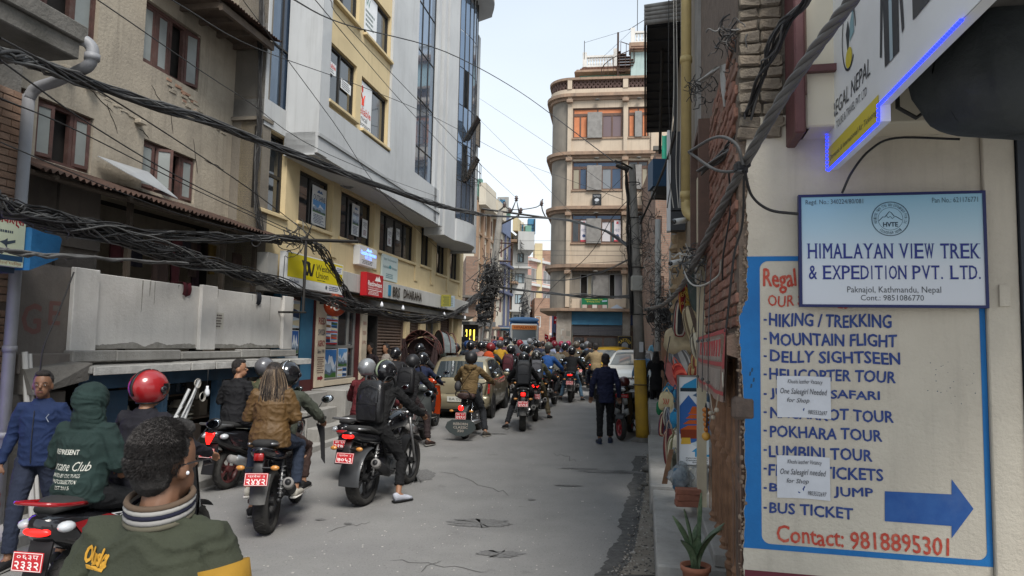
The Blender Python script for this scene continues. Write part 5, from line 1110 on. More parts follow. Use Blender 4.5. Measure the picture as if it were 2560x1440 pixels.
def build_bags():
 B=[('hand_bag',1713,752,.17,.30,8.2,'6e0f14','dark red bag with gold embroidered rings hung highest at the shop',['8a1a1a','6e0f14','b08a2e']),('hand_bag',1742,730,.22,.5,8.0,'47504c','large grey green cloth bag hung beside the red embroidered one',None),('shoulder_bag',1700,795,.2,.42,8.4,'3a302c','long bag with red, grey and cream stripes below the embroidered bag',['8a8078','7a2426','bdb6a6','2c2a2c']),('shoulder_bag',1732,812,.22,.42,8.0,'9a8b6c','beige and brown striped shoulder bag beside the long red striped one',['6b5a45','b9ab8c','53443a']),('shoulder_bag',1745,870,.18,.32,7.8,'a39a84','small grey beige shoulder bag with dark stripes hung under the ledge',['5a5348','c3bba6']),('duffel_bag',1695,855,.36,.32,8.6,'a8997c','big plain beige duffel bag bulging out over the road',None),('cloth_roll',1702,905,.27,.34,8.5,'4a4a4a','dark grey bag with fine pale pinstripes below the beige duffel',['8a8a88','55555a','8a8a88']),('hand_bag',1742,900,.16,.18,7.8,'8a7650','small ochre and red patterned purse beside the pinstriped bag',['7a2a2a','b79c64']),('hand_bag',1680,940,.14,.3,8.3,'a4605c','dusty pink rolled bag left of the red striped roll',None),('cloth_roll',1703,945,.17,.32,8.1,'b3332e','bright red striped cloth roll above the tour board',['cf5a48','8d2622']),('hand_bag',1735,925,.15,.14,7.8,'b59a6c','small beige purse hung against the ledge',['8a3b2c']),('hand_bag',1673,985,.15,.15,7.9,'2a6f8c','small teal purse above the square cream bag',None),('square_bag',1665,1003,.17,.17,7.6,'b9aa84','square cream bag with a red emblem hung low over the step',None),('hand_bag',1688,1000,.14,.2,7.7,'1f4a6a','blue bag with pale ring print beside the square cream bag',['1f4a6a','3b7fa0']),('pouch',1652,1020,.11,.12,7.8,'1d6a44','round green pouch left of the square cream bag',None),('hand_bag',1682,1040,.24,.26,7.6,'8f8b80','plaid grey bag hung under the square bag',['5a5a58','b4afa0','3f3f42']),('hand_bag',1690,1050,.14,.14,7.4,'2b7fa8','small bright blue bag tucked under the plaid one',None),('hand_bag',1660,1060,.13,.24,7.7,'8a3634','red and cream striped pouch at the left of the rack',['b7a98c','5b2426','35405a']),('hand_bag',1674,1058,.07,.2,7.5,'262b3a','narrow dark striped strap bag between red pouch and plaid bag',['7f8691']),('hand_bag',1686,1095,.16,.12,7.4,'c9c1ac','cream purse beside the tour board edge',None),('shoulder_bag',1676,1120,.16,.36,7.3,'7a3230','dark red patterned bag hanging low with a long strap',['a58f7c','50242a']),('shoulder_bag',1690,1130,.2,.32,7.2,'a59a7c','cream and green striped bag hanging low left of the tour board',['6c6a4a','d0c7ae']),('hand_bag',1694,1165,.2,.22,7.1,'4a4a3e','dark olive checked bag at the foot of the rack',['8c8a76']),('pouch',1679,1160,.09,.2,7.15,'23283c','small navy patterned pouch at the foot of the rack',['8a8f9c'])]
 for name,px,py,w,h,d,c,lab,st in B:
  sq=name=='square_bag';t=bag(name,px,py,w,h,d,c,lab,st,tilt=-.35 if 'roll' in name or 'pink' in lab else r_bag.uniform(-.25,.15),fat=.75 if 'duffel' in name else .32,across='roll' in name and c=='b3332e')
  if sq:
   m=MB().use(flatcol('a8302c'))
   for k in range(3):m.tube([(-.02+.02*k,-.034,-.03),(-.01+.02*k,-.036,.0),(-.03+.03*k,-.034,.03)],.004,4)
   m.obj('emblem',None,t)
  if 'embroidered' in lab and c=='6e0f14':
   m=MB().use(mat('gold_thread',(.5,.36,.08),.4,metal=.3))
   for k in range(16):a,b=r_bag.uniform(-.05,.05),r_bag.uniform(-.11,.1);m.tube([(a+.014*math.cos(q*PI/4),-.031,b+.014*math.sin(q*PI/4)) for q in range(8)],.003,4,closed=True)
   m.obj('embroidery',None,t)
 m=MB().use(M['frame_dk']);a,b=pt(1765,690,7.9),pt(1690,760,9.0);m.tube([a,b],.012,6);a2=pt(1655,1000,7.9);m.tube([b,pt(1668,880,8.3),a2,pt(1668,1200,7.4)],.006,5);tag(m.obj('hanging_rack',None),'dark wire rack from which the cloth bags hang','rack')
 pl=mat('plastic_wrap',(.42,.45,.46),.15,(.20,.23,.24),14,1,22,alpha=.55)
 for k,(px,py,w,h,d) in enumerate(((1700,1195,.22,.30,6.9),(1735,1195,.26,.32,7.3))):
  c=pt(px,py,d);m=MB().use(pl);m.smooth=True
  m.grid(lambda a,q:(c.x+w/2*math.sin(PI*q)**.6*math.cos(2*PI*a)*(1+.5*mnoise.noise(Vector((math.cos(6.28*a)*2,math.sin(6.28*a)*2,q*5+k)))),c.y+w/2.5*math.sin(PI*q)**.6*math.sin(2*PI*a),c.z+h/2*math.cos(PI*q)*(.8+.3*math.sin(a*9))),26,14);m.use(cm(['3f6a86','b9b6aa'][k],.8)).box(c.x-w*.3,c.x+w*.3,c.y-.05,c.y+.05,c.z-h*.4,c.z+h*.3,.02)
  tag(m.obj('wrapped_goods',None),['blue checked goods in clear plastic at the foot of the tour board','pale goods in clear plastic behind the tour board'][k],'package')
 m=MB().use(M['wood_old']);a,b=pt(1668,1210,7.0),pt(1673,1120,7.1);m.prism([(a.x-.05,a.z),(a.x+.0,a.z),(b.x+.02,b.z),(b.x-.02,b.z)],a.y,a.y+.02);tag(m.obj('wooden_board',None),'small brown board leaning on the shop step below the bags','board')
build_bags()
# orange corner building closing the view
brickmat=None
def brick_tex(name,c1,c2,mort,sc=1.0,w=.23,h=.075):
 if name in MATS:return MATS[name]
 m=mat(name,c1,.95);nt=m.node_tree;b=nt.nodes['Principled BSDF'];tc=nt.nodes.new('ShaderNodeTexCoord');sp=nt.nodes.new('ShaderNodeSeparateXYZ');cb=nt.nodes.new('ShaderNodeCombineXYZ');ad=nt.nodes.new('ShaderNodeMath')
 bt=nt.nodes.new('ShaderNodeTexBrick');nt.links.new(tc.outputs['Object'],sp.inputs[0]);nt.links.new(sp.outputs['X'],ad.inputs[0]);nt.links.new(sp.outputs['Y'],ad.inputs[1]);nt.links.new(ad.outputs[0],cb.inputs['X']);nt.links.new(sp.outputs['Z'],cb.inputs['Y'])
 nt.links.new(cb.outputs[0],bt.inputs['Vector']);bt.inputs['Color1'].default_value=(*c1,1);bt.inputs['Color2'].default_value=(*c2,1);bt.inputs['Mortar'].default_value=(*mort,1);bt.inputs['Scale'].default_value=1;bt.inputs['Mortar Size'].default_value=.012;bt.inputs['Brick Width'].default_value=w;bt.inputs['Row Height'].default_value=h
 nz=nt.nodes.new('ShaderNodeTexNoise');nz.inputs['Scale'].default_value=1.2;nz.inputs['Detail'].default_value=8;nt.links.new(tc.outputs['Object'],nz.inputs['Vector'])
 mx=nt.nodes.new('ShaderNodeMix');mx.data_type='RGBA';mr=nt.nodes.new('ShaderNodeMapRange');nt.links.new(nz.outputs['Fac'],mr.inputs[0]);mr.inputs[1].default_value=.45;mr.inputs[2].default_value=.75;mr.inputs[4].default_value=.6
 nt.links.new(mr.outputs[0],mx.inputs['Factor']);nt.links.new(bt.outputs['Color'],mx.inputs['A']);mx.inputs['B'].default_value=(*[x*.5 for x in c1],1);nt.links.new(mx.outputs['Result'],b.inputs['Base Color'])
 bp=nt.nodes.new('ShaderNodeBump');bp.inputs['Strength'].default_value=.6;bp.inputs['Distance'].default_value=.02;bp.invert=True;nt.links.new(bt.outputs['Fac'],bp.inputs['Height']);nt.links.new(bp.outputs[0],b.inputs['Normal']);return m
M['bricktex']=brick_tex('bricktex',(.30,.19,.14),(.24,.14,.10),(.20,.17,.14))
M['bricktex2']=brick_tex('bricktex2',(.36,.22,.155),(.28,.17,.12),(.26,.21,.17),w=.5,h=.16)
M['peach']=mat('peach',(.52,.43,.33),.85,(.45,.37,.285),.9,.1,30,streak=.6,dcol=(.26,.205,.16),dirt=.35)
M['grey_col']=mat('grey_col',(.24,.215,.18),.9,(.18,.16,.135),1.2,.3,25,streak=.5,dcol=(.1,.09,.08))
M['orange_curtain']=mat('orange_curtain',(.58,.22,.10),.8,(.48,.17,.08),3,.3,9)
M['trim_orange']=mat('trim_orange',(.34,.23,.16),.9,(.22,.16,.12),3,.3,streak=.5)
OP=Plane(2.3,34,math.radians(-8));MOP=Matrix.Translation(OP.o)@Matrix.Rotation(OP.a,4,'Z')
def build_orange():
 r=random.Random(2)
 t=OP.thing('corner_house','tall peach coloured corner house with rounded grey end and boarded brown windows','house')
 U0,U1=.45,6.0
 floors=[(5.95,8.57),(8.57,11.27),(11.27,14.2)]
 wins={0:(6.85,8.27),1:(9.47,10.9),2:(12.07,13.58)}
 holes=[]
 for k,(a,b) in wins.items():holes+=[(.55,3.0,a,b),(3.26,4.25,a,b)]
 m=MB().use(M['peach']);wall_holes(m,U0,U1,5.62,14.2,holes,0,.2);m.box(U0+1,U1,.5,9,0,14.1);m.obj('wall',None,t)
 m=MB().use(M['peach'])
 for a,b in((.30,.50),(3.03,3.22),(4.36,4.6)):m.box(a,b,-.12,-.001,3.7,14.15,.01)
 m.pieces('pilaster',t)
 m=MB().use(M['grey_col']);m.smooth=True;cx,cy,R=.45,1.0,.98
 arc=[(cx-R*math.sin(a),cy-R*math.cos(a)) for a in[k*PI/24 for k in range(13)]]
 v=[(x,y,3.6) for x,y in arc]+[(x,y,14.2) for x,y in arc];n=len(arc);m.add(v,[(i,i+n,i+1+n,i+1) for i in range(n-1)]);m.smooth=False;m.box(cx-R,cx,cy,9,3.6,14.2);m.obj('rounded_end',None,t)
 def band(z0,z1,o,name='cornice',mt=M['trim_orange']):
  m=MB().use(mt);a2=[(cx-(R+o)*math.sin(a),cy-(R+o)*math.cos(a)) for a in[k*PI/24 for k in range(13)]]
  pts=[(U1,cy-R-o)]+[(cx,cy-R-o)]+a2[1:]+[(cx-R-o,6),(cx,6),(U1,1.5)]
  m.prism(pts,z0,z1,axis='z');m.obj(name,None,t)
 for z in(5.72,8.57,11.27,14.2):band(z-.10,z+.06,.28);band(z-.24,z-.102,.12)
 band(3.50,3.64,.5,'slab_edge')
 for z in(5.72,8.57,11.27,14.2):
  m=MB().use(M['trim_orange'])
  for u in(.40,3.12,4.48):m.box(u-.16,u+.16,-.3,-.12,z-.42,z-.245,.02)
  m.pieces('bracket',t)
  m=MB().use(M['concrete_dk']);m.smooth=True
  for u in(1.75,3.78):m.ball((u,-.22,z-.29),(.13,.1,.05),10)
  m.pieces('ceiling_lamp',t)
 board=mat('grey_board',(.26,.25,.235),.9,(.19,.18,.17),5,.4,30)
 glass=[M['glass_old'],M['glass_blue_dk']]
 for k,(a,b) in wins.items():
  tr=b-(b-a)*.22
  pn={2:[M['orange_curtain']],1:[mat('curtain_pale',(.30,.27,.2),.5),M['glass_blue_dk'],mat('curtain_grey',(.2,.22,.24),.5)],0:[M['glass_dark'],mat('green_glass',(.05,.09,.09),.2),mat('flag_white',(.55,.53,.55),.5)]}[k]
  window(t,.55,3.0,tr,b,.08,M['frame_brown'],(.5,),fw=.07,gm=pn[0] if k==2 else M['glass_blue_dk'])
  window(t,3.26,4.25,tr,b,.08,M['frame_brown'],(.5,),fw=.07,gm=pn[0] if k==2 else M['glass_dark'])
  for(u0,u1,u2,u3) in((.55,1.3,1.98,3.0),):
   window(t,u0,u1,a,tr,.08,M['frame_brown'],(.5,),fw=.07,panes=pn);window(t,u2,u3-.02,a,tr,.08,M['frame_brown'],(.5,),fw=.07,panes=[mat('mauve_cloth',(.16,.12,.13),.8)] if k==2 else pn[::-1])
  window(t,3.26,3.6,a,tr,.08,M['frame_brown'],(),fw=.07,panes=pn[::-1] if k!=2 else pn);window(t,3.9,4.25,a,tr,.08,M['frame_brown'],(),fw=.07,panes=pn)
  m=MB().use(board);m.box(1.28,2.0,-.16,.06,a-.05,tr+.06,.01);m.box(3.58,3.92,-.1,.06,a-.02,tr+.08,.01);m.pieces('boarding',t)
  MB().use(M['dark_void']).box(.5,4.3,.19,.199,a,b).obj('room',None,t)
  m=MB().use(M['trim_orange']);m.box(.5,3.02,-.05,.02,a-.08,a-.002);m.box(3.24,4.3,-.05,.02,a-.08,a-.002);m.pieces('sill',t)
 for u,lab in((1.0,'white vertical banner with red and blue print in the left second floor window'),(2.62,'white vertical banner with red and blue print in the right second floor window')):
  m=MB().use(flatcol('c9c4c8')).box(u,u+.32,.05,.07,6.9,7.95);y=.048
  m.use(flatcol('b8404a')).poly([(u,y,6.9),(u+.32,y,6.9),(u+.32,y,7.0),(u,y,7.0)]);m.poly([(u+.1,y,7.78),(u+.22,y,7.78),(u+.2,y,7.9),(u+.12,y,7.9)]);m.use(flatcol('34466e'))
  m.poly([(u+.16+.08*math.cos(a),y,7.2+.08*math.sin(a)) for a in[k*PI/5 for k in range(10)]]);text(m,'대한',u+.05,u+.27,7.4,7.55,y);fix(m,'window_banner',lab,'banner',MOP)
 m=MB().use(M['grey_col']);wall_holes(m,.5,U1,3.64,5.5,[(1.0,1.85-.5+.25,4.1,5.35),(2.15+.25,3.0+.1,4.1,5.35),(3.3,4.3,4.15,5.3)],.15,.25);m.box(.32,.62,-.05,.14,3.64,5.5);m.box(3.08,3.34,-.05,.14,3.64,5.5);m.obj('mezzanine_wall',None,t)
 m=MB().use(board);m.box(1.62,2.38,.05,.149,4.1,5.3,.01);m.pieces('boarding',t);MB().use(M['dark_void']).box(.9,4.4,.42,.43,4.0,5.4).obj('room',None,t)
 window(t,1.0,1.6,4.1,5.35,.2,M['alu'],(.6,),fw=.04,panes=[None,mat('curtain_pale',(.3,.27,.2))]);window(t,2.4,3.1,4.1,5.35,.2,M['alu'],(.4,),fw=.04,panes=[None,mat('curtain_grey2',(.26,.25,.26),.8)]);window(t,3.3,4.3,4.15,5.3,.2,M['frame_dk'],(.5,),fw=.05,gm=M['glass_dark'])
 m=MB().use(M['concrete_dk'])
 for i in range(16):m.box(.65+i*.155,.68+i*.155,.02,.04,5.36,5.5)
 m.box(.62,3.08,.01,.03,5.34,5.37);m.obj('vent_grille',None,t)
 m=MB().use(M['peach']);m.box(.55,3.1,-.05,.14,3.64,4.12);m.box(3.35,U1,-.05,.14,3.64,4.12);m.obj('apron',None,t)
 m=MB().use(flatcol('0f6a44')).box(1.1,2.36,-.2,-.1,3.62,4.16);y=-.202;text(m.use(flatcol('d8c832')),'Yakkhu Lifestyle Cafe',1.25,2.1,4.02,4.1,y);text(m,'& training Center',1.35,2.0,3.92,4.0,y)
 for k in range(5):m.use(flatcol(['b9a8a0','6b4a44','cfc6c0','8a6a60','c0b4b0'][k])).poly([(1.14+k*.24,y,3.66),(1.36+k*.24,y,3.66),(1.36+k*.24,y,3.82),(1.14+k*.24,y,3.82)])
 m.use(flatcol('9fb8c8')).poly([(2.08,y,3.96),(2.32,y,3.98),(2.32,y,4.05),(2.08,y,4.03)]);frame_box(m.use(M['alu']),1.08,2.38,3.60,4.18,-.21,-.1,.025);fix(m,'shop_sign','green cafe sign with yellow lettering and a strip of photos over the ground floor','sign',MOP)
 m=MB().use(flatcol('a9b6c6'));m.prism([(2.45,3.64),(3.1,3.64),(2.98,3.72),(2.78,3.84),(2.6,3.74)],-.3,-.26);fix(m,'cloud_sign','small pale mountain shaped sign standing on the ledge of the peach house','sign',MOP)
 m=MB().use(flatcol('17191c')).box(1.56,2.0,-.2,-.14,8.62,9.22);y=-.202;text(m.use(flatcol('b9bcc0')),'TATTOO',1.62,1.94,9.06,9.16,y);m.poly([(1.78+.11*math.cos(a),y,8.92+.08*math.sin(a)) for a in[k*PI/6 for k in range(12)]]);text(m,'ART',1.7,1.86,8.74,8.8,y);fix(m,'tattoo_sign','small black tattoo sign high on the peach house','sign',MOP)
 m=MB().use(mat('pier_posters',(.34,.31,.27),.9,(.23,.2,.17),4,.4));m.box(-.1,.62,-.1,.6,0,3.5);m.box(3.06,3.42,-.1,.3,0,3.5);m.pieces('pier',t)
 for k in range(22):
  q=MB().use(flatcol(r.choice(['8f8c86','78746c','a5a29a','8d837a']),.9));u=-.05+r.random()*.45;z=1.0+r.random()*1.6;q.box(u,u+r.uniform(.1,.2),-.106-.001*k*.3,-.1005,z,z+r.uniform(.1,.25));q.obj('pasted_bill',None,t)
 m=MB().use(M['blue_paint']);m.box(.63,3.05,-.06,0,2.86,3.49);m.obj('blue_fascia',None,t);MB().use(mat('navy_fascia',(.02,.035,.09),.7)).box(3.43,4.15,-.06,0,2.86,3.49).obj('navy_fascia',None,t)
 m=MB().use(mat('shutter_dk',(.10,.10,.11),.5,metal=.4))
 for i in range(7):m.box(.64,3.04,.03-.015*(i%2),.09,2.36+i*.07,2.42+i*.07)
 m.obj('roller_shutter',None,t)
 m=MB().use(M['frame_brown']);frame_box(m,.66,3.04,.3,2.34,.1,.18,.09);m.box(1.24,1.36,.102,.18,.4,2.25);m.box(2.1,2.18,.102,.18,.4,2.25);wo=m.obj('shop_window',None,t)
 for a,b in((.75,1.24),(1.36,2.1),(2.18,2.95)):MB().use(mat('shop_glass',(.03,.025,.025),.08,spec=.6,alpha=.45)).box(a,b,.13,.136,.4,2.25).obj('pane',None,wo)
 MB().use(mat('shop_dark',(.05,.035,.03),.9)).box(.6,3.1,1.6,1.7,.3,3.4).box(.6,3.1,.2,1.6,.3,.8).obj('shop_interior',None,t)
 for k in range(16):
  c=['9a3b34','b08a5a','6a3d6a','3f4f8a','c9b8a8','b5622f','5a7a8a','7a2f4a'][k%8];col,row=k%3,k//3
  q=MB().use(cm(c,.9));q.box(2.2+.0+col*.26,2.44+col*.26,.3,.7,.82+row*.13,.94+row*.13,.03);fix(q,'folded_cloth','folded %s shawl in the corner shop window, %s column, %s from the bottom'%({'9a3b34':'brick red','b08a5a':'tan','6a3d6a':'plum','3f4f8a':'blue','c9b8a8':'cream','b5622f':'orange','5a7a8a':'teal grey','7a2f4a':'wine'}[c],('left','middle','right')[col],ORD[row]),'shawl',MOP,'folded shawls in the shop window')
 m=MB().use(flatcol('c0402c'));m.poly([(1.0+.1*math.cos(a),.12,1.75+.1*math.sin(a)) for a in[k*PI/8 for k in range(16)]]);m.obj('window_sticker',None,t)
 m=MB().use(M['dark_void']);m.box(3.42,6,.6,.7,.2,2.9);m.use(M['frame_brown']).box(3.42,4.1,.2,.3,.2,2.6);m.obj('entrance',None,t)
 m=MB().use(M['frame_dk'])
 for i in range(15):m.box(4.1+i*.1,4.12+i*.1,.0,.03,2.5,3.3);m.tube([(4.15+i*.1+.04*math.cos(a),.015,2.75+.1*math.sin(a)) for a in[k*PI/3 for k in range(6)]],.012,4,closed=True)
 m.box(4.05,6,-.01,.03,2.48,2.52);m.box(4.05,6,-.01,.03,3.28,3.32);m.obj('iron_grille',None,t)
 m=MB().use(flatcol('111417')).box(2.82,3.5,-.9,-.82,.95,2.35);y=-.902;m.use(flatcol('c9a93a'));
 for i,ch in enumerate('TATTOO'):a=math.radians(150-i*24);text(m,ch,-.05,.05,-.06,.07,0,mtx=Matrix.Translation((3.16+.25*math.cos(a),y,1.9+.25*math.sin(a)))@Matrix.Rotation(-(a-PI/2),4,'Y'),bold=.02)
 m.use(flatcol('8f9296')).poly([(3.16+.15*math.cos(a),y,1.88+.17*math.sin(a)) for a in[k*PI/8 for k in range(16)]]);m.use(flatcol('b9a878'));text(m,'ART ZONE',2.98,3.34,1.56,1.66,y);m.use(flatcol('a9acb0'));text(m,'9851055443',2.92,3.42,1.36,1.43,y);text(m,'1st Floor',2.98,3.25,1.1,1.18,y);m.poly([(3.3,y,1.1),(3.42,y,1.1),(3.42,y,1.25),(3.38,y,1.25),(3.38,y,1.14),(3.3,y,1.14)])
 frame_box(m.use(mat('gold_trim',(.3,.22,.08),.5)),2.84,3.48,.97,2.33,-.905,-.9,.015);fix(m,'tattoo_board','tall black tattoo board with gold arched letters before the corner shop','sign',MOP)
 m=MB().use(M['peach']);band(14.27,14.52,.1,'roof_parapet',M['peach']);band(14.98,15.1,.16,'roof_parapet',M['trim_orange'])
 for a,b in((.28,.5),(3.0,3.25),(4.4,4.62)):MB().use(M['peach']).box(a,b,-.12,.1,14.52,14.98).obj('parapet_pier',None,t)
 m=MB().use(mat('lattice',(.13,.085,.075),.9))
 def motif(px_,py_,pz,dx,dy):
  for a0 in(0,1):m.tube([(px_+dx*(.10+.09*math.cos(a)),py_+dy*(.10+.09*math.cos(a)),pz+.115+.21*a0+.10*math.sin(a)) for a in[k*PI/4 for k in range(8)]],.022,4,closed=True)
  m.tube([(px_,py_,pz),(px_+dx*.2,py_+dy*.2,pz+.44)],.018,4);m.tube([(px_+dx*.2,py_+dy*.2,pz),(px_,py_,pz+.44)],.018,4)
 for i in range(12):motif(.52+i*.208,0,14.53,1,0)
 for i in range(6):motif(3.27+i*.19,0,14.53,1,0)
 for i in range(8):a=i/8*PI/2;motif(cx-R*math.sin(a),cy-R*math.cos(a),14.53,-math.cos(a),math.sin(a)*.8)
 m.obj('lattice',None,t)
 teal=mat('teal_wall',(.15,.33,.26),.85,(.12,.27,.22),2,streak=.3);pale=mat('pale_teal',(.38,.48,.46),.85,(.32,.41,.40),2,streak=.3)
 hut=MB().use(teal);hut.box(.75,3.4,2.2,5,14.3,16.2);hut.obj('roof_hut',None,t)
 rt=mat('roof_tile',(.20,.095,.065),.9,(.12,.07,.05),5,.4)
 tm=MB().use(rt)
 for j in range(3):
  for i in range(16):u=.62+i*.16+.05*(j%2)+(.12*j);tm.box(u,u+.15,1.72+j*.2,1.95+j*.2,16.2+j*.13,16.24+j*.13,.008)
 tm.use(M['trim_orange']);tm.prism([(.5,16.08),(3.4,16.08),(3.4,16.19),(.62,16.19)],1.65,2.6);tm.obj('tiled_eave',None,t)
 m=MB().use(M['white_old']);m.box(.95,2.7,2.45,4,16.2,16.6);m.obj('hut_upper',None,t)
 def balus(u0,u1,z,y,n):
  m=MB().use(M['white_old']);m.box(u0,u1,y-.08,y+.08,z,z+.08);m.box(u0,u1,y-.1,y+.1,z+.52,z+.62);m.box(u0-.1,u0+.12,y-.12,y+.12,z,z+.8);m.box(u1-.1,u1+.15,y-.12,y+.12,z,z+.95)
  for i in range(n):u=u0+.22+(u1-u0-.35)*i/(n-1);m.lathe([(.035,0),(.06,.1),(.03,.22),(.06,.34),(.035,.44)],8,Matrix.Translation((u,y,z+.08)))
  m.obj('balustrade',None,t)
 balus(1.0,2.62,16.6,2.4,10)
 m=MB().use(pale);m.box(3.42,5.6,1.6,4.5,14.3,17.1);m.obj('roof_hut',None,t)
 tm=MB().use(rt)
 for j in range(3):
  for i in range(14):u=3.35+i*.16+.06*(j%2);tm.box(u,u+.15,1.35+j*.12,1.5+j*.12,17.1+j*.16,17.14+j*.16,.008)
 tm.use(M['trim_orange']).box(3.32,5.6,1.5,2,17.02,17.5);tm.obj('tiled_eave',None,t)
 balus(3.5,5.2,17.52,1.7,9)
 m=MB().use(M['rust']);m.tube([(2.75,1.6,15.3),(2.75,1.6,18.1)],.05,6)
 for i in range(14):
  a=i*.36;z=15.2+i*.14;x,y_=2.75+.85*math.cos(a+3.0),1.6+.5*math.sin(a+3.0);m.tube([(x,y_,z),(x,y_,z+.8)],.015,4)
  m.prism([(2.75,z),(x,z),(x,z-.04),(2.75,z-.04)],1.5+.1*math.sin(a),1.75+.1*math.sin(a))
 m.tube([(2.75+.85*math.cos(i*.36+3.0),1.6+.5*math.sin(i*.36+3.0),16.0+i*.14) for i in range(14)],.022,5);m.obj('spiral_stair',None,t)
 for k,(u,z0,z1,lab) in enumerate(((1.0,16.9,17.9,'thin aerial rod on the left roof hut of the peach house'),(3.75,18.2,20.2,'tall aerial mast on the right roof hut of the peach house'))):fix(MB().use(M['frame_dk']).tube([(u,2,z0),(u,2,z1)],.02,5),'aerial',lab,'aerial',MOP)
 m=MB().use(M['frame_dk']);m.tube([(3.3,2,18.4),(4.1,2,18.9),(4.1,2,18.3)],.02,4);m.tube([(1.0,2,17.8),(3.6,2,18.5)],.008,4);m.tube([(3.6,2,18.5),(2.0,2,17.0)],.008,4);fix(m,'aerial_wire','wires strung between the roof aerials of the peach house','wire',MOP)
build_orange()
# far buildings
def far_house(name,lab,pl,u0,u1,z0,ztop,wall,wins,fm,gm,depth=8,trims=None,cols=(.5,),fw=.09,sh=None,wl=.16):
 t=pl.thing(name,lab,'house');m=MB().use(wall);wall_holes(m,u0,u1,z0,ztop,wins,0,wl,outer=depth);m.obj('wall',None,t)
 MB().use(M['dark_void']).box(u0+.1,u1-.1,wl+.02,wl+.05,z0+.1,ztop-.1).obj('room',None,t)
 for a,b,c,d in wins:window(t,a,b,c,d,.04,fm,cols,fw=fw,gm=gm)
 for(nm,mt,boxes) in(trims or[]):
  m=MB().use(mt)
  for bx in boxes:m.box(*bx)
  m.pieces(nm,t)
 return t
_q=pt(1185,857,60);FPL=Plane(_q.x-math.tan(math.radians(10.7))*60,0,LP.a)
def rcw(pl,x0,x1,y0,y1,n=0):
 u0,zt=pl.uz(x0,y0,n);zb=pl.uz(x0,y1,n)[1];u1=pl.uz(x1,(y0+y1)/2,n)[0];return(u0,u1,zb,zt)
def build_far():
 r=random.Random(6)
 cream=mat('far_cream',(.52,.47,.38),.85,(.46,.41,.33),.5,streak=.4,dcol=(.28,.24,.2));brn=mat('far_brown',(.26,.17,.11),.85);wb=mat('far_window_brown',(.17,.07,.055),.7);gl=mat('far_glass',(.16,.15,.15),.15,spec=.6)
 u=lambda x,y=700:FPL.uz(x,y)[0]
 ua,ub,uc,ud=u(1184),u(1247),u(1272),u(1291)
 zt=14.6
 rows=[(11.95,13.4),(9.4,10.8),(6.9,8.3),(4.3,5.6)]
 cols=[(u(1188),u(1197)),(u(1202),u(1212)),(u(1219),u(1228)),(u(1234),u(1242))]
 t=far_house('row_house','far cream row house with brown pilasters and brown paned windows on the left',FPL,ua,ub,0,zt,cream,[(a,b,c,d) for a,b in cols for c,d in rows],wb,gl,cols=(.33,.66),trims=[('pilaster',brn,[(u(x)-.25,u(x)+.25,-.3,-.01,3.2,13.9) for x in(1185.5,1199.5,1215,1231)]),('floor_band',brn,[(ua,ub,-.2,-.011,z,z+.2) for z in(3.3,6.1,8.75,11.3,13.9)]),('parapet',cream,[(u(1184),u(1212),-.9,-.31,13.9,15.6),(u(1218),u(1240),-.9,-.31,13.9,15.2)]),('balcony_floor',cream,[(u(1184),u(1240),-.9,0,13.7,13.89)])])
 def clutter(pl,u0,u1,z,n,t):
  m=MB()
  for _ in range(n):
   a=r.uniform(u0,u1);m.use(r.choice([cream,M['concrete'],M['blue_paint'],M['frame_dk'],mat('green_rail',(.12,.25,.2),.7)]));h=r.uniform(.5,1.8);w=r.uniform(.05,.9)
   m.box(a,a+w,r.uniform(-.3,.5),r.uniform(.6,1.2),z,z+h)
  m.obj('roof_clutter',None,t,kind='stuff')
  m=MB().use(M['frame_dk']);m.tube([(u0,0,z+1),(u1,0,z+1)],.03,4);m.tube([(u0,0,z+.6),(u1,0,z+.6)],.02,4)
  for i in range(12):a=u0+(u1-u0)*i/11;m.tube([(a,0,z),(a,0,z+1)],.02,4)
  m.obj('roof_railing',None,t)
 clutter(FPL,ua,ub,14.6,16,t)
 navy=mat('far_navy',(.07,.08,.14),.7);bl=mat('far_blue',(.13,.16,.25),.75,(.11,.14,.22),.6,streak=.3)
 t=far_house('row_house','far cream row house with blue top storey and blue columns',FPL,ub+.05,uc,0,13.2,cream,[(u(x0),u(x1),c,d) for x0,x1 in((1249.5,1255),(1259,1265)) for c,d in((10.6,12.4),(7.6,9.3),(5.0,6.6))],wb,gl,cols=(.5,),trims=[('column',navy,[(u(x)-.11,u(x)+.11,-.3,-.1,3.4,13.2) for x in(1257,1267.5)]),('blue_storey',bl,[(ub+.05,u(1268),-.3,-.01,13.0,15.0)]),('floor_band',navy,[(ub+.1,uc,-.5,-.011,z,z+.25) for z in(3.4,6.9,9.8)])])
 clutter(FPL,ub,uc,15.4,6,t)
 yl=mat('far_yellow',(.55,.46,.28),.85,(.48,.4,.25),.6,streak=.4)
 t=far_house('row_house','far pale yellow row house beyond the blue columns',FPL,uc+.05,ud,0,14.0,yl,[(u(x0),u(x1),c,d) for x0,x1 in((1274,1279),(1283,1288)) for c,d in((9.8,12.2),(5.2,7.6))],wb,gl,trims=[('floor_band',brn,[(uc,ud,-.8,-.01,z,z+.25) for z in(3.6,8.3,12.8)]),('parapet',yl,[(uc,ud,-.85,-.3,14.0,15.4)])])
 m=MB().use(mat('far_shop',(.10,.08,.07),.9,(.2,.14,.11),.6));m.box(ua,ud,-.06,-.012,0,3.2)
 for i in range(12):a=ua+(ud-ua)*i/12;m.use(cream if i%2 else mat('far_door',(.12,.03,.03),.8)).box(a,a+.6,-.15,-.061,.8,3.1)
 m.use(M['blue_paint']).box(u(1250),u(1272),-1.6,-.2,3.2,3.5);m.use(mat('awning_dk',(.1,.1,.1),.8)).box(u(1184),u(1200),-1.5,-.2,3.3,3.7);m.use(M['concrete']).box(ub,ud,-1.2,-.2,3.35,3.45)
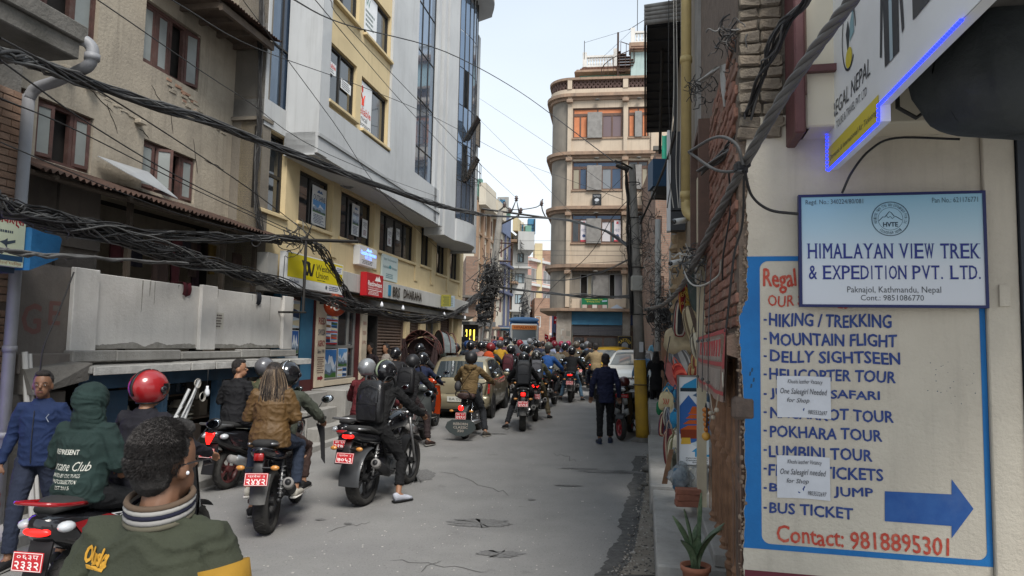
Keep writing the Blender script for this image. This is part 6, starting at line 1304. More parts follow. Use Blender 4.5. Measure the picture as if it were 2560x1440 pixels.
 tag(m.obj('shop_row',None),'dim row of ground floor shops under the far left houses','shops');bpy.data.objects['shop_row'].matrix_world=Matrix.Translation(FPL.o)@Matrix.Rotation(FPL.a,4,'Z')
 pl=Plane(pt(1163,860,44).x,44,0.15);mw=Matrix.Translation(pl.o)@Matrix.Rotation(pl.a,4,'Z')
 m=MB().use(M['dark_void']).box(-.15,.8,0,.3,.5,3.0);m.use(mat('lit_yellow',(.7,.5,.05),.5,emit=(1,.75,.08),es=1.1))
 for k in range(3):m.box(.02+.24*k,.10+.24*k,-.02,-.001,1.4,2.7)
 m.use(mat('awning_dk',(.1,.1,.1))).box(-.4,1.2,-.8,.3,3.0,3.2);fix(m,'lit_shop','small dark shop front with yellow lit strips beyond the office block','shop',mw)
 pl=Plane(pt(1160,860,38).x,38,0.12);far_house('brick_house','narrow grey brick house squeezed behind the end of the office block',pl,0,.62,3.3,6.6,M['bricktex'],[],brn,gl,trims=[('slab',M['concrete_dk'],[(-.2,.8,-.6,0,4.3,4.42)])])
 # frontal far houses
 def FR(px,d,ang=0):p=pt(px,860,d);return Plane(p.x,p.y,math.radians(ang))
 white=mat('far_white',(.46,.46,.44),.85,(.38,.38,.37),.4,streak=.45,dcol=(.3,.29,.27));dkf=mat('far_frame_dark',(.05,.05,.05),.6);lg=mat('far_sky_glass',(.28,.36,.40),.1,spec=.7)
 pl=FR(1285,76,4);ws=[rcw(pl,1294,1310,633,656),rcw(pl,1287,1311,683,708),rcw(pl,1287,1307,735,760),rcw(pl,1284,1298,787,808)]
 x0=pl.uz(1281,700)[0];x1=pl.uz(1319,700)[0];zt_=pl.uz(1300,590)[1]
 t=far_house('white_house','far white house with dark framed windows facing down the street',pl,x0,x1,0,zt_,white,ws,dkf,lg,cols=(.35,.8),trims=[('jutting_floor',white,[(pl.uz(1293,600)[0],pl.uz(1333,600)[0],-1.4,4,pl.uz(1300,628)[1],zt_+.3)]),('ledge',white,[(x0-.3,x1+.3,-.9,-.01,z,z+.2) for z in(pl.uz(1290,672)[1],pl.uz(1290,780)[1])])])
 clutter(pl,pl.uz(1295,600)[0],pl.uz(1335,600)[0],zt_+.3,9,t)
 m=MB()
 for k in range(4):zz=pl.uz(1297,610+11*k)[1];uu=pl.uz(1297,610)[0];m.use(M['frame_dk']).prism([(uu,zz+.3),(uu+.2,zz-.1),(uu+.5,zz-.3),(uu+.1,zz-.2)],-1.6,-1.55)
 fix(m,'pennants','row of small dark pennants on the far white house','pennant',Matrix.Translation(pl.o)@Matrix.Rotation(pl.a,4,'Z'))
 pink=mat('far_pink',(.45,.24,.20),.85,(.5,.34,.28),.7,streak=.3);wf=mat('far_white_frame',(.55,.55,.53),.7)
 pl=FR(1317,84,60);ws=[(a,a+2.2,z,z+1.7) for a in(.8,4.0) for z in(3.6,6.6,9.4)]
 far_house('pink_house','far pink and white house receding beyond the white one',pl,0,7,0,12.4,pink,ws,wf,gl,trims=[('band',wf,[(0,7,-.4,-.01,z,z+.3) for z in(3.0,6.0,8.9,11.9)])])
 org=mat('far_orange',(.50,.24,.13),.85,(.44,.22,.13),.7,streak=.3)
 pl=FR(1338,92,-3);ws=[rcw(pl,1339,1347,703,714),rcw(pl,1349,1357,702,714),rcw(pl,1360,1371,701,714)]
 far_house('orange_house','far orange house with white windows below a tin roof',pl,pl.uz(1337,710)[0],pl.uz(1390,710)[0],0,pl.uz(1350,690)[1],org,ws,wf,gl,cols=(.3,.7),trims=[('tin_roof',mat('tin_orange',(.5,.17,.08),.7),[(-.4,3,-1.2,.3,pl.uz(1350,692)[1],pl.uz(1350,686)[1])])])
 pl=FR(1339,80,2);ws=[rcw(pl,1338,1352,790,818)]
 far_house('brick_house','far low brick house with a white framed window at street level',pl,pl.uz(1336,800)[0],pl.uz(1374,800)[0],0,pl.uz(1350,745)[1],M['bricktex2'],ws,wf,mat('board_brown',(.3,.18,.12),.8),cols=())
 pl=FR(1345,110,0);far_house('brick_house','farthest stacked brick house with a blue railed roof',pl,0,4.2,0,pl.uz(1350,640)[1],M['bricktex2'],[rcw(pl,1353,1360,645,655)],wf,gl,trims=[('penthouse',M['bricktex2'],[(.2,3.6,1,5,pl.uz(1350,640)[1],pl.uz(1350,623)[1])]),('railing',mat('rail_blue',(.2,.4,.6),.6),[(-.4+i*.35,-.3+i*.35,-3,-2.95,pl.uz(1350,690)[1],pl.uz(1350,668)[1]) for i in range(14)])])
 pl=FR(1333,86,0);far_house('yellow_house','far ochre house with potted greenery on its roof',pl,0,.95,0,pl.uz(1340,608)[1],yl,[],wf,gl)
 pl=FR(1383,48,10);t=far_house('signed_house','narrow dark blue and red fronted house left of the peach corner house',pl,0,.75,2.2,pl.uz(1390,655)[1],mat('sign_navy',(.09,.11,.2),.7),[],wf,gl,depth=.5,trims=[('red_stripe',flatcol('a52a30'),[(.18,.3,-.06,-.001,2,7)]),('grey_panel',flatcol('8b959c'),[(.38,.72,-.06,-.001,4.6,6.6)])])
 mw=Matrix.Translation(pl.o)@Matrix.Rotation(pl.a,4,'Z')
 m=MB().use(flatcol('1d6fb0'));m.prism([(.02+.24*math.cos(a),4.42+.24*math.sin(a)) for a in[k*PI/8 for k in range(16)]],-.5,-.4);m.use(flatcol('dfe8f0'));text(m,'Spa',-.12,.16,4.36,4.5,-.502);fix(m,'round_sign','small round blue sign left of the peach corner house','sign',mw)
 m=MB().use(flatcol('c3ccd2')).box(.08,.42,-.52,-.46,3.75,4.0);text(m.use(flatcol('5a3a4a')),'POP',.12,.38,3.8,3.95,-.522);fix(m,'small_sign','small white sign under the round blue one','sign',mw)
 m=MB().use(flatcol('2b5a8c')).box(.2,.5,-.56,-.5,3.2,3.7);m.use(flatcol('9fb6c4')).box(-.02,.16,-.56,-.5,3.3,3.6);fix(m,'small_sign','blue and pale box sign above the red flags','sign',mw)
 m=MB().use(flatcol('1c1f22')).box(.46,.62,-.3,-.2,3.9,5.1);text(m.use(flatcol('b9bcc0')),'H',.5,.58,4.8,4.9,-.302);text(m,'O',.5,.58,4.6,4.7,-.302);text(m,'T',.5,.58,4.4,4.5,-.302);text(m,'E',.5,.58,4.2,4.3,-.302);fix(m,'vertical_sign','narrow black vertical sign beside the rounded corner','sign',mw)
 for k,(px,py,d,s) in enumerate(((1384,800,44,1),(1394,812,44,1.1),(1362,842,50,.8),(1366,850,49,.6))):
  p=pt(px,py,d);m=MB().use(flatcol('b81c2c',.8));w,h=.32*s,.55*s
  m.grid(lambda a,q:(p.x+w*a*(1-q*.0),p.y+.05*math.sin(a*6),p.z+h*(.5-q)*(1-.5*a)),6,4);m.use(flatcol('e8e0e0')).ball((p.x+w*.35,p.y-.03,p.z),.05*s,6);m.use(M['frame_dk']).tube([(p.x,p.y,p.z-.9*s),(p.x,p.y,p.z+h*.55)],.012,4)
  tag(m.obj('flag',None),['upper red flag left of the peach corner pier','lower red flag beside the peach corner pier','small red flag over the far crowd','smallest red flag over the far crowd'][k],'flag','red flags')
 p=pt(1281,815,55);m=MB().use(flatcol('4a3f7a')).box(p.x,p.x+.66,p.y,p.y+.06,p.z-.55,p.z);text(m.use(flatcol('c9c6dc')),'MOUNTAIN',p.x+.08,p.x+.6,p.z-.28,p.z-.2,p.y-.002);text(m,'TREKKING SHOP',p.x+.05,p.x+.62,p.z-.42,p.z-.34,p.y-.002);tag(m.obj('shop_sign',None),'purple shop sign left of the far lattice pole','sign')
 m=MB().use(mat('hill',(.16,.18,.15),.95,(.12,.14,.11),.05));m.box(-60,60,128,129,-5,7);m.obj('hills',None,None,kind='structure')
build_far()
# rest of the right row
def build_right_row():
 rz_=lambda m,name,lab,cat,g=None:fixr(m,name,lab,cat,g)
 t=RP.thing('right_house','narrow shaded house above the bag shop with a deep dark tin eave','house')
 m=MB().use(mat('shop_wall',(.30,.25,.19),.9,(.22,.18,.14),1.3,.3,25,streak=.5,dirt=.3));m.box(3.6,8.6,-4,-.02,2.6,9);m.box(8.6,13,-4,-.05,2.9,7.0);m.obj('wall',None,t)
 m=MB().use(M['dark_void']);m.box(3.0,12.8,-3,-1.6,0,2.6);m.obj('shop_interior',None,t)
 m=MB().use(mat('eave_dark',(.018,.018,.02),.8,(.03,.03,.032),4));m.box(6.55,12.3,-.04,.56,7.02,7.06)
 for k in range(12):m.box(6.6+k*.48,6.64+k*.48,-.03,.55,6.99,7.019)
 m.box(6.5,12.4,.565,.60,6.96,7.12);m.obj('eave',None,t)
 m=MB().use(mat('tin_grey',(.22,.22,.21),.6,(.14,.13,.12),5,.2,streak=.4));m.smooth=True
 for k in range(5):m.tube([(6.44,-.04,7.06+k*.07),(6.44,.60,7.02+k*.065)],.04,8)
 m.obj('eave_sheet',None,t)
 m=MB().use(M['frame_dk']);m.tube([(7.4,.3,6.98),(9.0,.3,5.6)],.03,5);m.tube([(6.7,.1,6.95),(6.7,.1,5.2)],.03,5);m.obj('eave_strut',None,t)
 m=MB().use(mat('pipe_yellow',(.50,.38,.16),.55,(.42,.32,.14),4,.15,dirt=.3));m.smooth=True
 m.tube([(3.4,.12,9),(3.4,.12,3.5)],.058,14);m.tube(spline([(3.4,.12,3.52),(3.39,.11,3.40),(3.3,.05,3.32),(3.1,-.02,3.31)],4),.058,14)
 for z in(3.55,5.1,6.6):m.tube([(3.4,.12,z),(3.4,.12,z+.07)],.068,14)
 m.obj('rain_pipe',None,t)
 m=MB().use(mat('pipe_white',(.5,.5,.48),.5));m.smooth=True;m.tube([(9.5,.32,1.8),(9.5,.32,4.4)],.06,10);m.obj('rain_pipe',None,t)
 m=MB().use(mat('green_panel',(.03,.09,.07),.6));m.box(8.8,9.6,-.04,.06,2.4,3.1);m.use(M['concrete']).box(8.62,9.8,-.04,.03,3.1,4.6);m.use(mat('carve',(.36,.26,.15),.8,(.25,.18,.11),12,.8)).box(6.0,6.3,-.04,.1,2.0,4.0)
 for k in range(6):m.lathe([(.10,0),(.14,.05),(.08,.12),(.11,.2),(.10,.26)],10,Matrix.Translation((6.15,.08,2.1+.3*k)))
 m.obj('carved_front',None,t)
 m=MB().use(M['white_sign']).box(5.65,5.85,.21,.26,3.55,5.02);m.use(mat('sign_black',(.03,.032,.036),.5));m.box(5.66,5.84,0.0,.209,3.85,5.0);m.box(5.66,5.84,0.0,.209,3.56,3.83);rz_(m,'projecting_sign','tall dark lightbox sign with white edge projecting beside the yellow rain pipe','sign')
 m=MB().use(mat('ac_blue',(.03,.08,.16),.6));a,b=pt(1628,402,16),pt(1662,470,16);m.box(a.x,b.x,15.8,16.4,b.z,a.z);m.use(M['frame_dk']).box(a.x+.05,b.x+.08,15.75,16.3,b.z-.22,b.z-.02);m.tube([(a.x,15.8,b.z-.1),(a.x+.05,15.8,b.z-.3),(b.x+.3,15.9,b.z-.3)],.02,5);tag(m.obj('sign_cabinet',None),'dark blue metal box on brackets beside the peach house','cabinet')
 m=MB().use(mat('green_tarp',(.01,.20,.13),.7,(.01,.15,.1),3,.6,9));a,b=pt(1655,338,22),pt(1688,402,22);m.smooth=True;m.grid(lambda q,s:(a.x+(b.x-a.x)*q,22+.06*math.sin(q*9),a.z+(b.z-a.z)*s*(.9+.1*math.sin(q*4))),14,6);tag(m.obj('tarpaulin',None),'green tarpaulin hung under the dark eave','tarpaulin')
 p=pt(1637,860,27);pl=Plane(p.x,27,math.radians(-6));far_house('brick_house','narrow bare brick house between the peach house and the dark eave',pl,0,1.6,0,pl.uz(1645,378)[1],M['bricktex'],[rcw(pl,1642,1655,540,585),rcw(pl,1645,1660,690,740)],M['frame_brown'],M['glass_dark'],cols=(),trims=[('concrete_cap',M['concrete_dk'],[(-.1,1.6,-.2,0,pl.uz(1645,378)[1],pl.uz(1645,368)[1])]),('pillar',mat('pillar_orange',(.33,.17,.1),.9,(.26,.15,.1),4),[(.25,.55,-.3,-.01,0,2.6)])])
 for k,(px,py,d) in enumerate(((1703,552,7.6),(1693,655,8.4))):
  p=pt(px,py,d);m=MB().use(M['white_paint']);m.smooth=True;dr=Vector((-.10,-.10,-.03));m.tube([p+dr*-.7,p+dr],.032,12);m.use(M['black_gloss']).tube([p+dr,p+dr*1.1],.028,12);m.use(M['white_paint']).tube([p-dr*.5,p-dr*.5+Vector((.12,.03,.06))],.012,6);tag(m.obj('security_camera',None),['white security camera under the projecting lightbox','white security camera with dark lens above the hanging bags'][k],'camera')
 m=MB().use(M['concrete']);m.box(12.6,22,-4,-.3,0,5.5);m.use(mat('awn2',(.05,.045,.045),.8));m.box(12.7,20,-.3,.5,2.7,2.8);m.obj('far_wall',None,t)
build_right_row()
# poles
def tangle(name,c,rx,ry,rz,n,lab,seed,r0=.006,mats=None,droop=.3):
 r=random.Random(seed);m=MB();mats=mats or[M['cable'],M['cable'],M['cable_grey']]
 for _ in range(n):
  m.use(r.choice(mats));a=Vector((r.gauss(0,rx*.5),r.gauss(0,ry*.5),r.gauss(0,rz*.5)));pts=[a];v=Vector((r.gauss(0,1),r.gauss(0,1),r.gauss(0,1))).normalized()
  for _ in range(r.randint(5,10)):
   v=(v+Vector((r.gauss(0,.5),r.gauss(0,.5),r.gauss(0,.5)-droop*.2))).normalized();q=pts[-1]+v*rx*.35;q-=Vector((q.x*.12,q.y*.12,q.z*.08));pts.append(q)
  m.tube([c+p for p in spline(pts,3)],r0*r.uniform(.6,1.5),4,cap=False)
 return tag(m.obj(name,None),lab,'cables')
def build_poles():
 r=random.Random(12)
 b=ground(1607,1103);top=pt(1580,412,b.y);ax=top-b
 t=thing('utility_pole','leaning concrete utility pole with ochre painted foot on the right','pole',b)
 cp=mat('pole_concrete',(.33,.31,.28),.92,(.24,.225,.2),3,.4,30,streak=.3,dirt=.4)
 zy=pt(1603,903,b.y).z/top.z
 m=MB().use(cp);m.smooth=True;m.tube([ax*(zy+.003),ax],[.115,.07],20);m.obj('pole',None,t)
 m=MB().use(mat('ochre_paint',(.42,.25,.02),.75,(.33,.2,.03),5,.3,40,dirt=.6,dcol=(.12,.09,.05)));m.smooth=True;m.tube([(0,0,0),ax*.05,ax*zy],[.135,.13,.118],20);m.obj('painted_foot',None,t)
 m=MB().use(M['concrete_dk']);m.lathe([(.22,-.05),(.24,.0),(.20,.05),(.145,.08)],14);m.obj('footing',None,t)
 bx=pt(1592,707,b.y-.22)-b;m=MB().use(mat('meter_box',(.38,.37,.33),.6,(.3,.29,.26),5,.1));m.box(bx.x-.11,bx.x+.11,bx.y-.06,bx.y+.08,bx.z-.16,bx.z+.14,.02);m.obj('meter_box',None,t)
 m=MB().use(mat('bill',(.5,.5,.5),.8));q=pt(1603,870,b.y-.14)-b;m.box(q.x-.04,q.x+.04,q.y-.01,q.y,q.z-.08,q.z+.12);m.obj('pasted_bill',None,t)
 m=MB().use(M['frame_dk'])
 for f in(.2,.45,.62,.8,.93):m.tube([ax*f+Vector((.15*math.cos(a),.15*math.sin(a),0)) for a in[k*PI/5 for k in range(10)]],.01,4,closed=True)
 m.obj('steel_band',None,t)
 a=pt(1555,408,b.y-.3);m=MB().use(M['frame_dk']);m.tube([top+Vector((.05,0,-.1)),a,a+Vector((-.15,0,.05))],.02,6);m.tube([pt(1540,412,b.y-.3),pt(1572,425,b.y-.3)],.045,8);o=m.obj('street_lamp_arm',None,t);o.location=-b
 m=MB()
 for k in range(13):
  m.use(r.choice([M['cable'],M['cable'],M['cable_grey']]));o=Vector((-.135+r.uniform(-.03,.03),-.06+r.uniform(-.04,.04),0));pts=[b+ax*(.45+.06*i)+o+Vector((r.uniform(-.03,.03),r.uniform(-.03,.03),0)) for i in range(10)];m.tube(spline(pts,3),r.uniform(.006,.014),5,cap=False)
 tag(m.obj('cable_bundle',None),'thick black cable bundle strapped down the near concrete pole','cables')
 tangle('cable_tangle',pt(1600,600,b.y),.3,.25,1.3,70,'wiry tangle of thin cables around the upper part of the near pole',3,.004)
 tangle('cable_tangle',pt(1640,700,b.y-.6),.28,.25,.9,70,'grey tangle of loose wires right of the near pole',4,.004,[M['cable_grey'],M['cable_light'],M['cable']])
 tangle('cable_tangle',pt(1670,800,b.y-1.5),.22,.2,.35,45,'dark clump of wires and splice boxes beside the hanging bags',5,.007)
 tangle('cable_tangle',pt(1655,770,b.y-1.2),.26,.2,.25,40,'loose wires where the twisted cable reaches the pole',6,.005)
 d=32;b2=ground(1206,905);b2=Vector((pt(1206,905,d).x,d,gz(d)));tp=pt(1251,530,d);ax=tp-b2
 t=thing('utility_pole','leaning grey lattice concrete pole left of centre with a mass of cables','pole',b2)
 m=MB().use(cp);sx=.15
 for s in(-1,1):m.tube([Vector((s*.19,0,0)),ax+Vector((s*.08,0,0))],[(.07,.12),(.05,.08)],4)
 for k in range(18):f=k/18;w=.19-.11*f;m.tube([ax*f+Vector((-w,0,0)),ax*f+Vector((w,0,0))],.06,4)
 m.tube([ax*.45,ax],[.2,.13],8);m.obj('pole',None,t)
 m=MB().use(M['frame_dk']);A=pt(1218,528,d)-b2;B_=pt(1365,542,d)-b2;m.tube([pt(1205,522,d)-b2,pt(1370,545,d)-b2],.05,6);m.tube([pt(1243,565,d)-b2,pt(1298,538,d)-b2],.045,6)
 m.tube([pt(1277,534,d)-b2,pt(1291,498,d)-b2,pt(1298,534,d)-b2],.04,6);m.obj('cross_arm',None,t)
 m=MB().use(mat('insulator',(.06,.035,.03),.3,spec=.6));m.smooth=True
 for x,y in((1291,496),(1274,526),(1302,526),(1261,512),(1354,508)):
  q=pt(x,y,d)-b2;m.lathe([(.02,-.14),(.09,-.1),(.05,-.05),(.1,0),(.05,.05),(.07,.1),(.001,.14)],10,Matrix.Translation(q))
 m.obj('insulator',None,t)
 m=MB().use(M['frame_dk']);m.tube(spline([pt(1365,545,d)-b2,pt(1356,525,d)-b2,pt(1354,505,d)-b2,pt(1357,498,d)-b2],4),.03,5);m.tube(spline([pt(1247,527,d)-b2,pt(1258,518,d)-b2,pt(1261,503,d)-b2],4),.035,5);m.tube(spline([pt(1260,512,d)-b2,pt(1272,522,d)-b2,pt(1300,524,d)-b2,pt(1340,518,d)-b2,pt(1354,508,d)-b2],5),.02,4);m.obj('jumper_lead',None,t)
 m=MB().use(M['rust']);P_=[pt(1243,607,d)-b2,pt(1282,609,d)-b2,pt(1278,654,d)-b2,pt(1240,652,d)-b2];m.tube(P_[:3]+[P_[2]],.04,5);m.tube([P_[3],P_[2]],.04,5);m.tube([pt(1243,636,d)-b2,P_[1]],.035,5);m.obj('side_bracket',None,t)
 tangle('cable_tangle',pt(1222,712,d-.4),.5,.4,1.15,170,'dense black knot of cables on the leaning lattice pole',7,.016)
 tangle('cable_tangle',pt(1212,770,d-.5),.32,.3,.85,90,'black splice boxes and cable coils low on the lattice pole',8,.016,[M['cable'],M['cable_grey']])
 tangle('cable_tangle',pt(1257,690,d-.3),.5,.4,.35,60,'loose looped wires right of the lattice pole',9,.009)
 m=MB().use(M['black']);m.smooth=True
 for x,y,s in((1208,765,.22),(1200,772,.14),(1214,790,.25),(1215,745,.2),(1205,800,.16)):q=pt(x,y,d-.6);m.tube([q-Vector((s*1.4,0,s*.3)),q+Vector((s*1.4,0,s*.3))],s*.55,10)
 tag(m.obj('splice_boxes',None),'round black splice closures hung on the lattice pole','cable box')
 d=52;b3=Vector((pt(1303,870,d).x,d,gz(d)));tp=pt(1322,688,d);ax=tp-b3;t=thing('utility_pole','distant mossy concrete pole in the middle of the street view','pole',b3);m=MB().use(cp);m.tube([Vector((0,0,0)),ax],[(.42,.3),(.25,.2)],8);m.obj('pole',None,t)
 tangle('cable_tangle',pt(1309,775,d-.5),.3,.3,1.7,70,'cables wrapped round the distant mossy pole',10,.025,[M['cable'],M['cable_grey']])
build_poles()
# cables
def cable(pts,rad,lab,m=None,name='cable',group=None,n=6,sub=6):
 P_=[pt(*p) for p in pts];b=MB().use(m or M['cable']);b.smooth=True;b.tube(spline(P_,sub),rad,n,cap=False);return tag(b.obj(name,None),lab,'cable',group)
def bundle(pts,rad,nst,lab,spread,seed=0,mats=None,twist=0.0,thin=.4):
 r=random.Random(seed);P_=spline([pt(*p) for p in pts],6);t=thing('cable_bundle',lab,'cables',(0,0,0));mats=mats or[M['cable'],M['cable'],M['cable_grey']]
 for k in range(nst):
  a0=r.random()*6.28;q=spread*math.sqrt(r.random());f1,f2=r.uniform(.2,.7),r.uniform(0,6);sag=r.uniform(0,1)*spread*thin*2
  m=MB().use(r.choice(mats));m.smooth=True;n=len(P_);out=[]
  for i,p in enumerate(P_):
   s=i/(n-1);a=a0+twist*i+2.2*math.sin(f1*i+f2);w=q*(.55+.6*abs(math.sin(.35*i+seed)))
   out.append(p+Vector((w*math.cos(a),w*.5*math.sin(a*1.3),w*math.sin(a)-sag*4*s*(1-s))))
  m.tube(out,rad*r.uniform(.6,1.35),5,cap=False);m.obj('strand',None,t)
 return t
def build_cables():
 bundle([(-60,95,4.5),(0,128,5),(150,178,6),(400,262,7.6),(640,345,10),(860,430,12.8),(1060,500,16.2),(1130,520,17.8),(1192,534,21),(1235,540,31.4)],.013,24,'main black cable bundle sweeping from top left down to the lattice pole',.06,1)
 bundle([(1235,540,31.5),(1400,548,24),(1500,570,17),(1560,605,15),(1597,640,14)],.012,7,'black cable bundle from the lattice pole across to the near right pole',.035,2)
 bundle([(-60,490,5.3),(0,512,5.6),(120,545,6.2),(300,585,7.4),(480,640,8.8),(640,690,10.5),(760,725,12),(905,765,14.6),(1050,795,18.3),(1130,785,22),(1185,745,27),(1217,715,31.5)],.009,30,'wide sagging bundle of telecom cables along the shops to the lattice pole',.11,3,thin=.35)
 bundle([(-60,500,5.2),(60,535,5.8),(250,565,7),(450,585,8.8),(620,590,10.6),(740,598,11.8),(795,610,12.3),(838,680,13.2),(878,748,14.2),(905,765,14.6)],.008,16,'upper strand group running to the bracket and dropping beside the yellow sign',.07,4)
 bundle([(-60,620,4.2),(0,622,4.6),(100,635,5),(190,640,5.6),(330,650,6.6),(470,658,8.2)],.012,5,'twisted grey service cable above the white parapet',.018,5,[M['cable_grey']],twist=.9)
 bundle([(1225,715,31),(1300,725,30),(1420,735,22),(1520,742,17),(1600,742,14.4)],.012,8,'black bundle crossing the street at first floor height',.05,6)
 bundle([(1236,655,31),(1300,690,28),(1400,700,22),(1500,680,18),(1590,640,14.3)],.008,4,'thin sagging pair of cables crossing below the peach cornice',.03,7)
 P_=spline([pt(*p) for p in((2230,-120,2.55),(2130,0,2.8),(1985,200,3.3),(1870,395,4.0),(1795,540,5.0),(1735,660,6.4),(1695,728,8.4),(1655,762,10.6),(1612,775,13.9))],22)
 t=thing('power_cable','thick grey twisted power cable slanting down across the right side','cable',(0,0,0));n=len(P_)
 for k in range(4):
  m=MB().use(mat('power_sheath',(.13,.125,.12),.5,(.09,.085,.08),6,.15));m.smooth=True;out=[]
  for i,p in enumerate(P_):
   tn=(P_[min(i+1,n-1)]-P_[max(i-1,0)]).normalized();s1=tn.cross(Vector((0,1,0))).normalized();s2=tn.cross(s1);L_=sum((P_[j+1]-P_[j]).length for j in range(i)) if False else 0
   a=k*PI/2+i*.36;out.append(p+(s1*math.cos(a)+s2*math.sin(a))*.0165)
  m.tube(out,.0145,8,cap=False);m.obj('strand',None,t)
 m=MB().use(M['black']);c=pt(1858,412,4.05);r=random.Random(3)
 for k in range(5):q=c+Vector((r.uniform(-.03,.03),r.uniform(-.02,.02),r.uniform(-.03,.03)));m.box(q.x-.02,q.x+.02,q.y-.02,q.y+.02,q.z-.025,q.z+.025,.006)
 tag(m.obj('cable_clamp',None),'black clamp gripping the twisted power cable at the wall corner','clamp')
 cable([(1858,412,4.0),(1840,360,4.0),(1790,343,4.3),(1722,380,4.8)],.010,'upper grey branch lead looping left from the cable clamp',M['cable_grey'],group='leads at the corner clamp')
 cable([(1858,428,4.0),(1790,425,4.3),(1722,380,4.8)],.010,'lower grey branch lead from the cable clamp',M['cable_grey'],group='leads at the corner clamp')
 cable([(1862,430,4.0),(1880,490,4.1),(1925,525,4.15),(1996,535,4.12)],.009,'dark lead curving from the clamp to the company sign',group='leads at the corner clamp')
 cable([(2105,483,3.95),(2130,430,3.9),(2175,375,3.9),(2240,345,3.85),(2400,348,3.7)],.007,'thin black lead rising from the company sign to the doorway',group='leads at the corner clamp')
 cable([(1860,440,4.02),(1856,560,4.2),(1835,640,4.3),(1818,800,4.4),(1812,830,4.4)],.007,'dark cable running down the brick edge to the woven banner')
 cable([(1822,430,4.5),(1826,520,4.6),(1808,640,4.7),(1806,700,4.8)],.006,'second dark cable down the bricks')
 cable([(1700,640,7),(1720,700,6.4),(1750,715,5.8),(1795,690,5.2),(1803,650,5.0)],.008,'pale cable looping across the bricks above the bags',M['cable_light'])
 bundle([(2040,-40,3.4),(1960,60,3.7),(1895,200,4.1),(1840,350,4.6),(1750,430,6)],.008,8,'dark wires slanting beside the rough brick pier',.04,11)
 tangle('cable_tangle',pt(1832,95,4.4),.12,.1,.14,26,'coiled black wires hanging at the brick pier',13,.004)
 tangle('cable_tangle',pt(1745,215,5.6),.10,.1,.1,26,'small wire knot beside the yellow rain pipe',14,.003)
 tangle('cable_tangle',pt(1735,655,6.6),.16,.12,.2,34,'grey wire coils where the twisted cable passes the bag shop',15,.006,[M['cable_grey'],M['cable_grey'],M['cable_light']])
 for k,(x0,x1) in enumerate(((1684,1672),(1690,1690),(1703,1700),(1707,1712),(1672,1680))):
  cable([(x0,-20,8.5),(x0+(k%2)*4,250,8.4),(x1,420,8.5),(x1+12-6*k,520,8.4)],.006,['leftmost pale wire hanging before the dark eave','second pale wire hanging before the dark eave','third pale wire, close to the yellow pipe','pale wire touching the yellow pipe','thin black wire hanging before the dark eave'][k],M['cable_light'] if k<4 else M['cable'],group='wires hanging before the eave')
 m=MB().use(mat('torn_cloth',(.36,.35,.33),.9,(.28,.27,.25),5,.5));m.smooth=True
 for(x,y,d,dx,h) in((1790,165,5.0,-.14,.12),(1800,160,4.9,.02,.32)):p=pt(x,y,d);m.grid(lambda a,q:(p.x+dx*q+.05*a,p.y+.02*math.sin(a*5+q*4),p.z-h*q),4,8)
 tag(m.obj('torn_plastic',None),'torn pale plastic strips hanging by the brick wall','plastic')
 W_=[([(700,-20,9),(860,60,13),(1115,130,17),(1300,230,22),(1540,408,14.2)],.012,'thick single wire from the top over the glass strips to the near pole'),([(430,0,6),(640,120,9),(900,215,13),(1100,300,16.8),(1290,400,28),(1560,500,15)],.006,'thin wire crossing the yellow bay toward the near pole'),([(230,-10,5),(600,240,8.5),(900,420,13),(1235,540,31)],.005,'thin wire crossing the plaster wall and grey bay'),([(600,-10,9),(830,300,12),(990,520,16.3),(1180,700,31)],.006,'thin steep wire over the yellow windows'),([(1250,505,31.9),(1180,440,20),(1000,250,14),(780,-10,8)],.006,'wire rising left from the cross arm over the bay'),([(1291,495,31.9),(1190,400,20),(900,100,11),(820,-10,8)],.006,'wire rising from the top insulator across the sky edge'),([(0,95,4.6),(300,260,7),(620,470,11),(790,600,12.8)],.008,'dark wire from the balcony corner to the cable bracket'),([(0,150,4.6),(240,320,6.6),(500,470,9),(800,610,13)],.007,'second dark wire falling to the cable bracket'),([(0,245,4.8),(200,330,6.4),(500,480,9),(740,590,12)],.006,'third wire across the old windows'),([(0,355,5),(250,460,7),(480,545,9),(700,600,11.8)],.005,'wire before the rusty roof edge'),([(1100,575,20),(1250,600,27),(1400,602,26),(1590,605,14.5)],.006,'uppermost of the level wires before the peach house'),([(1290,625,30),(1400,627,26),(1590,628,14.5)],.006,'second of the level wires before the peach house'),([(1290,637,30),(1400,638,26),(1590,640,14.5)],.006,'third of the level wires before the peach house'),([(1290,658,30),(1400,660,26),(1590,652,14.5)],.006,'lowest of the level wires before the peach house'),([(1165,705,27),(1230,650,28),(1240,640,31)],.015,'short guy wire rising to the lattice pole'),([(1330,790,30),(1380,720,22),(1470,640,17),(1530,545,15),(1570,500,14.4)],.008,'wire climbing diagonally past the second floor to the near pole'),([(1190,240,30),(1400,380,22),(1540,480,15)],.005,'faint wire across the sky toward the near pole'),([(1190,290,30),(1300,400,24),(1440,545,18)],.005,'faint steep wire across the sky'),([(850,690,14.6),(1000,720,18),(1160,745,26),(1215,730,31)],.006,'thin wire before the fascia band'),([(1570,430,14.2),(1500,500,18),(1440,560,21)],.005,'short slack wire from the near pole top'),([(1600,560,14.2),(1640,470,12),(1668,400,10),(1690,330,9)],.02,'thick dark cable climbing from the near pole to the lightbox sign'),([(705,750,11.9),(712,640,11.9)],.006,'short vertical wire beside the bracket post'),([(185,680,6.6),(150,770,6.5),(112,860,6.4),(100,930,6.4)],.008,'dark wire hanging down the brown wall beside the parapet')]
 for p,rad,lab in W_:cable(p,rad,lab,group='single overhead wires')
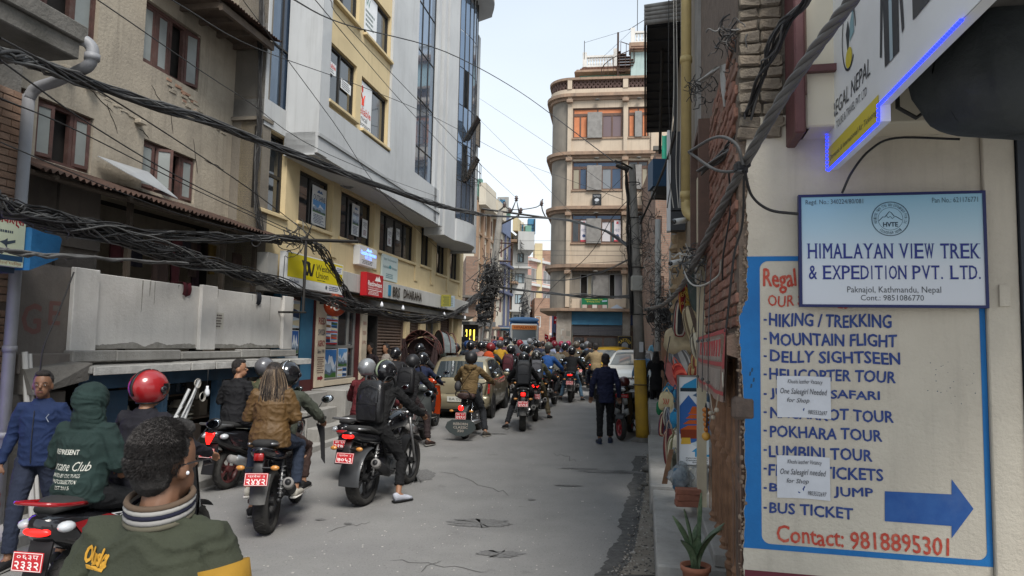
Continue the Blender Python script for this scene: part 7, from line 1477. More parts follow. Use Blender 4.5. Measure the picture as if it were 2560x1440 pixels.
 bundle([(655,-20,11.6),(652,120,11.6),(648,320,11.6),(640,480,11.6),(655,600,11.7)],.006,14,'bunch of thin wires hanging down the corner of the office block',.05,19)
 m=MB().use(M['cable']);m.tube([pt(640+12*math.cos(a),602+14*math.sin(a),10.7) for a in[k*PI/8 for k in range(16)]],.01,5,closed=True);tag(m.obj('wire_coil',None),'small black wire coil hung at the lean to corner','coil')
 m=MB().use(mat('conduit',(.2,.2,.2),.5));m.smooth=True;m.tube(spline([pt(828,425,14.8),pt(850,460,14.8),pt(875,470,14.9),pt(900,450,15)],5),.025,8);tag(m.obj('conduit_loop',None),'grey conduit loop hanging under the main bundle','conduit')
 tangle('cable_tangle',pt(745,596,12.0),.28,.2,.04,22,'loose cables piled on the bracket arm beside the yellow sign',16,.008)
build_cables()
# people
def remesh(mb,name,mt,parent,vox,smooth=2,folds=0.0,fs=7.0,seed=0,decim=None):
 "fuse overlapping closed tubes into one continuous skin, then add cloth folds along the normals"
 me=mb.mesh(name);me.materials.clear();o=bpy.data.objects.new(name,me);C.objects.link(o)
 md=o.modifiers.new('r','REMESH');md.mode='VOXEL';md.voxel_size=vox;md.use_smooth_shade=True
 if smooth:s=o.modifiers.new('s','SMOOTH');s.iterations=smooth;s.factor=.6
 dg=bpy.context.evaluated_depsgraph_get();dg.update();m2=bpy.data.meshes.new_from_object(o.evaluated_get(dg));m2.name=name
 bpy.data.objects.remove(o);bpy.data.meshes.remove(me)
 if folds:
  n=len(m2.vertices);co=np.empty(n*3);m2.vertices.foreach_get('co',co);co=co.reshape(-1,3);no=np.empty(n*3);m2.vertices.foreach_get('normal',no);no=no.reshape(-1,3)
  w=np.array([mnoise.noise(Vector((c[0]*fs+seed,c[1]*fs,c[2]*fs*.8))) for c in co]);w2=np.array([mnoise.noise(Vector((c[0]*fs*.6+3*w[i],c[1]*fs*.6+seed,c[2]*fs*1.9))) for i,c in enumerate(co)])
  co+=no*((-np.sqrt(np.abs(w2))*1.9+.9)*folds+w*folds*.7)[:,None];m2.vertices.foreach_set('co',co.ravel())
 m2.materials.clear();m2.materials.append(mt)
 for p in m2.polygons:p.use_smooth=True
 m2.update();return obj_me(name,m2,parent)
V=Vector
def jl(a,b,t):return V(a).lerp(V(b),t)
def pose_stand(step=.0,arm=.06):
 p=dict(pel=(0,0,.93),wai=(0,.01,1.08),che=(0,0,1.28),nk=(0,-.01,1.44),hd=(0,.02,1.57))
 for s,n in((-1,'l'),(1,'r')):
  p['sh'+n]=(s*.168,0,1.365);p['el'+n]=(s*(.235+arm*.3),-.03,1.12);p['wr'+n]=(s*(.25+arm),.06,.88)
  p['hp'+n]=(s*.09,0,.90);p['kn'+n]=(s*.10,.02+s*step*.6,.50);p['an'+n]=(s*.105,-.02+s*step,.09);p['to'+n]=(s*.13,.13+s*step,.04)
 return p
def pose_ride(z=.80,lean=.12,reach=.62,hz=1.0,feet='ground',fl=None,fr=None,hw=.33):
 p=dict(pel=(0,0,z+.10),wai=(0,.03+lean*.2,z+.25),che=(0,.05+lean*.7,z+.45),nk=(0,.04+lean,z+.61),hd=(0,.07+lean*1.1,z+.745))
 for s,n in((-1,'l'),(1,'r')):
  sh=V((s*.17,.03+lean,z+.535));wr=V((s*hw,reach,hz));p['sh'+n]=sh;p['wr'+n]=wr;m=(sh+wr)/2;p['el'+n]=m+V((s*.09,-.05,-.07))
  f={'l':fl,'r':fr}[n] or('peg' if feet=='peg' else 'ground')
  p['hp'+n]=(s*.10,.02,z+.08)
  if f=='peg':p['kn'+n]=(s*.19,.42,z-.04);p['an'+n]=(s*.20,.28,.37);p['to'+n]=(s*.22,.43,.33)
  elif f=='ground':p['kn'+n]=(s*.25,.33,.50);p['an'+n]=(s*.34,.20,.09);p['to'+n]=(s*.39,.35,.04)
  else:p['kn'+n],p['an'+n],p['to'+n]=f
 return p
def pose_pillion(z=.86,hands='lap',lean=.06):
 p=pose_ride(z,lean,.3,z+.2,'peg',hw=.13)
 for s,n in((-1,'l'),(1,'r')):
  p['el'+n]=(s*.25,.06,z+.30);p['wr'+n]=(s*.14,.28,z+.22) if hands=='lap' else(s*.22,.3,z+.36);p['kn'+n]=(s*.24,.36,z-.02);p['an'+n]=(s*.25,.18,.42);p['to'+n]=(s*.27,.33,.38)
 return p
def hand(mb,w,el,s,curl=.5,q=1.0):
 d=(V(w)-V(el)).normalized();up=V((0,0,1)) if abs(d.z)<.8 else V((0,1,0));sd=d.cross(up).normalized()*(1 if s>0 else-1);n=sd.cross(d).normalized()*(1 if s>0 else-1)
 if n.z>0:n=-n
 a=V(w);mb.tube([a-d*.02,a+d*.03,a+d*.085],[(.028,.022),(.042,.018),(.038,.014)],8,up=n)
 for k in range(4):
  o=sd*(-.030+.020*k)*1.0;L_=(.062,.074,.070,.055)[k]*q;b=a+d*.08+o;c1=b+(d*(1-curl*.5)+n*curl).normalized()*L_*.5;c2=c1+(d*(1-curl*1.3)+n*curl*1.6).normalized()*L_*.5
  mb.tube([b-d*.02,b,c1,c2],[.0105,.0105,.0095,.0075],6)
 b=a+d*.03-sd*.034;c1=b+(d*.7-sd*.6+n*.3).normalized()*.035;c2=c1+(d*.9+n*.5).normalized()*.03;mb.tube([b-d*.01+sd*.01,b,c1,c2],[.012,.0125,.011,.008],6)
HELM={}
def helmet(par,mt,visor=True,R=1.0,vm=None,stripe=None,open_face=False):
 m=MB().use(mt);m.smooth=True
 def f(a,q):
  th=2*PI*a;ph=PI*(.0+.80*q);front=max(0,math.sin(th))
  low=.80-(.13 if not open_face else .26)*front**2
  ph=PI*low*q;x=.132*math.sin(ph)*math.cos(th);y=.158*math.sin(ph)*math.sin(th)-.012;z=.145*math.cos(ph)
  if y<0:y*=1.0-.12*max(0,-z/.145)
  return(x*R,y*R,(z+.012)*R)
 m.grid(f,28,14);m.smooth=True
 if stripe:m.use(stripe);m.tube([V(f(.25+.0,q/10))*1.012 for q in range(1,7)],.018,6,flat=.25);m.tube([V(f(.75,q/10))*1.012 for q in range(0,9)],.018,6,flat=.25)
 o=m.obj('helmet',None,par)
 m=MB().use(M['black']);m.smooth=True;m.tube([V(f(a/28,1.0)) for a in range(28)],.009,6,closed=True);m.obj('rim',None,o)
 if visor:
  m=MB().use(vm or M['black_gloss']);m.smooth=True;m.grid(lambda a,q:tuple(V((.137*math.sin(PI*(.42+.2*q))*math.cos(PI*(.06+.88*a)),.168*math.sin(PI*(.42+.2*q))*math.sin(PI*(.06+.88*a))-.012,.145*math.cos(PI*(.42+.2*q))+.012))*R),16,6);m.use(M['black_gloss'])
  for s in(-1,1):m.lathe([(.001,.012),(.026,.01),(.03,0)],12,Matrix.Translation((s*.133*R,.02,.0))@Matrix.Rotation(s*PI/2,4,'Y'))
  m.obj('visor',None,o)
 return o
def person(label,loc,rz,pose,top,bot,shoe='1a1a1c',head='hair',skin='skin',near=True,helm=None,sleeve=1.0,hood=False,scale=1.0,group=None,headyaw=0,legs=1.0,longhair=None,fat=1.0,folds=.011,hair=None,vis=True,coat=0,top_m=None,shoe2=None,stripe=None,curl=.5,open_face=False,hipfat=1.0,gear=None,fuzz=0,face=False):
 t=thing('person',label,'person',loc,rz,group);t.scale=(scale,)*3;P_={k:V(v) for k,v in pose.items()};vox=.0085 if near else .022;r=random.Random(hash(label)%999 if False else len(label))
 J=cm(top,.85,bump=.3,bs=90) if top_m is None else top_m;B=cm(bot,.9,bump=.3,bs=90);SK=M[skin]
 hd,nk=P_['hd'],P_['nk'];Rh=Matrix.Rotation(headyaw,4,'Z');HX=lambda x,y,z:hd+(Rh@V((x,y,z)))
 b=MB()
 b.ball((0,0,0),(.076,.094,.108),16,Matrix.Translation(HX(0,-.005,.03))@Rh);b.ball((0,0,0),(.055,.062,.065),12,Matrix.Translation(HX(0,.032,-.045))@Rh)
 b.tube([HX(0,.085,.02),HX(0,.108,-.012)],[.009,.015],6)
 for s in(-1,1):b.ball((0,0,0),(.010,.022,.032),8,Matrix.Translation(HX(s*.076,.0,-.005))@Rh)
 b.tube([HX(-.02,.082,-.048),HX(.02,.082,-.048)],.011,6)
 b.tube([P_['che'],nk,hd-V((0,0,.03))],[.07,.056,.05],10)
 b.tube([P_['pel'],P_['wai'],P_['che'],P_['nk']-V((0,0,.05))],[(.14,.10),(.12,.085),(.14,.095),(.10,.07)],12,up=(0,1,0))
 for n,s in(('l',-1),('r',1)):
  sh,el,wr=P_['sh'+n],P_['el'+n],P_['wr'+n]
  b.tube([P_['che']+V((0,0,.1)),sh,jl(sh,el,.5),el,jl(el,wr,.35),wr],[.05,.05,.043,.037,.036,.025],8)
  if near:hand(b,wr,el,s,curl)
  else:b.tube([wr,wr+(wr-el).normalized()*.11],[.03,.022],6)
  hp,kn,an,to=P_['hp'+n],P_['kn'+n],P_['an'+n],P_['to'+n]
  b.tube([hp,jl(hp,kn,.5),kn,jl(kn,an,.35),an],[.08,.07,.052,.052,.033],10)
  b.tube([an,jl(an,to,.5)-V((0,0,.01)),to],[.036,.034,.024],8)
 remesh(b,'body',SK,t,vox if near else .028,1)
 g=.024*fat;b=MB()
 hem=P_['pel']-V((0,0,.06+coat)) if coat>=0 else P_['pel']
 b.tube([hem,P_['pel']+V((0,0,.05)),P_['wai'],P_['che'],P_['che'].lerp(nk,.55),nk-V((0,0,.03)),nk+V((0,.0,.02))],[(.155*fat*hipfat+coat*.12,.125*fat),(.15*fat*hipfat,.12*fat),(.145*fat,.115*fat),(.165*fat,.125*fat),(.155*fat,.11),(.105,.085),(.068,.066)],16,up=(0,1,0))
 for n,s in(('l',-1),('r',1)):
  sh,el,wr=P_['sh'+n],P_['el'+n],P_['wr'+n];c1=P_['che'].lerp(nk,.6)
  pts=[c1-V((0,0,.01)),sh,jl(sh,el,.4),el,jl(el,wr,.5),wr];rs=[.066,.062*fat,.060*fat,.054*fat,.048,.037]
  if sleeve<1:k=2+(sleeve>.5);pts=pts[:k+1];rs=rs[:k+1]
  b.tube(pts,rs,10)
  if sleeve>=1:b.tube([jl(el,wr,.86),jl(el,wr,.97)],[.042,.038],10)
 if hood=='up':
  b.ball((0,0,0),(.118,.135,.14),14,Matrix.Translation(HX(0,-.02,.025))@Rh);b.tube([nk-V((0,0,.04)),hd-V((0,.03,.04))],[(.13,.11),(.11,.11)],12,up=(0,1,0))
 elif hood:b.tube([nk+V((-.11,.02,.0)),nk+V((-.09,-.08,-.01)),nk+V((0,-.125,-.045)),nk+V((.09,-.08,-.01)),nk+V((.11,.02,.0))],[.03,.05,.062,.05,.03],10);b.tube([nk+V((0,-.1,.03)),nk+V((0,-.12,-.13))],[.06,.045],10)
 jk=remesh(b,'jacket' if sleeve>=1 else 'shirt',J,t,vox*1.15,2,folds,7,r.random()*9)
 b=MB();b.tube([P_['pel']-V((0,0,.05)),P_['pel']+V((0,0,.06))],[(.14*hipfat,.12),(.135*hipfat,.105)],14,up=(0,1,0))
 for n,s in(('l',-1),('r',1)):
  hp,kn,an=P_['hp'+n],P_['kn'+n],P_['an'+n];e=kn.lerp(an,.88*legs) if legs>0 else hp.lerp(kn,.85)
  b.tube([P_['pel']+V((s*.03,0,-.02)),hp,jl(hp,kn,.5)]+([kn,kn.lerp(e,.5),e] if legs>0 else[e]),[.09,.10,.087]+([.070,.064,.06] if legs>0 else[.085]),10)
 if coat>.3:b.tube([P_['pel'],V((0,0,.45))+V((P_['pel'].x,P_['pel'].y,0))],[(.16,.13),(.20,.15)],14,up=(0,1,0))
 remesh(b,'trousers' if legs>0 else 'shorts',B,t,vox*1.2,2,folds*.9,8,5)
 for n in 'lr':
  an,to=P_['an'+n],P_['to'+n];m=MB().use(cm(shoe,.7));m.smooth=True;d=(to-an);d.z=0;d=d.normalized() if d.length>1e-3 else V((0,1,0));dz=(to.z-an.z)+.05;c0=V((an.x,an.y,an.z))-d*.06
  up_=V((0,0,1));m.tube([c0+V((0,0,-.03)),c0+d*.03+V((0,0,-.025)),c0+d*.12+V((0,0,-.035+dz*.3)),c0+d*.2+V((0,0,-.045+dz*.5)),c0+d*.26+V((0,0,-.055+dz*.6))],[(.034,.05),(.042,.055),(.045,.04),(.046,.03),(.03,.018)],10,up=up_)
  so=cm(shoe2 or '8d8b86',.8);m.use(so);m.tube([c0+V((0,0,-.075))-d*.01,c0+d*.1+V((0,0,-.075+dz*.2)),c0+d*.27+V((0,0,-.078+dz*.55))],[(.038,.012),(.048,.012),(.036,.012)],10,up=up_);m.obj('shoe',None,t)
 if head=='helmet':
  h=helmet(t,helm or M['black_gloss'],visor=vis,stripe=stripe,open_face=open_face);h.location=hd+V((0,-.005,.03));h.rotation_euler=(0,0,headyaw)
 elif head=='hair' and hood!='up':
  m=MB();m.ball((0,0,0),(.081,.090,.092),16,Matrix.Translation(HX(0,-.022,.054))@Rh);m.ball((0,0,0),(.074,.055,.08),12,Matrix.Translation(HX(0,-.050,-.002))@Rh);m.ball((0,0,0),(.060,.045,.03),12,Matrix.Translation(HX(0,.035,.112))@Rh)
  remesh(m,'hair',hair or M['hair'],t,.005 if near else .02,1,.0022 if near else .004,70,2)
 if longhair:
  q=MB();L_=longhair;q.ball((0,0,0),(.088,.10,.105),14,Matrix.Translation(HX(0,-.02,.04))@Rh);q.tube([HX(0,-.03,.0),HX(0,-.075,-.13),HX(0,-.10,-.13-L_*.35),HX(0,-.10,-.1-L_*.62)],[(.095,.07),(.115,.05),(.10,.035),(.05,.015)],12,up=(0,1,0))
  hm=mat('long_hair',(.018,.013,.011),.5,(.07,.045,.03),1,.7,30) if near else M['hair'];h=remesh(q,'hair',hm,t,.009 if near else .022,1,.004,22,3)
  if near:
   m=MB();rr=random.Random(4);m.smooth=True;cols=[M['hair'],mat('hair_brown',(.05,.032,.022),.5),mat('hair_tan',(.11,.075,.048),.5),mat('hair_blonde',(.26,.19,.125),.5)]
   for k in range(620):
    a=PI*.95+PI*1.1*rr.random();e=L_*rr.uniform(.6,1.12);m.use(cols[min(3,int(rr.random()**2.3*4.2))]);q0=HX(.035*math.cos(a),-.01+.02*math.sin(a),.142);w=rr.uniform(.8,1.25)
    pts=[q0,HX(.093*math.cos(a),.108*math.sin(a)-.015,.05),HX(.118*w*math.cos(a),.105*math.sin(a)-.02,-.10),HX(.125*w*math.cos(a)+rr.uniform(-.02,.02),.08*math.sin(a)-.06-rr.random()*.02,-.1-e*.45),HX(.10*w*math.cos(a)+rr.uniform(-.012,.012),.05*math.sin(a)-.085-rr.random()*.02,-.1-e*.85)]
    m.tube(spline(pts,3),[.0032]*9+[.0026,.002,.0015,.001],3,cap=False)
   m.obj('hair_strands',None,h,kind='stuff')
 if face:
  for s in(-1,1):
   m=MB().use(flatcol('b8b0a8',.3));m.smooth=True;m.ball(HX(s*.031,.084,.014),(.010,.006,.0045),8);m.use(M['black_gloss']).ball(HX(s*.031+.001,.0885,.014),(.0045,.003,.0045),6);m.obj('eye',None,t)
   m=MB().use(M['hair']);m.tube([HX(s*.016,.094,.032),HX(s*.034,.094,.037),HX(s*.052,.084,.031)],.0042,5);m.obj('eyebrow',None,t)
  m=MB().use(mat('lip',(.16,.06,.05),.5));m.smooth=True;m.tube([HX(-.022,.091,-.05),HX(0,.098,-.047),HX(.022,.091,-.05)],.0055,6);m.obj('mouth',None,t)
  m=MB().use(M['hair']);m.smooth=True;m.tube([HX(-.022,.095,-.036),HX(0,.101,-.033),HX(.022,.095,-.036)],.003,5) if skin=='skin_dk' else None
  if m.f:m.obj('moustache',None,t)
 if fuzz:
  m=MB();rr=random.Random(8);cols=[M['hair'],M['hair'],mat('hair_g1',(.03,.027,.026),.6),mat('hair_g2',(.11,.10,.095),.6)]
  for k in range(fuzz):
   z=rr.uniform(-.75,1);a=rr.random()*6.2832;r_=math.sqrt(1-z*z);d=V((r_*math.cos(a),r_*math.sin(a),z))
   if(d.y>.25 and d.z<.55-.3*d.y) or d.z<-.55:continue
   p=HX(d.x*.082,d.y*.091-.022,d.z*.093+.054) if d.z>-.1 else HX(d.x*.082,d.y*.095-.027,d.z*.120+.050)
   dn=(Rh@(d+V((rr.gauss(0,.35),-.3+rr.gauss(0,.35),-.35+rr.gauss(0,.35))))).normalized();sd=dn.cross(V((rr.random(),rr.random(),rr.random()))).normalized()*.0011;g_=3 if(d.z>.3 and d.y<-.1 and rr.random()<.45) else int(rr.random()*3);m.use(cols[g_])
   L_=rr.uniform(.006,.013);m.add([p-sd,p+sd,p+dn*L_+V((0,0,-.003))],[(0,1,2)])
  m.obj('short_hair',None,t,kind='stuff')
 return t
def backpack(label,loc,rz,w,h,d,col,scale=1,panels=True,mt=None,group='backpacks worn by riders'):
 t=thing('backpack',label,'backpack',loc,rz,group);t.scale=(scale,)*3;k=mt or cm(col,.6,bump=.25,bs=40);m=MB()
 def sec(z,f,dd):return[((w/2)*f*math.copysign(abs(math.cos(a))**.5,math.cos(a)),-d/2*dd+d/2*dd*math.copysign(abs(math.sin(a))**.5,math.sin(a)),z) for a in[2*PI*q/20 for q in range(20)]]
 prof=[(0,.80,.75),(.03*h,.95,.95),(.3*h,1,1.05),(.6*h,1,1.0),(.85*h,.92,.8),(.95*h,.78,.6),(h,.5,.35)]
 vs=[p for z,f,q in prof for p in sec(z,f,q)];m.use(k);m.smooth=True;n=20;m.add(vs,[(i*n+j,i*n+(j+1)%n,(i+1)*n+(j+1)%n,(i+1)*n+j) for i in range(len(prof)-1) for j in range(n)]+[tuple(range(n-1,-1,-1)),tuple(range((len(prof)-1)*n,len(prof)*n))]);m.obj('pack_body',None,t)
 m=MB().use(k);m.box(-w*.36,w*.36,-d*1.2,-d*.95,h*.08,h*.48,.02);m.obj('front_pocket',None,t)
 m=MB().use(M['black']);m.smooth=True;m.tube([(-w*.38,-d*1.01,h*.5),(-w*.4,-d*.98,h*.8),(0,-d*.9,h*.88),(w*.4,-d*.98,h*.8),(w*.38,-d*1.01,h*.5)],.005,5);m.tube([(-w*.36,-d*1.21,h*.45),(w*.36,-d*1.21,h*.45)],.004,5);m.obj('zip',None,t)
 for s in(-1,1):q=MB().use(M['black']);q.smooth=True;q.tube(spline([(s*w*.32,.0,h*.9),(s*w*.42,.08,h*1.08),(s*w*.5,.2,h*.98),(s*w*.52,.24,h*.6),(s*w*.5,.1,h*.25)],4),.016,6,flat=.35);q.obj('strap',None,t)
 q=MB().use(M['black']);q.tube([(-.04,-.02,h*.98),(0,-.02,h*1.05),(.04,-.02,h*.98)],.008,5);q.obj('grab_loop',None,t)
 return t
 # two wheelers
def loft(m,secs,n=14,e=2.6,cap=True):
 "sections (y, zc, halfwidth, halfheight[, ex]) -> closed smooth body along y"
 vs=[]
 for s in secs:
  y,zc,a,b=s[:4];ex=2/(s[4] if len(s)>4 else e)
  for j in range(n):t=2*PI*j/n;c,q=math.cos(t),math.sin(t);vs.append((a*math.copysign(abs(c)**ex,c),y,zc+b*math.copysign(abs(q)**ex,q)))
 k=len(secs);fs=[(i*n+j,(i+1)*n+j,(i+1)*n+(j+1)%n,i*n+(j+1)%n) for i in range(k-1) for j in range(n)]
 if cap:fs+=[tuple(range(n)),tuple(range(k*n-1,(k-1)*n-1,-1))]
 return m.add(vs,fs)
def wheel(par,y,R,w,rimcol=None,disc=True,spokes=5,z=None,x=0,wire=False,yaw=0):
 t=bpy.data.objects.new('wheel',None);C.objects.link(t);t.parent=par;t.location=(x,y,R if z is None else z);t.rotation_euler=(0,0,yaw)
 rot=Matrix.Rotation(PI/2,4,'Y');m=MB().use(M['rubber']);m.smooth=True
 rr=w/2;prof=[(R-.075,-rr*.7),(R-.05,-rr*.95),(R-.02,-rr*.92),(R-.006,-rr*.6),(R,-rr*.25),(R,rr*.25),(R-.006,rr*.6),(R-.02,rr*.92),(R-.05,rr*.95),(R-.075,rr*.7),(R-.075,-rr*.7)]
 m.lathe(prof,36,rot,cap=False);m.smooth=False
 for k in range(40):a=2*PI*k/40;m.box(-rr*.62,rr*.62,-.004,.004,R-.004,R+.003,mtx=Matrix.Rotation(a,4,'X')@Matrix.Rotation(.5*(-1)**k,4,'Z'))
 m.obj('tyre',None,t)
 m=MB().use(rimcol or M['black']);m.smooth=True;m.lathe([(R-.095,-rr*.6),(R-.07,-rr*.7),(R-.07,rr*.7),(R-.095,rr*.6),(R-.095,-rr*.6)],30,rot,cap=False);m.smooth=False
 for k in range(18 if wire else spokes):
  a=2*PI*k/(18 if wire else spokes)
  if wire:m.tube([(0,.03*math.cos(a),.03*math.sin(a)),(0,(R-.08)*math.cos(a+.3),(R-.08)*math.sin(a+.3))],.003,4)
  else:
   for dq in(-.13,.13):m.tube([(0,.04*math.cos(a),.04*math.sin(a)),(0,(R-.085)*math.cos(a+dq),(R-.085)*math.sin(a+dq))],.013,5)
 m.lathe([(.001,-rr*.9),(.045,-rr*.9),(.045,rr*.9),(.001,rr*.9)],14,rot);m.obj('rim',None,t)
 if disc:m=MB().use(M['steel']);m.lathe([(.06,-rr-.02),(.11,-rr-.02),(.11,-rr-.015),(.06,-rr-.015),(.06,-rr-.02)],24,rot,cap=False);m.obj('brake_disc',None,t)
 return t
def plate(par,y,z,s1,s2,tilt=.25,w=.21,h=.115):
 t=bpy.data.objects.new('number_plate',MB().use(M['plate_red']).box(-w/2,w/2,-.004,.004,-h/2,h/2,.002).mesh('number_plate'));C.objects.link(t);t.parent=par;t.location=(0,y,z);t.rotation_euler=(-tilt,0,0)
 m=MB().use(flatcol('e8dcd8'));frame_box(m,-w/2+.004,w/2-.004,-h/2+.004,h/2-.004,-.0055,-.0045,.004);text(m,s1,-w*.36,w*.36,h*.12,h*.36,-.0055);text(m,s2,-w*.4,w*.4,-h*.40,h*.02,-.0055,bold=.02);m.obj('lettering',None,t);return t
def indicator(par,x,y,z,s):
 m=MB().use(M['black']);m.tube([(x*.3,y,z),(x,y,z)],.008,5);m.use(M['amber']);m.smooth=True;m.ball((x*1.2,y-.005,z),(.042,.026,.024),10);m.obj('indicator',None,par)
def handlebar(par,y,z,hw=.36,rise=.05,grip=True,mirror=True,mx=1.0):
 m=MB().use(M['black']);m.smooth=True;m.tube(spline([(-hw,y-.1,z),(-hw+.14,y-.05,z+rise*.3),(-.1,y+.02,z-.02),(.1,y+.02,z-.02),(hw-.14,y-.05,z+rise*.3),(hw,y-.1,z)],4),.012,8);o=m.obj('handlebar',None,par)
 for s in(-1,1):
  m=MB().use(M['rubber']);m.smooth=True;m.tube([(s*(hw-.12),y-.065,z+.005),(s*(hw+.01),y-.105,z)],.018,8);m.use(M['steel']).tube([(s*(hw-.13),y-.02,z),(s*(hw+.0),y-.03,z-.01)],.006,5);m.obj('grip',None,o)
  if mirror:
   m=MB().use(M['black']);m.tube([(s*(hw-.15),y-.04,z),(s*(hw-.06)*mx,y+.02,z+.16)],.006,6);m.smooth=True;m.ball((0,0,0),(.072,.018,.045),14,Matrix.Translation((s*(hw-.0)*mx,y+.02,z+.20))@Matrix.Rotation(s*-.25,4,'Y'));m.use(mat('mirror_face',(.5,.55,.6),.04,metal=1));m.ball((0,0,0),(.062,.004,.036),12,Matrix.Translation((s*hw*mx,y+.002,z+.20))@Matrix.Rotation(s*-.25,4,'Y'));m.obj('mirror',None,par)
def motorcycle(label,loc,rz,style='sport',lean=0,s1='बा ९३',s2='२३५२',lit=True,body=None,group='motorcycles in the traffic jam',steer=0,huge=False,hugger=False,wide=.13,lamp='bar'):
 t=thing('motorcycle',label,'motorcycle',loc,rz,group);t.rotation_euler=(0,lean,rz);BD=body or M['black_gloss'];K=M['black'];classic=style=='classic'
 wheel(t,0,.305,wide,wire=classic,spokes=5);wheel(t,1.34,.305,.10,wire=classic,yaw=steer)
 m=MB().use(mat('frame_metal',(.03,.03,.032),.5,metal=.3));m.smooth=True
 for s in(-1,1):m.tube([(s*.10,0,.305),(s*.09,.5,.36)],.022,6);m.tube([(s*.09,.5,.36),(s*.08,.3,.68),(s*.05,-.15,.78)],.015,6);m.tube([(s*.08,.5,.42),(s*.06,1.0,.8),(s*.04,1.12,.85)],.018,6)
 m.obj('frame',None,t)
 for s in(-1,1):
  m=MB().use(M['chrome'] if classic else M['steel']);m.smooth=True;m.tube([(s*.11,.02,.34),(s*.10,.16,.68)],.014,8)
  for k in range(7):q=k/7;m.tube([(s*.11+.026*math.cos(a),.03+.12*q+.026*math.sin(a),.38+.28*q) for a in[j*PI/4 for j in range(8)]],.005,4,closed=True)
  m.obj('shock',None,t)
 m=MB().use(mat('engine_metal',(.12,.12,.12),.45,(.06,.06,.06),9,.3,metal=.6));m.smooth=False;m.box(-.13,.13,.42,.85,.26,.5,.03);m.box(-.10,.10,.60,.80,.5,.72,.02)
 for k in range(6):m.box(-.12,.12,.58,.82,.52+k*.03,.53+k*.03)
 m.use(M['steel']);m.lathe([(.001,0),(.10,0),(.10,.03),(.001,.04)],16,Matrix.Translation((.13,.55,.36))@Matrix.Rotation(PI/2,4,'Y'));m.obj('engine',None,t)
 m=MB().use(M['steel'] if classic else M['black']);m.smooth=True
 if classic:m.tube([(.12,.75,.35),(.18,.5,.3),(.2,-.3,.34)],[.02,.035,.05],12);m.use(M['black']).tube([(.2,-.3,.34),(.2,-.32,.34)],.03,10)
 else:m.tube([(.12,.7,.32),(.16,.35,.3),(.19,.2,.36),(.22,-.12,.5)],[.02,.03,.055,.052],12);m.use(mat('muffler',(.22,.21,.2),.4,metal=.7)).tube([(.218,-.10,.49),(.224,-.16,.52)],[.056,.05],14);m.use(M['black']).tube([(.224,-.155,.518),(.225,-.17,.525)],.03,12)
 m.obj('exhaust',None,t)
 m=MB().use(BD);m.smooth=True;loft(m,[(.52,.84,.05,.05),(.6,.87,.11,.09),(.78,.90,.15,.12),(.95,.9,.14,.12),(1.08,.88,.07,.06)]);m.obj('fuel_tank',None,t)
 if classic:
  m=MB().use(mat('seat_brown',(.07,.04,.035),.55,(.05,.03,.026),5,.2));m.smooth=True;loft(m,[(.05,.80,.12,.05),(.15,.81,.15,.06),(.42,.79,.14,.06),(.52,.78,.08,.05)]);m.obj('seat',None,t)
  m=MB().use(m.mats[0]);m.smooth=True;loft(m,[(-.28,.83,.10,.05),(-.22,.84,.125,.06),(0,.83,.12,.055),(.05,.82,.09,.04)]);m.obj('pillion_seat',None,t)
  m=MB().use(M['black']);m.smooth=True;m.tube(spline([(-.13,-.02,.80),(-.14,-.25,.84),(-.1,-.33,.93),(.1,-.33,.93),(.14,-.25,.84),(.13,-.02,.80)],4),.012,8);m.obj('grab_rail',None,t)
  m=MB().use(mat('mud_olive',(.06,.07,.065),.25,coat=.5));m.smooth=True;m.grid(lambda a,q:(.085*math.sin((a-.5)*PI),-(.335+.03*math.cos((a-.5)*PI))*math.cos(-.15+1.9*q),.305+(.335+.03*math.cos((a-.5)*PI))*math.sin(-.15+1.9*q)),8,14);m.obj('mudguard',None,t)
  m=MB().use(mat('flap',(.045,.055,.055),.6));y=-.40;W2=[(-.03,.16),(.03,.16),(.10,.36),(.18,.38),(.18,.30),(.27,.27),(.25,.18),(.1,.09),(-.1,.09),(-.25,.18),(-.27,.27),(-.18,.30),(-.18,.38),(-.10,.36)]
  m.prism([(-.17,.40),(-.26,.35),(-.30,.25),(-.22,.16),(-.08,.09),(.08,.09),(.22,.16),(.30,.25),(.26,.35),(.17,.40)],y,y+.008);fo=m.obj('mud_flap',None,t)
  m=MB().use(flatcol('a39a90'));text(m,'REBORN',-.14,.14,.30,.345,y-.001,bold=.02);text(m,'CLASSIC',-.14,.14,.235,.28,y-.001,bold=.02);text(m,'350',-.06,.06,.17,.215,y-.001,bold=.02);m.obj('lettering',None,fo)
  m=MB().use(M['tail_lit'] if lit else M['tail_red']);m.smooth=True;m.lathe([(.001,.03),(.04,.022),(.052,0)],18,Matrix.Translation((0,-.41,.62))@Matrix.Rotation(PI/2,4,'X'));m.use(M['chrome']).lathe([(.052,0),(.06,-.02),(.05,-.06),(.001,-.06)],18,Matrix.Translation((0,-.40,.62))@Matrix.Rotation(PI/2,4,'X'));m.obj('tail_light',None,t)
  plate(t,-.41,.47,s1,s2,.0,.2,.125);indicator(t,-.16,-.36,.56,-1);indicator(t,.16,-.36,.56,1)
  for s in(-1,1):m=MB().use(M['steel']);m.smooth=True;m.lathe([(.05,-.02),(.07,0),(.05,.02)],12,Matrix.Translation((s*.16,1.12,.95))@Matrix.Rotation(PI/2,4,'X')) if False else m.ball((0,1.22,.9),(.09,.08,.09),12);m.obj('headlight',None,t);break
 else:
  m=MB().use(mat('seat_black',(.02,.02,.02),.7,bump=.2));m.smooth=True;loft(m,[(-.32,.90,.07,.03),(-.25,.90,.11,.04),(.0,.86,.125,.045),(.12,.82,.12,.04),(.3,.79,.13,.045),(.5,.82,.09,.04)]);m.obj('seat',None,t)
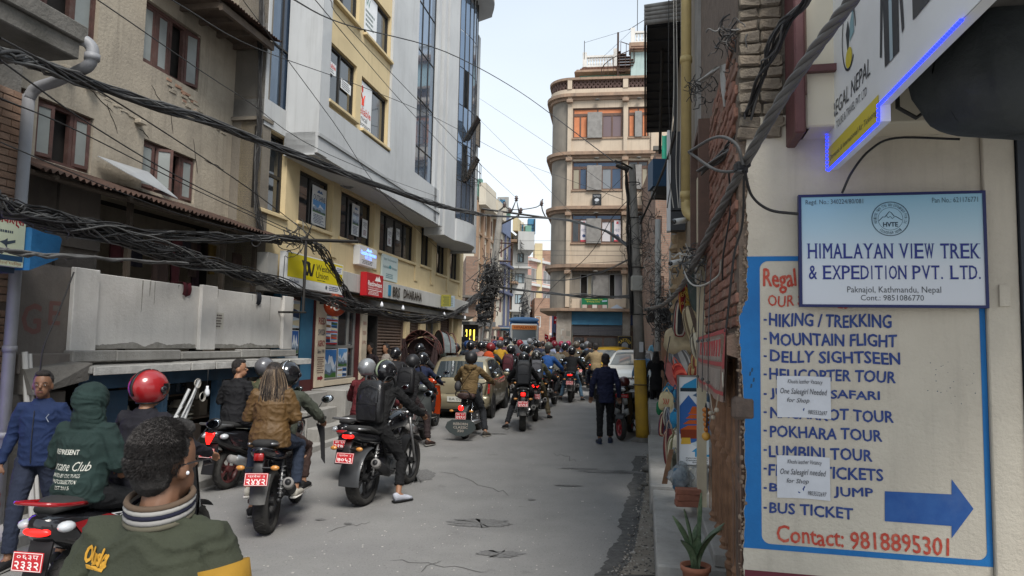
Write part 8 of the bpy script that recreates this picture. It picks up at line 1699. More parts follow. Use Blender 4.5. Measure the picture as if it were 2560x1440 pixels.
  m=MB().use(BD);m.smooth=True;loft(m,[(-.42,.86,.04,.02),(-.36,.84,.09,.045),(-.2,.80,.12,.06),(.1,.74,.13,.07),(.45,.7,.12,.08)]);m.obj('tail_cowl',None,t)
  m=MB().use(M['tail_lit'] if lit else M['tail_red']);m.smooth=True
  if lamp=='bar':loft(m,[(-.425,.83,.05,.018),(-.40,.83,.075,.026)],cap=True)
  elif lamp=='twin':
   for s in(-1,1):m.tube([(s*.03,-.42,.81),(s*.07,-.41,.86)],.017,8)
  else:m.box(-.045,.045,-.42,-.38,.76,.83,.008)
  m.obj('tail_light',None,t)
  for s in(-1,1):m=MB().use(M['steel']);m.smooth=True;m.tube([(s*.10,-.02,.86),(s*.13,-.28,.9),(s*.1,-.36,.91)],.012,6);m.obj('grab_rail',None,t)
  m=MB().use(K);m.smooth=True;loft(m,[(-.36,.78,.05,.02),(-.42,.68,.05,.03),(-.44,.60,.055,.03)],cap=True);m.obj('plate_bracket',None,t)
  plate(t,-.46,.60,s1,s2,.3);indicator(t,-.13,-.42,.70,-1);indicator(t,.13,-.42,.70,1)
  if hugger:
   m=MB().use(mat('hugger',(.05,.052,.055),.35,coat=.3));m.smooth=True;R1,w1=.35,wide*.62+.02
   m.grid(lambda a,q:(w1*math.sin((a-.5)*PI*.95),-(R1+.015*math.cos((a-.5)*PI))*math.cos(-.1+1.7*q),.305+(R1+.015*math.cos((a-.5)*PI))*math.sin(-.1+1.7*q)),8,14);m.obj('mudguard',None,t)
  else:
   m=MB().use(mat('flap_plastic',(.06,.06,.058),.6,(.1,.095,.09),6,.2));m.smooth=True;m.grid(lambda a,q:(.095*(a*2-1)*(1-.25*q),-.30-.10*q-.02*(1-(a*2-1)**2),.62-.26*q),6,8);m.obj('mudguard',None,t)
 for s in(-1,1):m=MB().use(M['steel']);m.smooth=True;m.tube([(s*.08,1.34,.305),(s*.08,1.14,.9)],.02,8);m.obj('fork',None,t)
 for s in(-1,1):m=MB().use(K);m.tube([(s*.12,.5,.34),(s*.24,.5,.34)],.012,6);m.tube([(s*.11,.16,.4),(s*.22,.16,.42)],.012,6);m.obj('footpeg',None,t)
 m=MB().use(K);m.smooth=True;m.grid(lambda a,q:(.07*(a*2-1),1.34-.34*math.cos(.5+1.9*q),.305+.34*math.sin(.5+1.9*q)),4,10);m.obj('front_mudguard',None,t)
 m=MB().use(K if classic else BD);m.smooth=True;m.ball((0,1.2,.92),(.10,.09,.10),12);m.use(M['lens']).ball((0,1.27,.92),(.08,.04,.08),10);m.obj('headlight',None,t)
 handlebar(t,1.06,1.02)
 return t
def scooter(label,loc,rz,lean=0,body=None,rim=None,s1='बा ६५',s2='२१७१',lit=True,lamp='wide',group='scooters in the traffic jam',accent=None,steer=0,stand=False,front_plate=None):
 t=thing('scooter',label,'scooter',loc,rz,group);t.rotation_euler=(0,lean,rz);BD=body or M['black_gloss'];AC=accent or BD;K=M['black']
 wheel(t,0,.245,.11,rimcol=rim,disc=False);wheel(t,1.27,.245,.10,rimcol=rim,yaw=steer)
 m=MB().use(BD);m.smooth=True;loft(m,[(-.36,.70,.05,.05),(-.30,.68,.12,.09),(-.1,.62,.17,.13),(.2,.56,.18,.17),(.42,.5,.17,.2),(.5,.45,.14,.18)]);m.obj('rear_body',None,t)
 m=MB().use(AC);m.smooth=True
 for s in(-1,1):m.add([(s*.178,-.12,.56),(s*.186,.22,.47),(s*.186,.40,.60),(s*.175,.05,.70),(s*.150,-.22,.70)],[(0,1,2,3,4)])
 m.obj('side_panel',None,t)
 m=MB().use(mat('seat_black',(.02,.02,.02)));m.smooth=True;loft(m,[(-.30,.79,.08,.03),(-.2,.81,.13,.045),(.1,.80,.15,.05),(.35,.76,.15,.045),(.5,.74,.11,.04)]);m.obj('seat',None,t)
 m=MB().use(M['steel'] if accent is None else AC);m.smooth=True;m.tube(spline([(-.13,-.1,.80),(-.15,-.3,.83),(-.1,-.4,.85),(.1,-.4,.85),(.15,-.3,.83),(.13,-.1,.80)],4),.014,8);m.obj('grab_rail',None,t)
 m=MB().use(K);m.box(-.16,.16,.5,.95,.27,.33,.02);m.obj('floorboard',None,t)
 m=MB().use(BD);m.smooth=True;m.grid(lambda a,q:((.21-.05*abs(q-.5))*(a*2-1),1.02+.10*(1-(a*2-1)**2)+.06*(1-q),.30+.62*q),10,10);m.grid(lambda a,q:((.205-.05*abs(q-.5))*(a*2-1),1.0+.06*(1-q),.30+.62*q),10,10);m.obj('front_apron',None,t)
 m=MB().use(mat('grey_trim',(.22,.23,.23),.4));m.smooth=True
 for s in(-1,1):m.prism([(s*.04,.42),(s*.15,.50),(s*.13,.62),(s*.03,.58)],1.155,1.17);m.prism([(s*.03,.66),(s*.12,.70),(s*.10,.82),(s*.02,.80)],1.13,1.14)
 m.obj('front_grille',None,t)
 m=MB().use(K);m.smooth=True;m.grid(lambda a,q:(.075*(a*2-1),1.27-.28*math.cos(.5+1.9*q),.245+.28*math.sin(.5+1.9*q)),4,10);m.obj('front_mudguard',None,t)
 m=MB().use(BD);m.smooth=True;loft(m,[(.92,1.0,.10,.05),(1.0,1.0,.15,.07),(1.1,.98,.10,.06)]);m.use(M['lens']).ball((0,1.09,.98),(.07,.03,.04),10);m.obj('headlight',None,t)
 m=MB().use(M['tail_lit'] if lit else M['tail_red']);m.smooth=True
 if lamp=='wide':m.ball((0,-.345,.665),(.10,.03,.028),12)
 else:m.add([(-.07,-.35,.74),(.07,-.35,.74),(.05,-.375,.66),(.02,-.385,.60),(-.02,-.385,.60),(-.05,-.375,.66)],[(5,4,3,2,1,0)]);m.box(-.06,.06,-.36,-.34,.70,.735)
 m.obj('tail_light',None,t)
 for s in(-1,1):m=MB().use(M['lens']);m.smooth=True;m.ball((s*.14,-.27,.69),(.05,.06,.035),10);m.obj('indicator',None,t)
 m=MB().use(K);m.smooth=True;m.grid(lambda a,q:(.08*(a*2-1),-.30-.09*q,.60-.36*q),4,8);m.grid(lambda a,q:(.08*(a*2-1),-.285-.09*q,.60-.36*q),4,8);m.obj('mudguard',None,t)
 plate(t,-.40,.50,s1,s2,.12)
 m=MB().use(mat('muffler',(.22,.21,.2)));m.smooth=True;m.tube([(.14,.35,.3),(.19,.1,.32),(.20,-.22,.42)],[.03,.06,.05],12);m.use(M['steel']).prism([(-.2,.36),(.1,.24),(.12,.36),(-.15,.46)],.255,.26,axis='x');m.obj('exhaust',None,t)
 handlebar(t,.98,1.0,.33,.03)
 if front_plate:m=MB().use(M['plate_red']);mt=Matrix.Translation((0,1.16,.86))@Matrix.Rotation(PI,4,'Z')@Matrix.Rotation(.3,4,'X');m.box(-.13,.13,-.004,.004,-.035,.035,mtx=mt);text(m.use(flatcol('e8dcd8')),front_plate,-.11,.11,-.018,.018,-.0055,mtx=mt);m.obj('front_plate',None,t)
 if stand:m=MB().use(K);m.tube([(-.12,.45,.28),(-.24,.38,.0)],.012,5);m.obj('side_stand',None,t)
 return t
 # cars
def car(label,loc,rz,prof,L_,Wd,belt,paint,name='car',cat='car',rear=None,front=None,group=None,glass_y=None,plate_s=('बा १ च','२०३५'),plate_m=None,lamps='rear',wheels=(.55,None),R=.28):
 t=thing(name,label,cat,loc,rz,group);w=Wd/2
 ys=[p[0] for p in prof]
 def zt(y):
  for i in range(len(prof)-1):
   if y<=prof[i+1][0]:f=(y-prof[i][0])/(prof[i+1][0]-prof[i][0]);return prof[i][1]*(1-f)+prof[i+1][1]*f
  return prof[-1][1]
 def sec(y):
  T=zt(y);e=min(1,min(y+.0,L_-y)/.35);ww=w*(.86+.14*math.sqrt(max(0,min(1,e))));b=min(belt,T-.02);k=max(0,(T-belt))/max(.01,max(p[1] for p in prof)-belt);tw=1-.24*k
  return[(0,.24),(ww*.9,.24),(ww*.985,.33),(ww,.5),(ww*.995,b*.5+.3),(ww*.97,b),(ww*(.97*.4+tw*.6),b+(T-b)*.55),(ww*tw,T-.045*k-.004),(ww*tw*.9,T),(0,T+.018)]
 st=sorted(set([round(y,3) for y in ys]+[L_*i/26 for i in range(27)]+[.03,.08,L_-.03,L_-.08]));S=[sec(y) for y in st];n=10;vs=[]
 for y,s in zip(st,S):vs+=[(x,y,z) for x,z in s]+[(-x,y,z) for x,z in s[::-1][1:-1]]
 k=2*n-2;m=MB().use(paint);m.smooth=True;m.add(vs,[(i*k+j,i*k+(j+1)%k,(i+1)*k+(j+1)%k,(i+1)*k+j) for i in range(len(st)-1) for j in range(k)][::1]+[tuple(range(k-1,-1,-1)),tuple(range((len(st)-1)*k,len(st)*k))]);m.obj('body',None,t)
 def surf(y,s,off=.006):
  S_=sec(y);i=min(int(s),n-2);f=s-i;a,b=S_[i],S_[i+1];x,z=a[0]+(b[0]-a[0])*f,a[1]+(b[1]-a[1])*f;d=V((b[1]-a[1],0,-(b[0]-a[0]))).normalized();return V((x,y,z))+d*off
 GL=mat('car_glass',(.025,.032,.038),.04,spec=.8,coat=.5)
 def topglass(y0,y1,name,f=.86,gm=None):
  m=MB().use(gm or GL);m.smooth=True;dy=(y1-y0);sl=V((0,zt(y0)-zt(y1),dy)).normalized()*.008
  if sl.z<0:sl=-sl
  m.grid(lambda a,q:tuple(V(((a*2-1)*abs(surf(y0+dy*q,7.9).x)*(f+.06),y0+dy*q,zt(y0+dy*q)+.018*(1-(a*2-1)**2)))+V((0,sl.y,sl.z))),12,8);m.obj(name,None,t)
 for(y0,y1,nm) in glass_y['top']:topglass(y0,y1,nm,gm=mat('screen_sky',(.12,.14,.15),.03,spec=1,coat=1) if nm=='windscreen' else mat('rear_glass',(.05,.065,.075),.02,metal=.35,spec=1,coat=1))
 for(y0,y1) in glass_y['side']:
  for sgn in(-1,1):
   m=MB().use(GL);m.smooth=True;m.grid(lambda a,q:(lambda p:(p.x*sgn,p.y,p.z))(surf(y0+(y1-y0)*a,5.12+1.8*q)),6,5);m.obj('side_window',None,t)
 for sgn in(-1,1):
  for yy in glass_y.get('seams',()):m=MB().use(M['black']);m.tube([(lambda p:(p.x*sgn,p.y,p.z))(surf(yy,s_/2,.001)) for s_ in range(5,14)],.004,4);m.obj('door_seam',None,t)
  for yy in glass_y.get('handles',()):p=surf(yy,4.7,.01);m=MB().use(paint);m.box(p.x*sgn-.012,p.x*sgn+.012,yy-.07,yy+.07,p.z-.012,p.z+.012,.004);m.obj('door_handle',None,t)
  p=surf(glass_y['mirror'],5.0,.0);m=MB().use(paint);m.smooth=True;m.ball(((p.x+.10)*sgn,p.y,p.z+.08),(.085,.05,.06),12);m.obj('side_mirror',None,t)
 for yy in(wheels[0],wheels[1] or L_-.65):
  for sgn in(-1,1):
   m=MB().use(M['black']);m.lathe([(.001,0),(R+.055,0),(R+.055,.012),(.001,.012)],24,Matrix.Translation((sgn*(w-.006),yy,R))@Matrix.Rotation(sgn*PI/2,4,'Y'));m.obj('wheel_arch',None,t);wheel(t,yy,R,.17,rimcol=M['alu'],disc=False,spokes=6,x=sgn*(w-.07),z=R)
 m=MB().use(M['black']);m.box(-w*.8,w*.8,.1,L_-.1,.17,.26);m.obj('underbody',None,t)
 BP=paint
 m=MB().use(BP);m.smooth=True;loft(m,[(-.06,.42,w*.90,.13,5),(-.02,.43,w*.97,.16,5),(.12,.43,w*1.005,.17,5)],24);m.obj('rear_bumper',None,t)
 m=MB().use(BP);m.smooth=True;loft(m,[(L_-.12,.42,w*1.005,.18,5),(L_+.02,.42,w*.96,.17,5),(L_+.06,.41,w*.88,.13,5)],24);m.obj('front_bumper',None,t)
 tl=mat('car_tail',(.35,.02,.02),.15,spec=.7,coat=.8)
 for sgn in(-1,1):
  m=MB().use(tl);m.smooth=True
  m.grid(lambda a,q:(sgn*(w*(.80+.165*a)),.02-.008+.07*a*a+.05*q,.62+.34*q),4,4);m.use(flatcol('b9a8a0',.2)).grid(lambda a,q:(sgn*(w*(.80+.165*a)),.012+.07*a*a+.05*(.35+.3*q),.74+.08*q),4,2);m.obj('tail_lamp',None,t)
  m=MB().use(M['lens']);m.smooth=True;z0=zt(L_-.1);m.grid(lambda a,q:(sgn*(w*(.55+.40*a)),L_-.02-.30*a*a-.18*q+.03,z0-.16+.14*q+.05*a),6,4);m.use(M['chrome']).ball((sgn*w*.75,L_-.14,z0-.08),(.05,.05,.05),10);m.obj('headlamp',None,t)
 m=MB().use(M['black']);m.box(-w*.48,w*.48,L_+.005,L_+.03,.56,.66,.01);m.box(-w*.6,w*.6,L_+.055,L_+.07,.30,.42,.01);m.use(M['chrome']).box(-w*.5,w*.5,L_+.028,L_+.036,.60,.615);m.obj('grille',None,t)
 pm=plate_m or M['plate_red'];m=MB().use(pm);m.box(-.25,.25,-.085,-.075,.42,.54);m.use(flatcol('3a3a3a' if plate_m else 'e8dcd8'));text(m,plate_s[0]+' '+plate_s[1],-.2,.2,.45,.51,-.0865);m.obj('number_plate',None,t)
 m=MB().use(M['black']);m.tube([(-.3,-.012,.60),(.3,-.012,.60)],.005,5);m.tube([(-.2,.13,.96),(.15,.10,.93)],.008,5);m.obj('rear_wiper',None,t)
 m=MB().use(M['black']);m.tube([(-w*.5,glass_y['top'][-1][1]+.03,zt(glass_y['top'][-1][1])+.03),(w*.1,glass_y['top'][-1][1]-.02,zt(glass_y['top'][-1][1])+.05)],.008,5);m.obj('front_wiper',None,t)
 return t
 # the jam, nearest first
D=math.radians
def at(px,py,rz=0):p=ground(px,py);return V((p.x,p.y,p.z))
def loc(o,x,y,z=0):"local offset in front of a vehicle -> world";q=Matrix.Rotation(o.rotation_euler[2],4,'Z')@V((x,y,z));return o.location+q
def on(o,y):return loc(o,0,y)
PK=dict(feet='peg')
def jacket_print(par,items,y,col='b9b9b0',tilt=0):
 m=MB().use(flatcol(col,.8))
 for s,x0,x1,z0,z1,k in items:text(m,s,x0,x1,z0,z1,y,**k)
 return m.obj('jacket_print',None,par)
def lay(par,o,name='jacket'):
 "press flat print onto the cloth behind it"
 from mathutils.bvhtree import BVHTree
 j=[c for c in par.children if c.name.startswith(name) and c.type=='MESH' and 'print' not in c.name][0];bt=BVHTree.FromPolygons([v.co for v in j.data.vertices],[tuple(p.vertices) for p in j.data.polygons])
 for v in o.data.vertices:
  h=bt.ray_cast(V((v.co.x,-1.5,v.co.z)),V((0,1,0)))
  if h[0]:v.co.y=h[0].y-.004
fg=person('man in green jacket seen from behind, close in the bottom left corner, short greying hair and glasses',pt(398,1300,2.12)*1,D(-2),pose_stand(arm=.03),'35392b','22242a','hair' and '1a1a1c',skin='skin_dk',headyaw=D(-22),fat=1.16,folds=.010,hair=mat('hair_grey',(.016,.014,.013),.8,(.05,.045,.042),34,.9,180),fuzz=26000)
fg['label']='foreground man in green jacket seen from behind with short greying hair'
fg.location.z=0;fg.scale=(1.0,)*3;fg.location.z=-.06
m=MB().use(flatcol('b9892a',.7));text(m,'Oluska',-.17,-.08,1.315,1.36,-.3,shear=.4,bold=.04);m.poly([(-.165,-.3,1.31),(-.085,-.3,1.314),(-.09,-.3,1.303),(-.16,-.3,1.299)])
o=m.obj('jacket_print',None,fg);lay(fg,o)
m=MB().use(mat('rib_dark',(.035,.038,.04),.9));m.smooth=True;nk=V((0,-.01,1.44))
for k,(dz,c) in enumerate(((.0,'5a5648'),(.016,'8d8b88'),(.03,'16182c'),(.042,'9a9894'),(.055,'5a4a3c'))):m.use(cm(c,.9));m.tube([nk+V((.088*math.cos(a),.09*math.sin(a)+.01,dz-.008+.02*math.sin(a))) for a in[j*PI/12 for j in range(24)]],.0095,6,closed=True)
m.obj('collar',None,fg)
m=MB().use(cm('9a7420',.85));m.smooth=True;sh,el=V((.175,0,1.39)),V((.244,-.03,1.12));m.tube([sh.lerp(el,.34),sh.lerp(el,.5),sh.lerp(el,.8)],[.078,.0765,.071],14);m.obj('sleeve_stripe',None,fg)
hd=V((0,.02,1.57));Rh=Matrix.Rotation(D(-22),4,'Z');m=MB().use(M['black_gloss']);m.tube([hd+(Rh@V(q)) for q in((.081,-.02,.012),(.079,.05,.018),(.074,.1,.016),(.07,.112,.0),(.03,.118,-.01))],.003,5);m.use(M['bulb']).ball(hd+(Rh@V((.084,.006,-.012))),.006,6);m.obj('glasses',None,fg)
p=at(78,1408);wm=person('man in blue jacket walking toward the camera at the left edge with a red bag',p,D(188),pose_stand(.2,.04),'14274c','232a3c',head='hair',skin='skin_dk',headyaw=D(14),scale=.93,fat=1.1,folds=.007,face=True)
m=MB().use(M['black']);m.tube([(0,.135,1.36),(0,.15,1.1),(0,.14,.9)],.004,5);m.obj('zip',None,wm)
m=MB().use(flatcol('8c93a0'));m.tube([(-.12,.13,1.26),(-.10,.135,1.3),(-.12,.13,1.33)],.004,4);m.obj('logo',None,wm)
q=wm.matrix_basis;wr=Matrix.Rotation(D(188),4,'Z')@(V((.36,.08,.78))*.93)+p;m=MB().use(mat('red_bag',H3('a3160e'),.5,shade('a3160e',.6),5,.8,10));m.smooth=True
m.grid(lambda a,q:(wr.x+.10*math.sin(PI*q)**.4*math.cos(2*PI*a)*(1+.2*mnoise.noise(V((a*8,q*5,0)))),wr.y+.07*math.sin(PI*q)**.4*math.sin(2*PI*a),wr.z-.43+.40*(1-q)),20,10);m.tube([(wr.x-.03,wr.y,wr.z-.05),(wr.x,wr.y,wr.z+.03),(wr.x+.03,wr.y,wr.z-.05)],.008,5);tag(m.obj('shopping_bag',None),'bright red shopping bag carried by the man in blue','bag')
b=Vector((-2.88,4.82,0));RD=mat('red_gloss',H3('8c1218'),.2,coat=.7)
sc=scooter('black and red scooter with lit tail lamp in the bottom left corner',b,D(-9),s1='०६३प',s2='२३३२',accent=RD,group=None)
m=MB().use(M['white_sign']);m.add([(.19,.06,.70),(.192,.40,.66),(.192,.30,.58)],[(0,1,2)]);m.use(M['black']).add([(.193,.09,.69),(.194,.37,.655),(.194,.29,.597)],[(0,1,2)]);text(m.use(flatcol('c9c9c9')),'DIO',.12,.32,.63,.675,0,mtx=Matrix.Translation((.195,0,0))@Matrix.Rotation(PI/2,4,'Z'),shear=.3);m.obj('side_print',None,sc)
pp=person('passenger in dark green hooded sweatshirt with printed back on the red and black scooter',on(sc,-.02),D(-4),pose_pillion(.83,lean=.02),'172b28','0f1013',scale=.91,hood='up',head='none',headyaw=D(-20),fat=1.28,folds=.01,skin='skin')
o=jacket_print(pp,[('REPRESENT',-.14,.05,1.215,1.25,dict(bold=.015)),('Arcane Club',-.19,.13,1.10,1.165,dict(shear=.4)),('UNITED BY CULTURES',-.15,.08,1.055,1.08,{}),('FIRST COLLECTION',-.13,.07,1.015,1.04,{}),('EST.2015',-.08,.03,.975,1.0,{})],-.4);lay(pp,o)
RH=mat('helmet_red',H3('8f1c20'),.38,shade('a11a20',.8),3,coat=.8);pr=person('rider in dark jacket and red helmet on the red and black scooter',on(sc,.46),D(-12),pose_ride(.78,.1,.52,1.02,'peg'),'14131c','121216',head='helmet',scale=.96,helm=RH,stripe=M['black'],headyaw=D(-12),fat=1.15)
b=at(566,1222);sc2=scooter('black scooter with bright red tail lamp beside the basement shop',b,D(-16),s1='०७५प',s2='९९२२',lamp='tee',rim=mat('rim_maroon',(.10,.03,.03),.4),group=None)
person('young man in black jacket riding pillion, face turned right, beside the basement shop',on(sc2,.05),D(-14),pose_pillion(.84,'x',.03),'121216','15151a',scale=.94,headyaw=D(-68),skin='skin',fat=1.12,face=True)
person('rider in olive jacket and grey helmet partly hidden behind the pillion in black',on(sc2,.52),D(-14),pose_ride(.78,.1,.48,1.02,'peg'),'4a4d38','1d1d20',head='helmet',scale=.96,helm=mat('helmet_grey',(.10,.10,.11),.3,coat=.7))
b=at(665,1332);mc=motorcycle('black motorcycle with white edged red plate under the woman in brown',b,D(5),s1='प्रदेश ३',s2='२४४२',wide=.15,lit=False,lamp='box')
BR=mat('quilt_brown',H3('5c4424'),.6,shade('5c4424',.8),6,.25,60);
wq=person('woman with long streaked hair and quilted brown jacket riding pillion',on(mc,-.02),D(5),pose_pillion(.90,'lap',.0),'5c4424','232c3c',scale=.93,head='hair',longhair=.44,fat=1.25,top_m=BR,shoe='b9b4a8',shoe2='d0ccc4',hipfat=1.12,folds=.009,coat=.04)
from mathutils.bvhtree import BVHTree
def quilt(par,zc=(.86,1.36),mt=None):
 j=[c for c in par.children if c.name.startswith('jacket')][0];me=j.data;n=len(me.vertices);co=np.empty(n*3);me.vertices.foreach_get('co',co);co=co.reshape(-1,3);no=np.empty(n*3);me.vertices.foreach_get('normal',no);no=no.reshape(-1,3)
 a=(co[:,0]+co[:,2])/.075;b_=(co[:,0]-co[:,2])/.075;fa=np.abs((a%1)-.5)*2;fb=np.abs((b_%1)-.5)*2;d=np.minimum(1-fa,1-fb);co+=no*(np.sqrt(np.clip(d,0,1))*.0055-.003)[:,None];me.vertices.foreach_set('co',co.ravel());me.update()
quilt(wq)
person('rider in olive jacket and black silver helmet in front of the woman in brown',on(mc,.42),D(3),pose_ride(.80,.12,.55,1.03,fl='ground',fr='peg'),'40443a','3a2a26',head='helmet',scale=.96,helm=M['black_gloss'],stripe=M['chrome'],headyaw=D(-10),shoe='1c1b1b',fat=1.1)
m=MB().use(mat('leg_cover',(.014,.014,.016),.8));q=on(mc,.95);m.prism([(q.x+.28,.96),(q.x+.37,.92),(q.x+.39,.52),(q.x+.35,.58),(q.x+.33,.8)],q.y-.03,q.y+.0);tag(m.obj('leg_shield_cloth',None),'black cloth leg shield hanging from the handlebar beside the woman in brown','cover')
b=at(905,1262);mb4=motorcycle('black motorcycle with wide rear tyre and ribbed mudguard, centre left',b,D(-15),s1='प्रदेश ३',s2='७०५३',hugger=True,wide=.17,lamp='bar')
gr=(V((.30,.22,.50)),V((.36,.02,.10)),V((.44,.16,.04)))
bp=person('rider in black hoodie and glossy helmet with a leather backpack, one foot down',on(mb4,.22),D(-16),pose_ride(.80,.22,.78,1.0,fl='peg',fr=gr),'0c0c0e','0e0e10',head='helmet',scale=.96,helm=M['black_gloss'],stripe=mat('stripe_green',(.25,.3,.2),.3),hood=True,headyaw=D(-20),fat=1.15,shoe='b9bcc6',shoe2='1a1a1c',legs=.85)
q=loc(bp,0,-.02,.93);backpack('shiny black leather backpack on the rider in black hoodie',q,D(-16),.34,.50,.15,'0c0c0e',mt=mat('leather',(.02,.02,.022),.3,(.012,.012,.013),5,.5,14,coat=.35))
b=at(880,1182);sc5=scooter('dark scooter half hidden left of the wide tyre motorcycle',V((px_x(905,10.2),9.9,0)),D(-14),lit=False)
person('person in maroon jacket and silver helmet left of the leather backpack rider',on(sc5,.2),D(-14),pose_ride(.78,.08,.6,1.0,'peg'),'5c1a20','4a1a1e',head='helmet',scale=.96,helm=mat('helmet_silver',(.33,.34,.35),.3,(.25,.26,.27),4,metal=.4,coat=.6),stripe=None,shoe='2a2522',fat=1.1)
b=at(1022,1100);b.y=12.4;b.x=px_x(1010,12.4);sc6=scooter('grey front scooter behind the leather backpack rider',b,D(-12),body=mat('scooter_grey',(.10,.11,.11),.25,coat=.6),lit=False)
p8=person('rider in black jacket, matte helmet and dark backpack left of the gold car',on(sc6,.3),D(-14),pose_ride(.78,.1,.55,1.0,fl='peg',fr='ground'),'131316','2a1f20',head='helmet',scale=.96,helm=mat('helmet_matte',(.02,.02,.022),.45),fat=1.15,shoe='2b1c18')
backpack('dark fabric backpack on the rider left of the gold car',loc(p8,0,-.07,.95),D(-14),.32,.46,.14,'141418')
b2=V((px_x(1048,14.6),14.3,gz(14.3)));sc7=scooter('orange scooter close to the left rear of the gold car',b2,D(-12),body=mat('scooter_orange',H3('b3401c'),.25,coat=.6),lit=False)
person('woman in navy top on the orange scooter beside the gold car',on(sc7,.2),D(-12),pose_ride(.78,.08,.6,1.0,'peg'),'16203c','1a1a20',head='helmet',scale=.96,helm=M['black_gloss'],fat=.95,near=False)
GP=mat('gold_paint',(.30,.26,.17),.3,(.27,.235,.155),1.5,metal=.45,coat=.6)
A_=at(1150,1050);PR=[(0,.60),(.02,.78),(.06,.94),(.34,1.36),(.55,1.44),(1.1,1.47),(1.8,1.43),(2.05,1.33),(2.62,.98),(3.2,.86),(3.42,.74),(3.5,.62)]
altc=car('gold beige small hatchback seen from behind in the jam',V((px_x(1149,A_.y+.1),A_.y+.1,A_.z)),D(-7.5),PR,3.5,1.52,.93,GP,glass_y=dict(top=[(.075,.33,'rear_window'),(2.08,2.6,'windscreen')],side=[(.42,.85),(.92,1.6),(1.66,2.25)],seams=(.88,1.63),handles=(1.05,1.8),mirror=2.2),plate_m=flatcol('b9b9b0',.4),plate_s=('BA','0357'))
b=at(1162,1096);rc=motorcycle('classic motorcycle with round lit tail lamp and lettered mud flap',b,D(-9),'classic',s1='बा १२',s2='१९९२',body=mat('tank_grey',(.07,.08,.075),.2,coat=.7),wide=.12)
gr=(V((.26,.22,.50)),V((.36,.0,.10)),V((.41,.15,.04)))
pr=person('rider in tan hooded jacket with a strap across the back on the classic motorcycle',on(rc,.3),D(-9),pose_ride(.84,.06,.74,1.08,fl='peg',fr=gr,hw=.36),'6c5838','26282c',head='helmet',scale=.96,helm=mat('helmet_matte',(.02,.02,.022)),hood=True,fat=1.16,shoe='4a4640',shoe2='b5b0a4',vis=False)
m=MB().use(M['black']);m.tube([(-.16,-.13,1.02),(-.02,-.16,1.22),(.12,-.12,1.42)],.018,6,flat=.3);o=m.obj('strap',None,pr)
m=MB().use(cm('3c3c3e',.7));m.smooth=True;m.ball(loc(pr,-.24,.02,.98),(.07,.1,.11),12);tag(m.obj('sling_bag',None),'small dark sling bag at the left hip of the tan jacket rider','bag')
b=at(1306,1077);m5=motorcycle('motorcycle with lit red tail lamp under the grey backpack rider, centre',b,D(-1),s1='बा ८१',s2='४५९३',wide=.15,lamp='box')
gl=(V((-.24,.22,.50)),V((-.36,-.04,.10)),V((-.42,.10,.04)))
p5=person('rider in black with glossy helmet and grey roll top backpack, left foot on the road',on(m5,.25),D(-2),pose_ride(.80,.12,.72,1.0,fr='peg',fl=gl),'0f1013','25262a',head='helmet',scale=.96,helm=M['black_gloss'],fat=1.12,vis=False)
backpack('charcoal roll top backpack on the centre rider in black',loc(p5,0,-.06,.95),D(-2),.32,.54,.15,'26282c')
b=at(1338,1052);m6=motorcycle('motorcycle with twin slanted tail lights right of the charcoal backpack rider',b,D(-3),s1='बा ७७',s2='४८०६',wide=.14,lamp='twin')
CM=mat('camo',(.06,.065,.035),.85,(.16,.14,.09),9,.3);p6=person('rider in camouflage jacket with grey backpack and patterned helmet',on(m6,.25),D(-3),pose_ride(.80,.1,.7,1.0,fl='peg',fr='ground'),'40402a','5a513e',head='helmet',scale=.96,helm=mat('helmet_pattern',(.02,.02,.02),.3,(.35,.35,.33),22,coat=.6,lo=.55,hi=.6),top_m=CM,fat=1.12,near=True)
backpack('light grey backpack on the camouflage rider',loc(p6,0,-.06,.93),D(-3),.30,.50,.14,'55555a')
b=at(1512,1108);nm=person('man in navy long sleeved shirt walking away on the right of the road',b,D(-4),pose_stand(.09,.02),'151b38','101114',head='hair',skin='skin_dk',scale=1.0,fat=1.1,coat=.10,shoe='2c3444',shoe2='3a4660')
b=at(1548,1100);ps=scooter('parked black scooter with red wheels facing the camera beside the yellow footed pole',V((b.x+.42,b.y+1.2,b.z)),D(180-18),rim=mat('rim_red',(.35,.03,.04),.35,coat=.4),lit=False,steer=.5,stand=True,front_plate='बा प्रदेश',group=None)
m=MB().use(mat('helmet_dark_red',(.06,.01,.012),.3,coat=.6));m.smooth=True;m.ball(loc(ps,0,.95,1.12),(.13,.14,.12),14);tag(m.obj('spare_helmet',None),'dark red helmet resting on the parked scooter handlebar','helmet')
WPt=mat('white_car',(.50,.52,.51),.3,coat=.7);bw=V((px_x(1572,22.5),22.4,gz(22.4)))
PR2=[(0,.62),(.03,.8),(.1,.98),(.35,1.36),(.7,1.46),(1.5,1.5),(2.0,1.42),(2.25,1.32),(2.95,1.0),(3.5,.88),(3.75,.76),(3.85,.60)]
wc=car('white hatchback facing the camera behind the navy shirt man',bw+V((.9,3.6,.05)),D(180-14),PR2,3.85,1.68,.96,WPt,glass_y=dict(top=[(.1,.33,'rear_window'),(2.02,2.93,'windscreen')],side=[(.45,1.1),(1.2,2.0)],seams=(1.15,),handles=(1.4,),mirror=2.3),plate_s=('बा ११ च','९७३'))
YP=mat('taxi_yellow',H3('b08a1c'),.35,coat=.6)
car('yellow roofed taxi partly hidden behind the white hatchback',V((px_x(1560,32),32.5,gz(32))),D(180-30),PR,3.5,1.52,.93,YP,glass_y=dict(top=[(.075,.33,'rear_window'),(2.08,2.6,'windscreen')],side=[(.42,1.6)],mirror=2.2))
